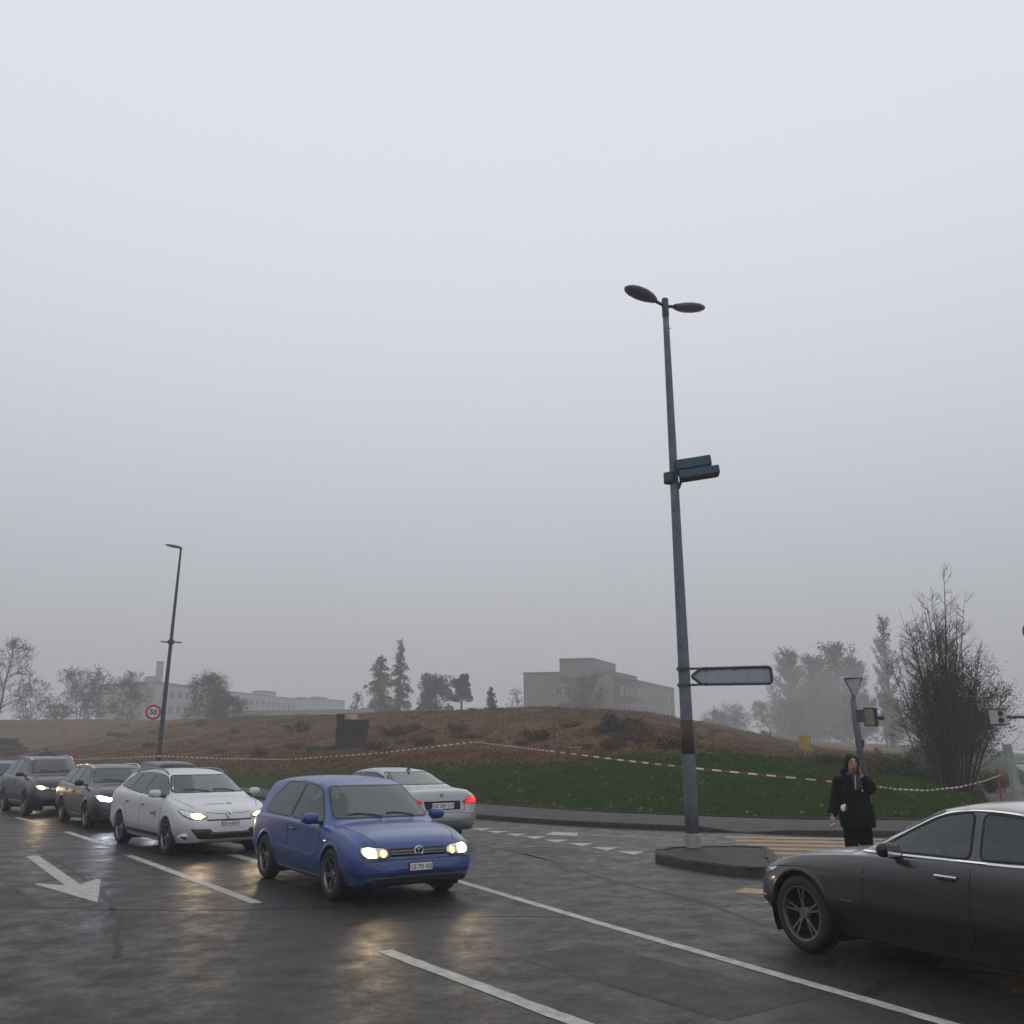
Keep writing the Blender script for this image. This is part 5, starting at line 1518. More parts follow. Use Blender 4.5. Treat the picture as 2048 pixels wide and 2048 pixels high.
# ------------------------------------------------------------------ buildings in the fog
M['render_grey'] = mat('grey brick wall', (.20, .185, .165), rough=.9, color2=(.15, .14, .13), vscale=.6)
M['render_pale'] = mat('pale wall', (.33, .34, .33), rough=.9, color2=(.27, .28, .28), vscale=.5)
M['win_frame'] = mat('window frame', (.42, .43, .42), rough=.6)
M['win_pane'] = mat('far window glass', (.05, .06, .065), rough=.12, spec=.6)
M['roof_edge'] = mat('roof edge', (.12, .12, .12), rough=.8)
def building(name, label, walls, frames, extra=None):
    """walls: list of (footprint, z0, z1, material)"""
    fp0 = walls[0][0]
    ox, oy = fp0[0]; oz = walls[0][1]
    root = empty(name, (ox, oy, oz), 0, label, 'building')
    for fp, z0, z1, mt in walls:
        P = [(p[0] - ox, p[1] - oy) for p in fp]
        ar = sum(P[k][0] * P[(k + 1) % len(P)][1] - P[(k + 1) % len(P)][0] * P[k][1] for k in range(len(P)))
        if ar < 0: P = P[::-1]
        w_ = MB().prism(P, z0 - oz, z1 - oz).build('wall', mt, root)
        c = np.mean(P, 0)
        Q = [tuple(c + (np.array(p) - c) * 1.012) for p in P]
        MB().prism(Q, z1 - oz + .003, z1 - oz + .28).build('roof', M['roof_edge'], root)
    for A, B, rects in frames:
        A = np.array(A); B = np.array(B); d = (B - A); L = np.linalg.norm(d); d = d / L; nn = np.array([d[1], -d[0]])
        if nn @ (A) > 0: nn = -nn
        for (u0, u1, z0, z1) in rects:
            c = A + d * (u0 + u1) / 2 - np.array([ox, oy]); wd = u1 - u0; hh = z1 - z0; zc = (z0 + z1) / 2 - oz
            fr = MB(); t = .09
            for (du, dz, ww, h2) in ((0, hh / 2, wd + t, t), (0, -hh / 2, wd + t, t), (-wd / 2, 0, t, hh - t), (wd / 2, 0, t, hh - t), (0, 0, t * .7, hh - t)):
                p = c + d * du + nn * .05
                fr.box((p[0], p[1], zc + dz), (ww, .14, h2), math.atan2(d[1], d[0]))
            w_ = fr.build('window', M['win_frame'], root)
            p = c + nn * .02
            MB().box((p[0], p[1], zc), (wd, .06, hh), math.atan2(d[1], d[0])).build('pane', M['win_pane'], w_)
    return root
def XY(px, py, Y): q = at_depth(px, py, Y); return np.array([q.x, q.y])
def Zp(px, py, Y): return at_depth(px, py, Y).z
D1 = 190.0
cA, cB = XY(1047, 1346, D1 + 3), XY(1226, 1346, D1)
zr = Zp(1226, 1345, D1)
cD = XY(1348, 1379, D1 * 1.22); zs = Zp(1232, 1352, D1)
bk = (cD - cB) / np.linalg.norm(cD - cB) * 16
tA, tB, tC = XY(1119, 1320, D1 + 1.0), XY(1187, 1318, D1 - .6), XY(1231, 1330, D1 * 1.07)
rects1 = [(4 + k * (np.linalg.norm(cD - cB) - 5) / 12, 4 + k * (np.linalg.norm(cD - cB) - 5) / 12 + 1.7, z, z + 1.8) for k in range(12) for z in (zs - 3.6, zs - 7.2, zs - 10.6)]
fu = np.linalg.norm(cB - cA)
rects2 = [(fu * .36, fu * .36 + 1.4, z, z + 2.0) for z in (zr - 4.6, zr - 8.2)] + [(fu * .36 + 1.8, fu * .36 + 3.2, z, z + 2.0) for z in (zr - 4.6, zr - 8.2)]
building('office_building', 'grey flat-roofed block with stepped tower and rows of windows on the hilltop',
         [([cA, cB, cB + bk, cA + bk], 1.0, zr, M['render_grey']), ([cB + bk * .02, cD, cD + np.array([-18, 10]), cB + np.array([-14, 14])], 1.0, zs, M['render_grey']),
          ([tA, tB, tC, tC + np.array([-9, 8]), tA + bk * .7], zr - 1, Zp(1150, 1319, D1), M['render_grey'])],
         [(cB + (cD - cB) * .01, cD, rects1), (cA, cB, rects2)])
pw = cA + (cB - cA) * .43
D2 = 222.0
eA, eB, eC = XY(198, 1369, D2 + 8), XY(312, 1366, D2 - 4), XY(600, 1392, D2 * 1.30)
z2 = Zp(250, 1367, D2)
L2 = np.linalg.norm(eC - eB)
r2 = [(2.5 + k * (L2 - 4) / 22, 2.5 + k * (L2 - 4) / 22 + 1.9, z, z + 1.7) for k in range(22) for z in (z2 - 3.4, z2 - 6.9)]
st1, st2 = XY(522, 1380, D2 * 1.2), XY(552, 1380, D2 * 1.23)
building('school_building', 'long pale low building with square chimney tower behind bare trees',
         [([eA, eB, eB + np.array([3, 22]), eA + np.array([3, 22])], 0.0, z2, M['render_pale']), ([eB + np.array([.05, .1]), eC, eC + np.array([-14, 12]), eB + np.array([-12, 12])], 0.0, z2 - .4, M['render_pale']),
          ([XY(313, 1327, D2 + 6), XY(328, 1327, D2 + 6), XY(328, 1327, D2 + 9), XY(313, 1327, D2 + 9)], z2 - 1, Zp(320, 1325, D2 + 6), M['render_pale']),
          ([XY(290, 1356, D2 + 4), XY(312, 1356, D2 + 4), XY(312, 1356, D2 + 8), XY(290, 1356, D2 + 8)], z2 - 1, Zp(300, 1355, D2 + 4), M['render_pale']),
          ([st1, st2, st2 + np.array([-4, 5]), st1 + np.array([-4, 5])], z2 - 1, z2 + .9, M['render_pale'])],
         [(eB, eC, r2)])
fA, fB = XY(598, 1398, 290), XY(690, 1402, 312)
building('annex_building', 'small pale flat-roofed annex fading into fog beside the long building',
         [([fA, fB, fB + np.array([-6, 14]), fA + np.array([-6, 14])], 0.0, Zp(640, 1399, 300), M['render_pale']),
          ([XY(622, 1394, 297), XY(655, 1394, 305), XY(655, 1394, 310), XY(622, 1394, 304)], Zp(640, 1399, 300) - .5, Zp(640, 1394.5, 298), M['render_pale'])], [])
# pale boundary wall beyond the crest
wA, wB = XY(400, 1432, 160), XY(748, 1424, 152)
dwl = (wB - wA); Lw = np.linalg.norm(dwl); dwl /= Lw
WL = empty('boundary_wall', (wA[0], wA[1], 0), math.atan2(dwl[1], dwl[0]), 'long low pale boundary wall behind the crest of the rise', 'wall')
zw = Zp(570, 1421, 155)
nseg = 14
for k in range(nseg):
    MB().box((Lw * (k + .5) / nseg, 0, zw / 2 + .5), (Lw / nseg - .04, .25, zw - 1)).build('wall_panel', M['render_pale'], WL)
MB().box((Lw / 2, 0, zw + .06), (Lw, .34, .10)).build('coping', M['render_pale'], WL)
# ------------------------------------------------------------------ trees
M['bark'] = mat('bark', spec=.08, color=(.045, .036, .030), rough=.95, var=.3, vscale=8)
M['bark_near'] = mat('bark near', spec=.08, color=(.030, .024, .021), rough=.95, var=.35, vscale=10)
M['twig'] = mat('twigs', spec=.08, color=(.066, .047, .036), rough=.95, var=.25, vscale=3)
M['leaf_brown'] = mat('brown leaves', spec=.08, color=(.12, .055, .025), rough=.85, color2=(.055, .040, .020), vscale=1.6)
M['leaf_larch'] = mat('larch needles', spec=.08, color=(.125, .085, .030), rough=.9, color2=(.07, .055, .022), vscale=.8)
M['leaf_pine'] = mat('pine needles', spec=.08, color=(.026, .040, .022), rough=.9, color2=(.014, .024, .014), vscale=.9)
M['leaf_green'] = mat('dull green leaves', spec=.08, color=(.050, .055, .022), rough=.9, color2=(.028, .034, .016), vscale=.8)
M['leaf_poplar'] = mat('pale autumn leaves', spec=.08, color=(.085, .070, .036), rough=.9, color2=(.05, .046, .026), vscale=.8)

def leaf_cloud(P, size, seed, flat=0.0):
    """one quad per point, random attitude"""
    r = np.random.default_rng(seed)
    n = len(P)
    a = r.normal(size=(n, 3)); a /= np.linalg.norm(a, axis=1, keepdims=True)
    b = r.normal(size=(n, 3)); b -= (b * a).sum(1, keepdims=True) * a; b /= np.linalg.norm(b, axis=1, keepdims=True)
    s = size * r.uniform(.5, 1.3, (n, 1))
    a = a * s * .5; b = b * s * .38
    V = np.stack([P - a, P + b * .9, P + a, P - b], 1).reshape(-1, 3)
    F_ = np.arange(4 * n).reshape(n, 4)
    return V, F_

class Wood:
    """branching skeleton gathered as thin tubes"""
    def __init__(s, seed): s.r = np.random.default_rng(seed); s.V = []; s.F = []; s.n = 0; s.tips = []; s.pts = []
    def limb(s, pts, rad, sides):
        pts = np.asarray(pts, float)
        d = np.gradient(pts, axis=0); d /= np.maximum(np.linalg.norm(d, axis=1, keepdims=True), 1e-9)
        ref = np.array([.31, .87, .38]); x = np.cross(d, ref); x /= np.maximum(np.linalg.norm(x, axis=1, keepdims=True), 1e-9); y = np.cross(d, x)
        ang = 2 * np.pi * np.arange(sides) / sides
        ring = pts[:, None] + (x[:, None] * np.cos(ang)[None, :, None] + y[:, None] * np.sin(ang)[None, :, None]) * np.asarray(rad)[:, None, None]
        m = len(pts)
        i, k = np.meshgrid(np.arange(m - 1), np.arange(sides), indexing='ij')
        k2 = (k + 1) % sides
        F_ = np.stack([i * sides + k, i * sides + k2, (i + 1) * sides + k2, (i + 1) * sides + k], -1).reshape(-1, 4) + s.n
        s.V.append(ring.reshape(-1, 3)); s.F.append(F_); s.n += m * sides
    def grow(s, p, d, L, r0, level, maxl, up=.12, kids=(5, 4, 3), spread=.7, taper=.25, wob=.12, seg=5, ratio=.55, start=.25, rmin=.006):
        r = s.r
        p = np.array(p, float); d = np.array(d, float); d /= np.linalg.norm(d)
        pts = [p.copy()]
        for k in range(seg):
            d = d + r.normal(size=3) * wob + np.array([0, 0, up]); d /= np.linalg.norm(d)
            p = p + d * L / seg; pts.append(p.copy())
        rad = np.linspace(r0, max(r0 * taper, rmin), seg + 1)
        s.limb(pts, rad, 7 if level == 0 else (4 if level == 1 else 3))
        pts = np.array(pts)
        if level >= maxl - 1: s.tips.append(pts[1:])
        if level < maxl:
            n = kids[min(level, len(kids) - 1)]
            for t in np.sort(r.uniform(start, 1, n)):
                q = t * seg; i = min(int(q), seg - 1); f = q - i
                o = pts[i] * (1 - f) + pts[i + 1] * f
                dd = pts[i + 1] - pts[i]; dd /= np.linalg.norm(dd)
                side = r.normal(size=3); side -= side @ dd * dd; side /= np.linalg.norm(side)
                nd = dd * (1 - spread * .6) + side * spread
                s.grow(o, nd, L * ratio * (1.15 - .55 * t) * r.uniform(.75, 1.2), max(np.interp(t, [0, 1], [r0, r0 * taper]) * .55, rmin), level + 1, maxl, up, kids, spread, taper, wob, max(3, seg - 1), ratio, .15, rmin)
    def mesh(s, name): return fast_mesh(name, np.vstack(s.V), np.vstack(s.F))
def finish_tree(name, label, base, woods, leaves, twig_mat, leaf_mat, group='trees in the fog', trunk_mat=None, cat='tree'):
    root = empty(name, base, 0, label, cat, group)
    tr, cr = woods
    if tr is not None: link('trunk', tr.mesh('trunk'), trunk_mat or M['bark'], root)
    vs, fs, mi = [], [], []; n = 0
    if cr is not None and cr.V:
        link('branches', cr.mesh('branches'), twig_mat, root)['kind'] = 'stuff'
    if leaves is not None:
        link('crown', fast_mesh('crown', *leaves), leaf_mat, root)['kind'] = 'stuff'
    return root

def place(px, py_top, Y, sink=.3):
    b = at_depth(px, 1500, Y)
    z = tz(b.x, Y)
    return Vector((b.x, Y, z - sink)), at_depth(px, py_top, Y).z - z + sink

def bare_tree(px, py_top, Y, wpx, seed, label, leafn=0, leaf='leaf_brown', narrow=False, stems=1, dens=1.0, name='bare_tree', lsize=.13):
    base, H = place(px, py_top, Y)
    W = wpx * Y / .967 / FPX
    t = Wood(seed); c = Wood(seed + 1)
    r = np.random.default_rng(seed + 5)
    rm = .009 + Y * .00014
    for k in range(stems):
        a = r.uniform(0, 6.28); lean_ = (0 if stems == 1 else r.uniform(.2, .55)) * W / max(H, 1)
        d = np.array([math.cos(a) * lean_, math.sin(a) * lean_, 1])
        p = np.array([math.cos(a), math.sin(a), 0]) * (.0 if stems == 1 else r.uniform(0, .12) * W)
        h = H * (1 if k == 0 else r.uniform(.62, .93))
        pts = [p]
        dd = d / np.linalg.norm(d); q = p.copy()
        for j in range(8):
            dd = dd + r.normal(size=3) * .035; dd[2] = abs(dd[2]); dd /= np.linalg.norm(dd)
            q = q + dd * h / 8 * .98; pts.append(q.copy())
        pts = np.array(pts)
        r0 = (.028 if stems == 1 else .014) * H * .6
        t.limb(pts, np.linspace(r0, rm, 9), 7)
        nb = int((44 if stems == 1 else 24) * dens)
        for u in np.linspace(.10, .985, nb):
            i = min(int(u * 8), 7); f = u * 8 - i
            o = pts[i] * (1 - f) + pts[i + 1] * f
            az = r.uniform(0, 6.28)
            prof = math.sqrt(max(.04, 1 - ((u - .42) / .60) ** 2))
            Lb = max(.25 * W * .5, W * .62 * prof * r.uniform(.7, 1.1)) * (.85 if stems == 1 else .72)
            el = .25 + .9 * u
            c.grow(o, (math.cos(az), math.sin(az), el), Lb, max(r0 * .30 * (1 - u * .7), rm), 1, 3, up=.05, kids=(0, int(6 * dens) or 3, 4), spread=.75, ratio=.5, rmin=rm, seg=4)
    lv = None
    if leafn:
        P = np.vstack(c.tips); P = P[r.integers(0, len(P), leafn)] + r.normal(size=(leafn, 3)) * .25 * W / 6
        lv = leaf_cloud(P, lsize, seed)
    return finish_tree(name, label, base, (t, c), lv, M['twig'], M[leaf])

def larch(px, py_top, Y, wpx, seed, label, lmat='leaf_larch', name='larch_tree', droop=.35, nleaf=9500, cone=1.0, size=.36):
    base, H = place(px, py_top, Y)
    W = wpx * Y / .967 / FPX
    r = np.random.default_rng(seed)
    t = Wood(seed); c = Wood(seed + 1)
    t.limb([(r.normal() * .05, r.normal() * .05, z) for z in np.linspace(0, H, 9)], np.linspace(.022 * H, .03, 9), 7)
    P = []
    rm = .012 + Y * .0001
    for u in np.linspace(.10, .99, 95):
        az = r.uniform(0, 6.28)
        Lb = W * .5 * ((1 - u) ** (.75 * cone) * .95 + .05) * r.uniform(.55, 1.15)
        if u < .25: Lb *= .7 + u
        o = np.array([0, 0, u * H])
        n = 5; pts = [o]
        for j in range(1, n + 1):
            f = j / n
            pts.append(o + np.array([math.cos(az) * Lb * f, math.sin(az) * Lb * f, Lb * (.22 * f - droop * f * f)]) + r.normal(size=3) * .06)
        pts = np.array(pts)
        c.limb(pts, np.linspace(max(rm, .02 * Lb), rm, n + 1), 3)
        k = max(4, int(nleaf / 95 * (Lb / (W * .35))))
        f = r.uniform(.1, 1, k); q = f * n; i = np.minimum(q.astype(int), n - 1)
        pp = pts[i] * (1 - (q - i))[:, None] + pts[i + 1] * (q - i)[:, None]
        pp = pp + r.normal(size=(k, 3)) * np.array([.16, .16, .10]) * W / 5 - np.array([0, 0, 1]) * np.abs(r.normal(size=(k, 1))) * .10 * W / 3
        P.append(pp)
    return finish_tree(name, label, base, (t, c), leaf_cloud(np.vstack(P), size, seed), M['twig'], M[lmat])

def pine(px, py_top, Y, wpx, seed, label, nclump=46, name='pine_tree'):
    base, H = place(px, py_top, Y)
    W = wpx * Y / .967 / FPX
    r = np.random.default_rng(seed)
    t = Wood(seed); c = Wood(seed + 1)
    t.limb([(r.normal() * .1, r.normal() * .1, z) for z in np.linspace(0, H * .93, 7)], np.linspace(.03 * H, .06, 7), 7)
    P = []
    for k in range(nclump):
        u = r.uniform(.22, 1.0)
        rad = W * .5 * (1.0 - .55 * max(0, u - .3) / .7) * math.sqrt(r.uniform(.15, 1))
        az = r.uniform(0, 6.28)
        ctr = np.array([math.cos(az) * rad, math.sin(az) * rad, u * H * .95])
        o = np.array([0, 0, max(.15 * H, ctr[2] - rad * .45)])
        c.limb(np.array([o, (o + ctr) / 2 + r.normal(size=3) * .1, ctr]), [.05, .04, .03], 4)
        n = 170
        g = r.normal(size=(n, 3)); g /= np.linalg.norm(g, axis=1, keepdims=True)
        s_ = W * r.uniform(.09, .17)
        P.append(ctr + g * (r.uniform(.35, 1, (n, 1)) ** .5) * np.array([1.15, 1.15, .85]) * s_)
    return finish_tree(name, label, base, (t, c), leaf_cloud(np.vstack(P), .34, seed), M['bark'], M['leaf_pine'])

# left group
bare_tree(-14, 1290, 140, 120, 11, 'tall hazy bare tree at the far left end of the rise', leafn=1400, dens=.9)
bare_tree(55, 1352, 183, 80, 12, 'slim forked bare tree left of the dense twiggy tree', dens=.8, stems=3)
bare_tree(152, 1338, 165, 118, 13, 'dense twiggy domed tree left of the long pale building', leafn=900, dens=1.15, stems=3)
bare_tree(108, 1392, 174, 60, 14, 'low bushy bare tree beside the dense twiggy tree', leafn=300, dens=.8, stems=3)
bare_tree(246, 1345, 170, 110, 15, 'rounded rust-tinted bare tree before the end of the long building', leafn=1100, dens=1.1, stems=2)
bare_tree(405, 1366, 154, 92, 16, 'broad dull green leafy tree before the long pale building', leafn=4200, leaf='leaf_green', dens=1.0, lsize=.26, name='leafy_tree')
bare_tree(448, 1408, 150, 70, 17, 'low spreading dull green tree beside the broad leafy tree', leafn=2500, leaf='leaf_green', dens=.7, lsize=.32, name='leafy_tree')
bare_tree(708, 1388, 163, 46, 18, 'small faint bare tree left of the larches', leafn=300, dens=.7)
larch(757, 1310, 174, 82, 21, 'yellow-brown larch with drooping twigs, the shorter of the pair', droop=.55, cone=.55)
larch(795, 1279, 170, 78, 22, 'tall spired yellow-brown larch, the taller of the pair', droop=.40, cone=1.0)
pine(868, 1346, 160, 92, 23, 'broad dark pine right of the larches')
pine(921, 1347, 156, 56, 24, 'upright dark pine between the broad pine and the little conifer', nclump=36)
larch(981, 1374, 133, 42, 25, 'little dark conical conifer alone on the crest', lmat='leaf_pine', name='conifer_tree', droop=.15, nleaf=5000, cone=.8, size=.24)
bare_tree(1027, 1378, 222, 50, 26, 'small leafless tree beside the left end of the grey block', dens=.8)
bare_tree(1160, 1348, 178, 92, 27, 'wide bare tree before the tower of the grey block', leafn=700, stems=3, dens=1.0)
bare_tree(1192, 1372, 174, 66, 28, 'lower bare tree before the right side of the tower', leafn=500, stems=3, dens=.8)
bare_tree(1100, 1402, 170, 70, 29, 'low rusty shrub tree before the grey block', leafn=900, stems=3, dens=.7)
# right group, deep in the fog
for k, (px, top, Y, wp, kind, lab) in enumerate([
        (1592, 1308, 306, 104, 'p', 'faint tall misty tree nearest the blank arrow sign'), (1640, 1316, 312, 96, 'p', 'faint misty tree between two taller misty ones'),
        (1690, 1292, 292, 118, 'p', 'tallest broad misty tree above the triangular sign'), (1722, 1318, 312, 66, 'p', 'thin misty spire right of the tallest misty tree'),
        (1665, 1350, 273, 80, 'b', 'low misty thicket tree under the tall misty ones'), (1560, 1400, 260, 76, 'b', 'low faint thicket tree beyond the arrow sign'),
        (1480, 1412, 265, 90, 'b', 'faint round thicket tree right of the tall lamp pole'), (1420, 1428, 260, 70, 'b', 'faintest low thicket tree left of the tall lamp pole'),
        (1620, 1400, 245, 90, 'b', 'wide low misty thicket tree beyond the yellow stand'), (1700, 1400, 224, 100, 'b', 'grey thicket tree behind the triangular sign'), (1775, 1390, 190, 80, 'b', 'reddish thicket tree at the foot of the poplar'),
        (1940, 1430, 163, 90, 'b', 'thicket tree behind the big bare clump')]):
    if kind == 'p': larch(px, top, Y, wp, 40 + k, lab, lmat='leaf_poplar', name='misty_tree', droop=-.55, nleaf=15000, cone=.36, size=.6)
    else: bare_tree(px, top, Y, wp, 60 + k, lab, leafn=2600, stems=3, dens=.9, name='thicket_tree', leaf='leaf_poplar' if Y > 170 else 'leaf_brown', lsize=.4)
larch(1790, 1236, 225, 60, 33, 'narrow upright poplar behind the big bare clump', lmat='leaf_poplar', name='poplar_tree', droop=-1.1, nleaf=7500, cone=.5, size=.42)
# the big bare multi-stemmed clump at the right
def big_clump():
    Y = 36.5
    q0 = at_depth(1895, 1500, Y); base = Vector((q0.x, Y, tz(q0.x, Y)))
    topz = at_depth(1903, 1128, Y).z
    H = topz - base.z
    W = 225 * Y / .967 / FPX
    r = np.random.default_rng(91)
    t = Wood(92); c = Wood(93)
    N = 76
    for k in range(N):
        az = r.uniform(0, 6.28)
        ex = r.uniform(0, 1) if k else 0.0
        ox = np.array([math.cos(az), math.sin(az), 0]) * ex * W * .16
        lean_ = ex * .36
        h = H * (.96 - .46 * ex) * r.uniform(.74, 1.0) if k else H
        d = np.array([math.cos(az) * lean_, math.sin(az) * lean_, 1.0])
        p = ox.copy(); pts = [p]
        dd = d / np.linalg.norm(d)
        for j in range(10):
            dd = dd + r.normal(size=3) * .03 + np.array([0, 0, .02]); dd /= np.linalg.norm(dd)
            p = p + dd * h / 10; pts.append(p.copy())
        pts = np.array(pts)
        r0 = r.uniform(.020, .042) if k else .07
        t.limb(pts, np.linspace(r0, .005, 11), 6)
        for u in np.sort(r.uniform(.16, .97, 17 if k else 30)):
            i = min(int(u * 10), 9); f = u * 10 - i
            o = pts[i] * (1 - f) + pts[i + 1] * f
            a2 = r.uniform(0, 6.28)
            Lb = H * (.21 * (1 - u) + .055) * r.uniform(.5, 1.2)
            c.grow(o, (math.cos(a2), math.sin(a2), .62), Lb, .010, 1, 2, up=.12, kids=(0, 5), spread=.6, ratio=.55, rmin=.0042, seg=3)
    P = np.vstack(c.tips)
    # clinging brown leaves, mostly low and on the right
    wt = np.clip(1.1 - P[:, 2] / (H * .60), .02, 1) * np.clip(.55 + P[:, 0] / (W * .5) * .75, .08, 1.4)
    idx = r.choice(len(P), 13000, p=wt / wt.sum())
    Q = P[idx] + r.normal(size=(13000, 3)) * .10
    finish_tree('bare_tree', 'big multi-stemmed bare tree clump with clinging brown leaves right of the posts', base - Vector((0, 0, .1)), (t, c), leaf_cloud(Q, .07, 5), M['twig'], M['leaf_brown'], trunk_mat=M['bark_near'])
big_clump()
# ------------------------------------------------------------------ grass, leaves, brush
def scatter(n, xr, yr, cond, seed):
    r = np.random.default_rng(seed)
    x = r.uniform(*xr, n * 3); y = r.uniform(*yr, n * 3)
    b = x / y
    ok = (np.abs(b) < .72)
    x, y = x[ok], y[ok]
    s = kerb_s(x, y)
    pr = cond(x, y, s)
    ok = r.uniform(size=len(x)) < pr
    x, y = x[ok][:n], y[ok][:n]
    return x, y, terrain(x, y)
def blades(n, xr, yr, cond, h, wd, seed, lean=.5):
    x, y, z = scatter(n, xr, yr, cond, seed)
    r = np.random.default_rng(seed + 1); n = len(x)
    a = r.uniform(0, 6.28, n); hh = h * r.uniform(.45, 1.35, n); ww = wd * r.uniform(.6, 1.3, n)
    l = r.normal(size=(n, 2)) * lean * hh[:, None]
    base = np.stack([x, y, z - .01], -1)
    t = np.stack([np.cos(a), np.sin(a), np.zeros(n)], -1) * ww[:, None]
    tip = base + np.stack([l[:, 0], l[:, 1], hh], -1)
    V = np.stack([base - t, base + t, tip], 1).reshape(-1, 3)
    return V, np.arange(3 * n).reshape(n, 3)
gr = lambda x, y, s: np.where(s > 3.25, grassy(x, y, s), 0) * np.clip(1.25 - (s - 3) / 25, .3, 1)
M['grass_blade'] = mat('grass blades', color=(.034, .095, .005), rough=.85, color2=(.019, .042, .004), vscale=.7, spec=.05)
M['grass_dry'] = mat('dry grass', color=(.115, .078, .036), rough=.9, color2=(.052, .040, .020), vscale=.5, spec=.05)
M['litter'] = mat('leaf litter', color=(.22, .092, .028), rough=.85, color2=(.090, .044, .018), vscale=.9, detail=8, spec=.05)
M['litter_gold'] = mat('fresh fallen leaves', color=(.30, .17, .035), rough=.8, color2=(.20, .085, .024), vscale=2.5, spec=.05)
ga_ = blades(95000, (-16, 19), (21, 44), gr, .085, .011, 3)
tuft = lambda x, y, s: gr(x, y, s) * (np.sin(x * 2.3 + 1.1 * np.sin(y * 1.7)) * np.sin(y * 2.9 + x) > .55)
gb_ = blades(16000, (-16, 19), (21, 44), tuft, .19, .014, 13, lean=.6)
g1 = link('grass', fast_mesh('grass', np.vstack([ga_[0], gb_[0]]), np.vstack([ga_[1], gb_[1] + len(ga_[0])])), M['grass_blade'])
tag(g1, 'short green grass on the roadside bank', 'grass', kind='stuff')
fd = lambda x, y, s: np.where(s > 5, (1 - grassy(x, y, s)) * (.35 + .65 * (np.sin(x * .7 + 1) * np.sin(y * .6) > -.25)), 0)
g2_ = link('dry_grass', fast_mesh('dry_grass', *blades(120000, (-78, 34), (24, 116), fd, .20, .016, 9, lean=.7)), M['grass_dry'])
tag(g2_, 'withered brown grass covering the rise', 'dry grass', kind='stuff')
def litter(n, xr, yr, cond, size, seed, lift=.02):
    x, y, z = scatter(n, xr, yr, cond, seed)
    P = np.stack([x, y, z + lift], -1)
    V, F_ = leaf_cloud(P, size, seed)
    return V, F_
edge = lambda x, y, s: np.where(s > 4.5, np.exp(-((s - np.interp(x / y, [-.45, -.22, -.05, .05, .2, .32, .5], [5.5, 8, 10, 10.5, 15, 11.5, 8]) - 1.2) / 2.2) ** 2), 0) * (np.interp(x / y, [-.5, -.15, .03, .10, .2, .3, .5], [.9, 1, 1, .8, .12, .5, .7]))
l1 = link('leaf_litter', fast_mesh('leaf_litter', *litter(24000, (-30, 18), (24, 60), edge, .13, 21, .03)), M['litter'])
tag(l1, 'orange-brown fallen leaves along the top of the bank', 'leaf litter', kind='stuff')
l2 = link('field_leaves', fast_mesh('field_leaves', *litter(36000, (-78, 34), (26, 116), lambda x, y, s: fd(x, y, s) * .8, .15, 22, .04)), M['litter'])
tag(l2, 'brown leaves strewn over the rise', 'leaf litter', kind='stuff')
gl = litter(1500, (-26, 17), (21, 46), lambda x, y, s: np.where((s > 3.2) & (s < 12), .35, 0) + np.where((s > 3.2) & (s < 4.3), .6, 0), .11, 23, .05)
l3 = link('golden_leaves', fast_mesh('golden_leaves', *gl), M['litter_gold'])
tag(l3, 'scattered golden leaves on the green bank', 'leaf litter', kind='stuff')
# a few leaves in the gutter and on the road
r = np.random.default_rng(5)
t_ = r.uniform(0, 1, 260); kk = resample(KERB[3:12], .1); kp = kk[(t_ * (len(kk) - 1)).astype(int)]
off_ = -np.abs(r.normal(size=260)) * .35 - .05
kn = offset_line(kk, 1.0)[(t_ * (len(kk) - 1)).astype(int)] - kp
P = np.column_stack([kp + kn * off_[:, None], np.full(260, .012)])
V, F_ = leaf_cloud(P, .09, 6); V[:, 2] = .008 + np.abs(V[:, 2] - .012) * .25
l4 = link('gutter_leaves', fast_mesh('gutter_leaves', V, F_), M['litter'])
tag(l4, 'dead leaves gathered in the gutter by the kerb', 'leaf litter', kind='stuff')

# yellow maple saplings bits near the crest line
def low_bush(px, py, wd, ht, seed, label, leaf, nleaf=900, twigs=26, name='shrub', lsize=.09):
    b = ground_hit(px, py)
    c = Wood(seed); r = np.random.default_rng(seed)
    for k in range(twigs):
        az = r.uniform(0, 6.28); rr = r.uniform(0, .8)
        c.grow((math.cos(az) * wd * .25 * rr, math.sin(az) * wd * .25 * rr, 0), (math.cos(az) * rr * wd / ht, math.sin(az) * rr * wd / ht, 1), ht * r.uniform(.55, 1.0), .014, 1, 2, up=.02, kids=(0, 5), spread=.8, ratio=.5, rmin=.006, seg=3)
    P = np.vstack(c.tips); P = P[r.integers(0, len(P), nleaf)] + r.normal(size=(nleaf, 3)) * .06
    root = empty(name, b - Vector((0, 0, .05)), 0, label, 'shrub', 'scrub on the rise')
    link('stems', c.mesh('stems'), M['bark_near'], root)['kind'] = 'stuff'
    link('leaves', fast_mesh('leaves', *leaf_cloud(P, lsize, seed)), leaf, root)['kind'] = 'stuff'
M['leaf_gold'] = mat('golden leaves', color=(.34, .22, .035), rough=.8, color2=(.22, .12, .03), vscale=3)
M['leaf_dark'] = mat('dark evergreen leaves', color=(.018, .026, .014), rough=.85, color2=(.035, .040, .018), vscale=2)
M['leaf_ochre'] = mat('ochre bramble leaves', color=(.13, .10, .030), rough=.85, color2=(.070, .045, .020), vscale=2)
low_bush(880, 1487, .5, .5, 31, 'tuft of bright yellow leaves on the crest left of the orange stake', M['leaf_gold'], 120, 8)
low_bush(745, 1510, .7, .25, 32, 'low yellow-green tuft under the barrier tape', M['leaf_gold'], 160, 8)
low_bush(625, 1505, 1.0, .55, 33, 'dark green bush left of the tree stump', M['leaf_dark'], 900, 18)
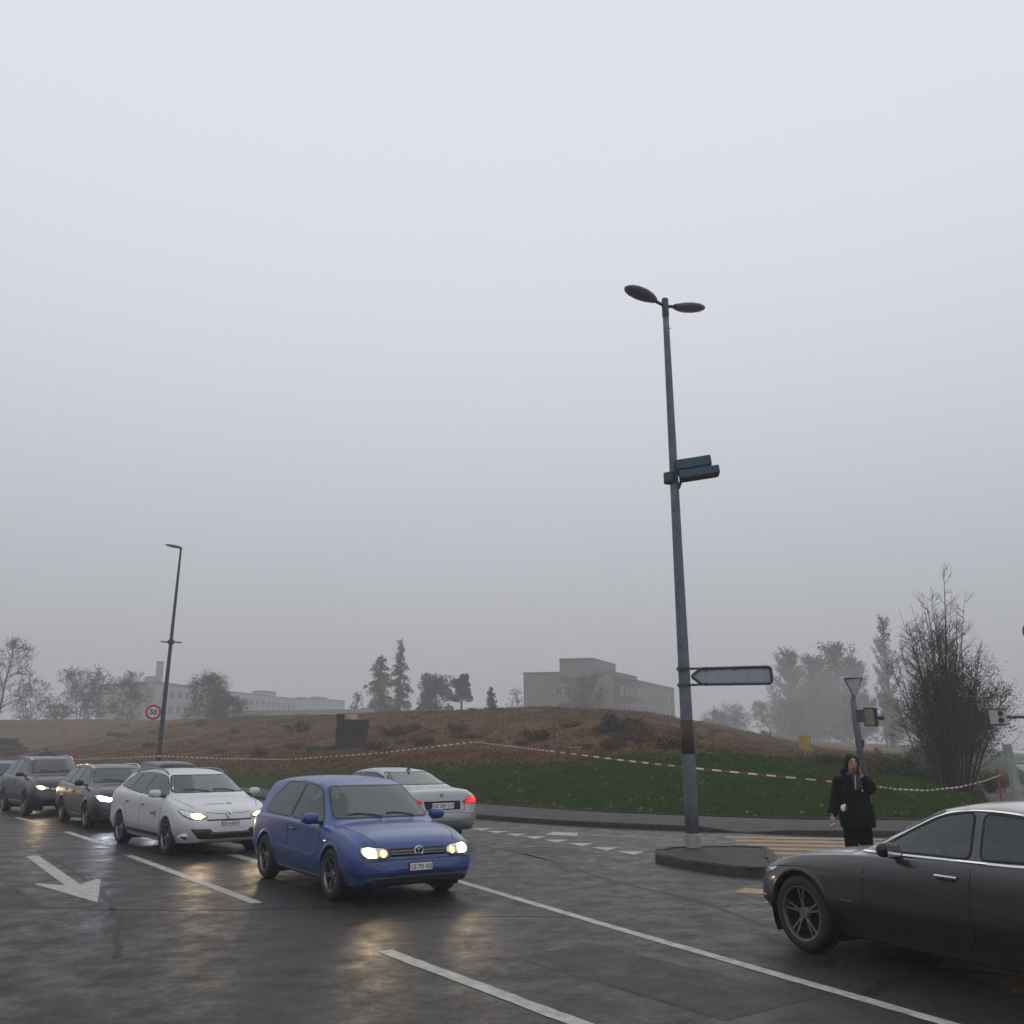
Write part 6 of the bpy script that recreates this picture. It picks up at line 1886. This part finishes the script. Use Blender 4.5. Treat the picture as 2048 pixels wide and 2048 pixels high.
low_bush(1225, 1462, 2.2, .9, 34, 'dark bramble mound on the slope below the grey block', M['leaf_dark'], 1800, 26, lsize=.14)
low_bush(600, 1462, 2.4, .9, 35, 'dark bramble mound left of the tree stump on the crest', M['leaf_dark'], 1800, 26, lsize=.14)
low_bush(520, 1512, 1.6, .6, 36, 'reddish bramble between two orange stakes', M['leaf_brown'], 900, 22)
low_bush(435, 1508, 1.2, .5, 37, 'leafy bramble beside the slim lamp', M['leaf_ochre'], 700, 20)
low_bush(1530, 1462, 2.6, .8, 38, 'dim bramble mound right of the tall lamp pole', M['leaf_dark'], 1500, 26, lsize=.14)
# dead weed clumps dotted over the rise: one built, the rest copies
low_bush(1290, 1470, .9, .55, 150, 'low dead weed clump on the brown rise', M['leaf_brown'], 420, 16, lsize=.10, name='weed_clump')
wc = [o for o in C.objects if o.name.startswith('weed_clump')][0]
wc['group'] = 'weed clumps on the rise'
rw = np.random.default_rng(77)
for k in range(46):
    px_, py_ = rw.uniform(120, 1560), rw.uniform(1448, 1502)
    q = ground_hit(px_, py_)
    if float(kerb_s(np.array([q.x]), np.array([q.y]))[0]) < 9: continue
    o = copy_tree(wc)
    o.location = q - Vector((0, 0, .06)); o.rotation_euler = (0, 0, rw.uniform(0, 6.28)); f_ = rw.uniform(.6, 1.7); o.scale = (f_ * rw.uniform(.8, 1.4), f_, f_ * rw.uniform(.5, 1.0))
# heap of cut brush and brambles before the big clump
for k, (px, py, wd, ht, lf, n_, lab) in enumerate([(1655, 1528, 2.0, .55, 'leaf_dark', 1300, 'flat heap of cut dark branches left of the pedestrian'), (1765, 1545, 2.2, .9, 'leaf_ochre', 1900, 'bramble heap just right of the leaning post'),
        (1822, 1552, 1.9, .75, 'leaf_dark', 1600, 'dark bramble in the middle of the brush heap'), (1880, 1545, 2.4, 1.0, 'leaf_ochre', 2200, 'ochre bramble at the foot of the bare clump'), (1935, 1556, 1.6, .8, 'leaf_brown', 1500, 'reddish bramble at the right end of the brush heap'),
        (1980, 1585, 1.3, .9, 'leaf_brown', 1500, 'dark red bush at the corner by the pale pole'), (1840, 1515, 2.2, .9, 'leaf_ochre', 1600, 'tall ochre weeds behind the brush heap')]):
    low_bush(px, py, wd, ht, 120 + k, lab, M[lf], n_, 24, lsize=.085)
def stick(px0, py0, px1, py1, r_, label, mt, lift=.12, name='cut_branch'):
    a = ground_hit(px0, py0); b = at_depth(px1, py1, a.y + .6)
    o = empty(name, a, 0, label, 'branch', 'cut branches')
    v = b - a; m_ = v * .5 + Vector((0, 0, .04))
    MB().tube([(0, 0, 0), m_, v], [r_, r_ * .9, r_ * .6], 7).build('wood', mt, o, smooth=True)
    MB().tube([m_, m_ + Vector((v.x * .2, .1, .18))], [r_ * .5, r_ * .25], 5).build('side_shoot', mt, o)
M['cut_wood'] = mat('pale cut wood', (.34, .24, .14), rough=.8, var=.2, vscale=8)
stick(1782, 1492, 1808, 1485, .035, 'pale split branch lying on top of the bramble heap', M['cut_wood'])
stick(1732, 1498, 1750, 1492, .03, 'short pale branch beside the leaning post', M['cut_wood'])
stick(1398, 1514, 1425, 1498, .045, 'dark fallen branch by the tall lamp pole', M['bark_near'])
stick(1440, 1510, 1460, 1516, .06, 'dark broken log right of the tall lamp pole', M['bark_near'])
stick(1622, 1512, 1650, 1517, .05, 'pale sawn branch at the foot of the yellow stand', M['cut_wood'])

# ------------------------------------------------------------------ stump
def stump():
    b = ground_hit(703, 1497)
    k = b.y / .967 / FPX
    H = at_depth(703, 1440, b.y).z - b.z; Rr = 25 * k
    root = empty('tree_stump', b - Vector((0, 0, .12)), 0, 'massive dark tree stump with pale sawn top on the rise', 'tree stump')
    r = np.random.default_rng(4)
    N = 40; Z = np.linspace(0, 1, 12); V = []
    lob = r.normal(size=6) * .07
    for z in Z:
        for j in range(N):
            a = 2 * math.pi * j / N
            rad = Rr * (1.0 + .16 * math.exp(-z * 7) - .05 * math.sin(z * 3.1) + sum(l * math.sin((q + 2) * a + q) for q, l in enumerate(lob)) + .03 * math.sin(17 * a + 3 * z) + .03 * math.sin(9 * a - 5 * z) + r.normal() * .035)
            top_ = 1.0 + (.20 if math.cos(a - 2.6) > .35 else 0.0) * 1.0
            V.append((rad * math.cos(a), rad * math.sin(a), (z * (H + .12)) * (top_ if z > .9 else 1)))
    F_ = [(i * N + j, i * N + (j + 1) % N, (i + 1) * N + (j + 1) % N, (i + 1) * N + j) for i in range(11) for j in range(N)]
    MB().add(V, F_).build('bark', mat('stump bark', (.022, .018, .016), rough=.95, color2=(.010, .009, .008), vscale=7, bump=1.0, bscale=14), root)
    MB().add([V[11 * N + j] for j in range(N)] + [(0, 0, (H + .12) * 1.02)], [(j, (j + 1) % N, N) for j in range(N)]).build('sawn_face', mat('sawn wood', (.30, .20, .14), rough=.85, color2=(.16, .09, .06), vscale=5), root)
    for a, L in ((-.3, .9), (2.9, 1.4), (3.6, 1.1), (-1.2, .8)):
        MB().tube([(math.cos(a) * Rr * .7, math.sin(a) * Rr * .7, .25), (math.cos(a) * (Rr + L * .4), math.sin(a) * (Rr + L * .4), .16), (math.cos(a) * (Rr + L), math.sin(a) * (Rr + L), .02)], [.2, .13, .05], 7).build('root', M['bark_near'], root)
stump()
# log pile far left
def logs():
    b = ground_hit(20, 1512)
    k = b.y / .967 / FPX
    r = random.Random(3)
    spots = [(-1.6, 0), (-.9, 0), (-.2, 0), (.5, 0), (1.2, 0), (1.9, 0), (-1.25, 1), (-.55, 1), (.15, 1), (.85, 1), (-.9, 2), (-.2, 2), (.5, 2), (-.55, 3), (.1, 3)]
    for i, (u, v) in enumerate(spots):
        rad = .27 + r.uniform(-.03, .03)
        c = b + Vector((u * .9 - .5, r.uniform(-.3, .3), rad + v * .46))
        o = empty('log', c, r.uniform(-.15, .15) + 1.0, 'dark felled log lying in the pile beyond the queue', 'log', 'logs in the pile')
        L = r.uniform(2.2, 3.6)
        MB().tube([(-L / 2, 0, 0), (0, r.uniform(-.08, .08), 0), (L / 2, 0, r.uniform(-.05, .05))], [rad, rad * .97, rad * .9], 12).build('bark', M['bark_near'], o)
        MB().lathe([(.0005, -L / 2 - .004), (rad * .93, -L / 2 - .004)], 12, Matrix.Rotation(R(90), 4, 'Y')).build('cut_end', M['bark'], o)
logs()
low_bush(95, 1516, 3.0, .8, 140, 'dark heap of twigs beside the log pile', M['leaf_dark'], 1500, 26, lsize=.12)

# ------------------------------------------------------------------ barrier tape and stakes
M['tape_red'] = mat('tape red', (.30, .018, .02), rough=.4)
M['tape_white'] = mat('tape white', (.72, .72, .72), rough=.4)
M['stake'] = mat('orange stake', (.30, .045, .02), rough=.7, var=.2, vscale=9)
def stake(px, py_top, py_base, label):
    b = ground_hit(px, py_base); t = at_depth(px, py_top, b.y)
    o = empty('marker_stake', b, 0, label, 'stake', 'orange stakes holding the tape')
    MB().box((0, 0, (t.z - b.z) / 2 - .05), (.055, .055, t.z - b.z + .1), taper=.8).build('stake', M['stake'], o)
    MB().box((0, 0, t.z - b.z - .06), (.062, .062, .05)).build('stake_band', M['tape_red'], o)
    return b, t
s1 = stake(578, 1480, 1523, 'orange stake left of the tree stump')
s2 = stake(948, 1478, 1523, 'orange stake at the high point of the tape')
s3 = stake(2003, 1536, 1600, 'dark stake by the corner bramble')
s0 = stake(150, 1505, 1530, 'orange stake behind the black off-road car')
def tape(pts, label, sag, period=.5, wd=.05):
    P = resample(np.array([tuple(p) for p in pts]), period / 2)
    n = len(P)
    o = empty('barrier_tape', tuple(P[0]), 0, label, 'barrier tape', 'red and white barrier tape')
    mb = MB(); r = np.random.default_rng(n)
    tw = .55 * np.sin(np.arange(n) * .37 + r.uniform(0, 6)) + r.normal(size=n) * .08
    for k in range(n - 1):
        u0, u1 = k / (n - 1), (k + 1) / (n - 1)
        q0 = P[k] - P[0] - np.array([0, 0, sag * 4 * u0 * (1 - u0)]); q1 = P[k + 1] - P[0] - np.array([0, 0, sag * 4 * u1 * (1 - u1)])
        v0 = np.array([0, .5 * math.sin(tw[k]), math.cos(tw[k]) * .9]) * wd / 2; v1 = np.array([0, .5 * math.sin(tw[k + 1]), math.cos(tw[k + 1]) * .9]) * wd / 2
        mb.add([q0 - v0, q1 - v1, q1 + v1, q0 + v0], [(0, 1, 2, 3)], k % 2)
    mb.build('ribbon', [M['tape_white'], M['tape_red']], o)
def tp(px, py, Y): return at_depth(px, py, Y)
tape([tp(945, 1484, s2[0].y), tp(760, 1506, (s1[0].y * .5 + s2[0].y * .5)), tp(580, 1519, s1[0].y)], 'red and white tape between the two orange stakes by the stump', .0)
tape([tp(578, 1519, s1[0].y), tp(440, 1517, 41), tp(318, 1512, 45.6)], 'red and white tape running from the stake to the slim lamp', .0)
tape([tp(318, 1512, 45.7), tp(250, 1516, 49), tp(150, 1519, s0[0].y)], 'red and white tape left of the slim lamp', .0)
tape([tp(951, 1484, s2[0].y), tp(1100, 1502, 30), tp(1250, 1521, 27.5), tp(1400, 1537.5, 25.3), tp(1560, 1553, 24), tp(1737, 1570, 23 - .09)], 'long red and white tape sloping from the stake to the leaning post', .0)
tape([tp(1740, 1571, 23 - .09), tp(1790, 1578, 24.3), tp(1850, 1581, 25.6), tp(1920, 1574, 27.3), tp(1965, 1563, 28.4), tp(2001, 1550, s3[0].y)], 'sagging red and white tape right of the leaning post', .0, period=.34, wd=.045)
# thin saplings on the slope
for px, p0, p1, lab in ((1108, 1497, 1447, 'thin bare stake standing on the brown slope'), (1088, 1497, 1458, 'fainter thin stake beside the other on the slope')):
    b = ground_hit(px, p0); t = at_depth(px, p1, b.y)
    o = empty('thin_stake', b, 0, lab, 'stake')
    MB().tube([(0, 0, -.05), (.01, 0, (t.z - b.z) * .5), (0, 0, t.z - b.z)], [.022, .018, .012], 6).build('rod', M['bark_near'], o)
    MB().tube([(.01, 0, (t.z - b.z) * .6), (.1, .03, (t.z - b.z) * .75)], [.008, .004], 5).build('side_twig', M['bark_near'], o)
for k, (pa, pb_) in enumerate((((1101, 1494), (1135, 1497)), ((1137, 1497), (1160, 1498)))):
    a = ground_hit(*pa); b = ground_hit(*pb_); b = at_depth(pb_[0], pb_[1], a.y + .2)
    o = empty('white_plank', a, 0, ('longer' if k == 0 else 'shorter') + ' of two pale planks lying on the slope', 'plank')
    v = b - a
    mb = MB().box((v.x / 2, v.y / 2, .05), (v.length, .12, .05), math.atan2(v.y, v.x)); mb.build('board', M['concrete'], o)
    MB().box((v.x * .2, v.y * .2 - .02, .0), (.1, .14, .06)).build('batten', M['cut_wood'], o)

# yellow stand
def yellow_stand():
    b = ground_hit(1614, 1516)
    k = b.y / .967 / FPX
    o = empty('yellow_stand', b, R(8), 'yellow site marker stand on splayed wooden legs beside cut branches', 'site marker')
    ym = mat('yellow plastic', (.42, .29, .03), rough=.6, color2=(.28, .19, .03), vscale=5)
    z1 = at_depth(1612, 1472, b.y).z - b.z; z0 = at_depth(1612, 1498, b.y).z - b.z
    for i in range(4):
        x = (-9 + i * 6 - 2) * k
        MB().box((x, 0, (z0 + z1) / 2 + random.uniform(-.02, .02)), (5.3 * k, .03, z1 - z0 + random.uniform(-.03, .05)), Matrix.Rotation(R(4), 3, 'Y')).build('slat', ym, o)
    for i, (xa, xb, yb) in enumerate(((-6, -4, -.2), (2, 8, .1), (4, 16, -.1), (8, 19, .25))):
        MB().tube([(xa * k, .02, z0 + .05), (xb * k, yb, 0)], .018, 6).build('leg', M['cut_wood'], o)
    MB().box((0, .03, z0 + (z1 - z0) * .3), (24 * k, .02, .05)).build('batten', ym, o)
yellow_stand()
# ------------------------------------------------------------------ dark car in the far lane (only its roof shows)
g3 = build_golf(-12.7, 33.7, 130, paint('black paint', (.016, .016, .018), metal=.1), 'black hatchback in the far lane hidden behind the white estate', lit=False, text='GE 72 118', name='black_hatchback')

# ------------------------------------------------------------------ pedestrian
def remeshed(mb, voxel, name, mt, parent, smooth_it=6, fac=.5):
    me = mb.mesh(name)
    ob = bpy.data.objects.new(name, me); C.objects.link(ob)
    md = ob.modifiers.new('r', 'REMESH'); md.mode = 'VOXEL'; md.voxel_size = voxel; md.use_smooth_shade = True
    if smooth_it:
        ms = ob.modifiers.new('s', 'SMOOTH'); ms.factor = fac; ms.iterations = smooth_it
    dg = bpy.context.evaluated_depsgraph_get()
    m2 = bpy.data.meshes.new_from_object(ob.evaluated_get(dg))
    bpy.data.objects.remove(ob); bpy.data.meshes.remove(me)
    m2.materials.clear()
    return link(name, m2, mt, parent, smooth=True)
def etube(mb, rings, n=16):
    """rings: (x,y,z,rx,ry) horizontal ellipses"""
    V = []
    for (x, y, z, rx, ry) in rings:
        for k in range(n):
            a = 2 * math.pi * k / n
            V.append((x + rx * math.cos(a), y + ry * math.sin(a), z))
    m = len(rings)
    F_ = [(i * n + k, i * n + (k + 1) % n, (i + 1) * n + (k + 1) % n, (i + 1) * n + k) for i in range(m - 1) for k in range(n)]
    F_ += [tuple(range(n))[::-1], tuple((m - 1) * n + k for k in range(n))]
    mb.add(V, F_)
PY = 13.0
PX = at_depth(1706, 1650, PY).x
def wp(px, py, dy=0.0):
    q = at_depth(px, py, PY + dy); return Vector((q.x - PX, dy, q.z))
man = empty('person', (PX, PY, .004), 0, 'person in a long black coat talking on a mobile phone at the crossing', 'person')
skin = mat('skin', (.40, .20, .15), rough=.6, var=.08, vscale=30)
coatm = mat('black coat cloth', (.0055, .0055, .005), rough=.85, spec=.12, var=.35, vscale=14, bump=.5, bscale=22)
trous = mat('black trousers', (.003, .003, .0035), rough=.9, spec=.1)
hairm = mat('dark brown hair', (.012, .007, .005), rough=.6, spec=.15, var=.4, vscale=60, bump=.4, bscale=90)
hd = wp(1703, 1529); headtop = wp(1703, 1511).z; chin = wp(1703, 1543).z
hh = headtop - chin; hz_ = (headtop + chin) / 2
shl, shr = wp(1680, 1557), wp(1732, 1557)
sx = (shl.x + shr.x) / 2
hipz = .90
el_r, hand_r = wp(1672, 1605, .0), wp(1665, 1637, -.08)      # hanging arm
el_l, hand_l = wp(1742, 1577, -.14), wp(1718, 1543, -.13)      # arm with the phone
b = MB()
# legs
for sg in (-1, 1):
    x0 = sx + sg * .095
    etube(b, [(x0 + sg * .012, 0, .05, .045, .055), (x0 + sg * .01, .005, .12, .04, .045), (x0 + sg * .01, .02, .32, .055, .062), (x0 + sg * .008, 0, .47, .056, .06), (x0, -.005, .70, .078, .085), (x0 - sg * .005, 0, hipz, .09, .10)], 14)
    b.box((x0 + sg * .02, -.06, .035), (.09, .25, .07))
etube(b, [(sx, 0, hipz - .08, .16, .11), (sx, 0, hipz + .05, .165, .115), (sx, 0, 1.10, .135, .10), (sx, 0, 1.28, .15, .11), (sx, .01, shl.z - .06, .17, .105), (sx, .01, shl.z, .13, .08), (sx + .0, .0, chin - .05, .055, .055), (hd.x, -.01, chin + .05, .055, .06)], 18)
b.ball((hd.x, 0, hz_ + .012), (.074, .092, hh * .47), nu=20, nv=16)
b.ball((hd.x - .002, -.028, chin + .062), (.056, .062, .07), nu=16, nv=12)
b.ball((hd.x - .004, -.098, hz_ - .018), (.013, .017, .020), nu=10, nv=8)       # nose
b.tube([(hd.x - .003, -.086, hz_ + .03), (hd.x - .004, -.103, hz_ - .015)], [.008, .012], 8)
b.ball((hd.x - .003, -.083, chin + .052), (.024, .012, .006), nu=10, nv=6)
b.ball((hd.x - .003, -.081, chin + .040), (.020, .012, .007), nu=10, nv=6)
for sg in (-1, 1):
    b.ball((hd.x + sg * .076, .005, hz_ - .01), (.010, .020, .030), nu=10, nv=8)
    b.tube([(hd.x + sg * .05, -.074, hz_ + .028), (hd.x + sg * .016, -.088, hz_ + .027)], [.007, .008], 6)
def arm(sh, el, ha): b.tube([sh, (sh + el) * .5, el, (el + ha) * .5, ha], [.040, .045, .042, .038, .028], 12)
arm(Vector((shl.x + .01, .01, shl.z - .07)), el_r, hand_r + Vector((0, .02, .04)))
arm(Vector((shr.x - .01, .01, shr.z - .07)), el_l, hand_l + Vector((.012, .0, -.055)))
# hands: palm, four fingers, thumb
def hand(w0, fdir, across, palm_n, curl, sz=1.0, thumb_sg=1):
    f = Vector(fdir).normalized(); a = Vector(across).normalized(); n = Vector(palm_n).normalized()
    pc = w0 + f * .045 * sz
    Mx = Matrix((a, f, n)).transposed()
    b.ball(pc, (.040 * sz, .05 * sz, .016 * sz), Mx, 14, 10)
    for i, (o, L) in enumerate(((-.028, .062), (-.009, .072), (.010, .068), (.028, .054))):
        p0 = w0 + f * .075 * sz + a * o * sz
        p1 = p0 + (f * .45 + n * curl * .2) * L * sz; p2 = p1 + (f * (.35 - .2 * curl) + n * curl * .35) * L * sz; p3 = p2 + (f * (.25 - .25 * curl) + n * curl * .3) * L * sz
        b.tube([p0 - f * .02 * sz, p0, p1, p2, p3], [.0095 * sz, .0095 * sz, .009 * sz, .0082 * sz, .007 * sz], 8)
    t0 = w0 + f * .02 * sz + a * .032 * sz * thumb_sg
    b.tube([t0, t0 + (f * .03 + a * .02 * thumb_sg + n * .008) * sz, t0 + (f * .058 + a * .018 * thumb_sg + n * .022) * sz], [.012 * sz, .0105 * sz, .008 * sz], 8)
hand(hand_r + Vector((0, .01, .03)), (-.12, -.18, -1), (.35, -.93, .0), (.93, .35, -.1), .6, thumb_sg=1)
hand(hand_l + Vector((.012, -.0, -.06)), (-.10, -.02, 1), (.25, -.95, 0), (-.95, -.25, .0), .55, thumb_sg=-1)
remeshed(b, .0065, 'body', skin, man, 3, .4)
# eyes, brows and lips as shallow pieces
dk = mat('eye dark', (.02, .014, .012), rough=.3)
lipm = mat('lips', (.30, .10, .09), rough=.5)
for sg in (-1, 1):
    MB().ball((hd.x + sg * .031, -.0825, hz_ + .012), (.013, .006, .0058), nu=10, nv=6).build('eye', dk, man, smooth=True)
    MB().tube([(hd.x + sg * .05, -.079, hz_ + .030), (hd.x + sg * .033, -.090, hz_ + .036), (hd.x + sg * .015, -.093, hz_ + .032)], [.003, .0048, .0042], 6).build('eyebrow', hairm, man)
MB().ball((hd.x - .003, -.0925, chin + .046), (.024, .006, .007), nu=12, nv=6).build('lips', lipm, man, smooth=True)
# hair: cap, tied back, a loose lock each side
h = MB()
h.ball((hd.x, .024, hz_ + .030), (.088, .104, hh * .50), nu=20, nv=14)
h.ball((hd.x, .075, hz_ - .05), (.065, .06, .10), nu=14, nv=10)
for sg in (-1, 1):
    h.tube([(hd.x + sg * .012, -.065, headtop - .018), (hd.x + sg * .058, -.052, hz_ + .055), (hd.x + sg * .078, -.02, hz_ - .01), (hd.x + sg * .082, .0, chin + .0), (hd.x + sg * .08, -.01, chin - .05)], [.016, .022, .022, .024, .016], 10)
remeshed(h, .008, 'hair', hairm, man, 4)
# coat
c = MB()
hem = wp(1706, 1655).z
etube(c, [(sx + .012, 0, hem, .235, .165), (sx + .010, 0, hem + .12, .245, .17), (sx + .005, 0, hem + .30, .225, .165), (sx, 0, 1.12, .205, .155), (sx, 0, 1.28, .215, .155), (sx, .01, shl.z - .08, .225, .145), (sx, .012, shl.z - .01, .19, .12), (sx, .012, shl.z + .045, .10, .085)], 24)
def slv(sh, el, ha, r=(.092, .094, .088, .072, .062)): c.tube([sh, (sh + el) * .5 + Vector((0, 0, .0)), el, (el + ha) * .5, el + (ha - el) * .93], list(r), 14)
slv(Vector((shl.x - .005, .01, shl.z - .065)), el_r, hand_r + Vector((0, .02, .04)))
slv(Vector((shr.x + .005, .01, shr.z - .065)), el_l, hand_l + Vector((.012, 0, -.075)))
for q_, sg in ((shl, -1), (shr, 1)): c.ball((q_.x + sg * .012, .012, q_.z - .055), (.098, .10, .088))
# folds
rf = random.Random(8)
for k in range(9):
    a = rf.uniform(-2.9, -.2); z = rf.uniform(hem + .08, 1.3)
    x = sx + .215 * math.cos(a); y = .155 * math.sin(a)
    c.tube([(x * 1.0, y, z - .12), (x + rf.uniform(-.03, .03), y * 1.03, z), (x + rf.uniform(-.04, .04), y, z + .12)], [.012, .022, .010], 8)
remeshed(c, .011, 'coat', coatm, man, 3)
# lowered hood rolled round the neck
hq = MB()
hq.tube([(sx + .115 * math.cos(a), .03 + .105 * math.sin(a), shl.z + .035 + .045 * math.sin(a) + (.02 if math.sin(a) > 0 else 0)) for a in np.linspace(-1.1, 4.25, 16)], [.035 + .025 * max(0, math.sin(a)) for a in np.linspace(-1.1, 4.25, 16)], 12)
remeshed(hq, .012, 'hood', coatm, man, 3)
sm_ = mat('blue patterned scarf', (.010, .014, .035), rough=.85, color2=(.05, .06, .09), vscale=22, detail=2)
s = MB()
s.tube([(sx + .07 * math.cos(a), -.02 + .075 * math.sin(a), chin - .035 + .01 * math.sin(3 * a)) for a in np.linspace(0, 6.28, 17)], .03, 10, caps=False)
s.tube([(sx - .012, -.10, chin - .05), (sx - .025, -.145, chin - .14), (sx - .03, -.165, chin - .25)], [.03, .034, .03], 8)
s.tube([(sx + .03, -.10, chin - .05), (sx + .035, -.15, chin - .13), (sx + .03, -.168, chin - .22)], [.026, .03, .026], 8)
remeshed(s, .010, 'scarf', sm_, man, 2)
MB().tube([(sx - .035, -.178, chin - .045), (sx - .040, -.192, chin - .12), (sx - .05, -.203, chin - .24)], [.003, .0035, .002], 6).build('zip', M['plate_white'], man)
MB().ball((sx + .05, -.170, wp(1708, 1581).z), (.010, .010, .016)).build('button', M['plate_white'], man)
t = MB()
for sg in (-1, 1):
    x0 = sx + sg * .095
    etube(t, [(x0 + sg * .012, .0, .07, .075, .08), (x0 + sg * .01, .01, .30, .080, .085), (x0 + sg * .008, 0, .48, .082, .085), (x0, 0, .72, .098, .105), (x0 - sg * .004, 0, hipz + .02, .105, .115)], 16)
remeshed(t, .012, 'trousers', trous, man, 2)
for sg in (-1, 1):
    sh_ = MB()
    sh_.ball((sx + sg * .115, -.07, .05), (.052, .14, .048), nu=14, nv=10)
    remeshed(sh_, .01, 'shoe', M['black_plastic'], man, 1)
gq = wp(1687, 1617, -.2)
gl_ = MB()
gl_.ball((gq.x, -.185, gq.z), (.034, .02, .045)); gl_.ball((gq.x + .02, -.19, gq.z + .03), (.028, .016, .025))
remeshed(gl_, .006, 'white_glove', M['plate_white'], man, 2)
MB().box((gq.x + .035, -.20, gq.z), (.022, .012, .075), Matrix.Rotation(R(10), 3, 'Y')).build('glove_cuff', M['galv_dark'], man)
# things in the hands
ph = empty('mobile_phone', Vector((PX, PY, .004)) + hand_l + Vector((-.022, -.012, .02)), 0, 'dark mobile phone held to the ear of the person in black', 'phone')
o = MB().box((0, 0, 0), (.011, .062, .125), Matrix.Rotation(R(-8), 3, 'X')).build('case', M['black_plastic'], ph); bevel_obj(o, .004, 2)
MB().box((-.0062, 0, 0), (.001, .055, .112), Matrix.Rotation(R(-8), 3, 'X')).build('screen', M['seam'], ph)
cg = empty('cigarette', Vector((PX, PY, .004)) + hand_r + Vector((-.02, -.05, -.075)), 0, 'small white cigarette in the lowered hand of the person in black', 'cigarette')
MB().tube([(.03, .01, .012), (-.035, -.02, -.012)], .0048, 8).build('paper', M['plate_white'], cg)
MB().tube([(.03, .01, .012), (.045, .015, .017)], .005, 8).build('filter', M['cut_wood'], cg)
# ------------------------------------------------------------------ haze
hz = MB().box((0, 220, 10.9), (770, 530, 24.4)).build('haze')
tag(hz, 'pale grey fog filling the air', kind='stuff')
hm = bpy.data.materials.new('fog')
hm.use_nodes = True
ht = hm.node_tree
ht.nodes.clear()
ho = ht.nodes.new('ShaderNodeOutputMaterial')
hv = ht.nodes.new('ShaderNodeVolumePrincipled')
hv.inputs['Color'].default_value = (.93, .935, .95, 1)
hv.inputs['Density'].default_value = .0020
hv.inputs['Anisotropy'].default_value = 0.0
ht.links.new(hv.outputs[0], ho.inputs['Volume'])
hz.data.materials.append(hm)
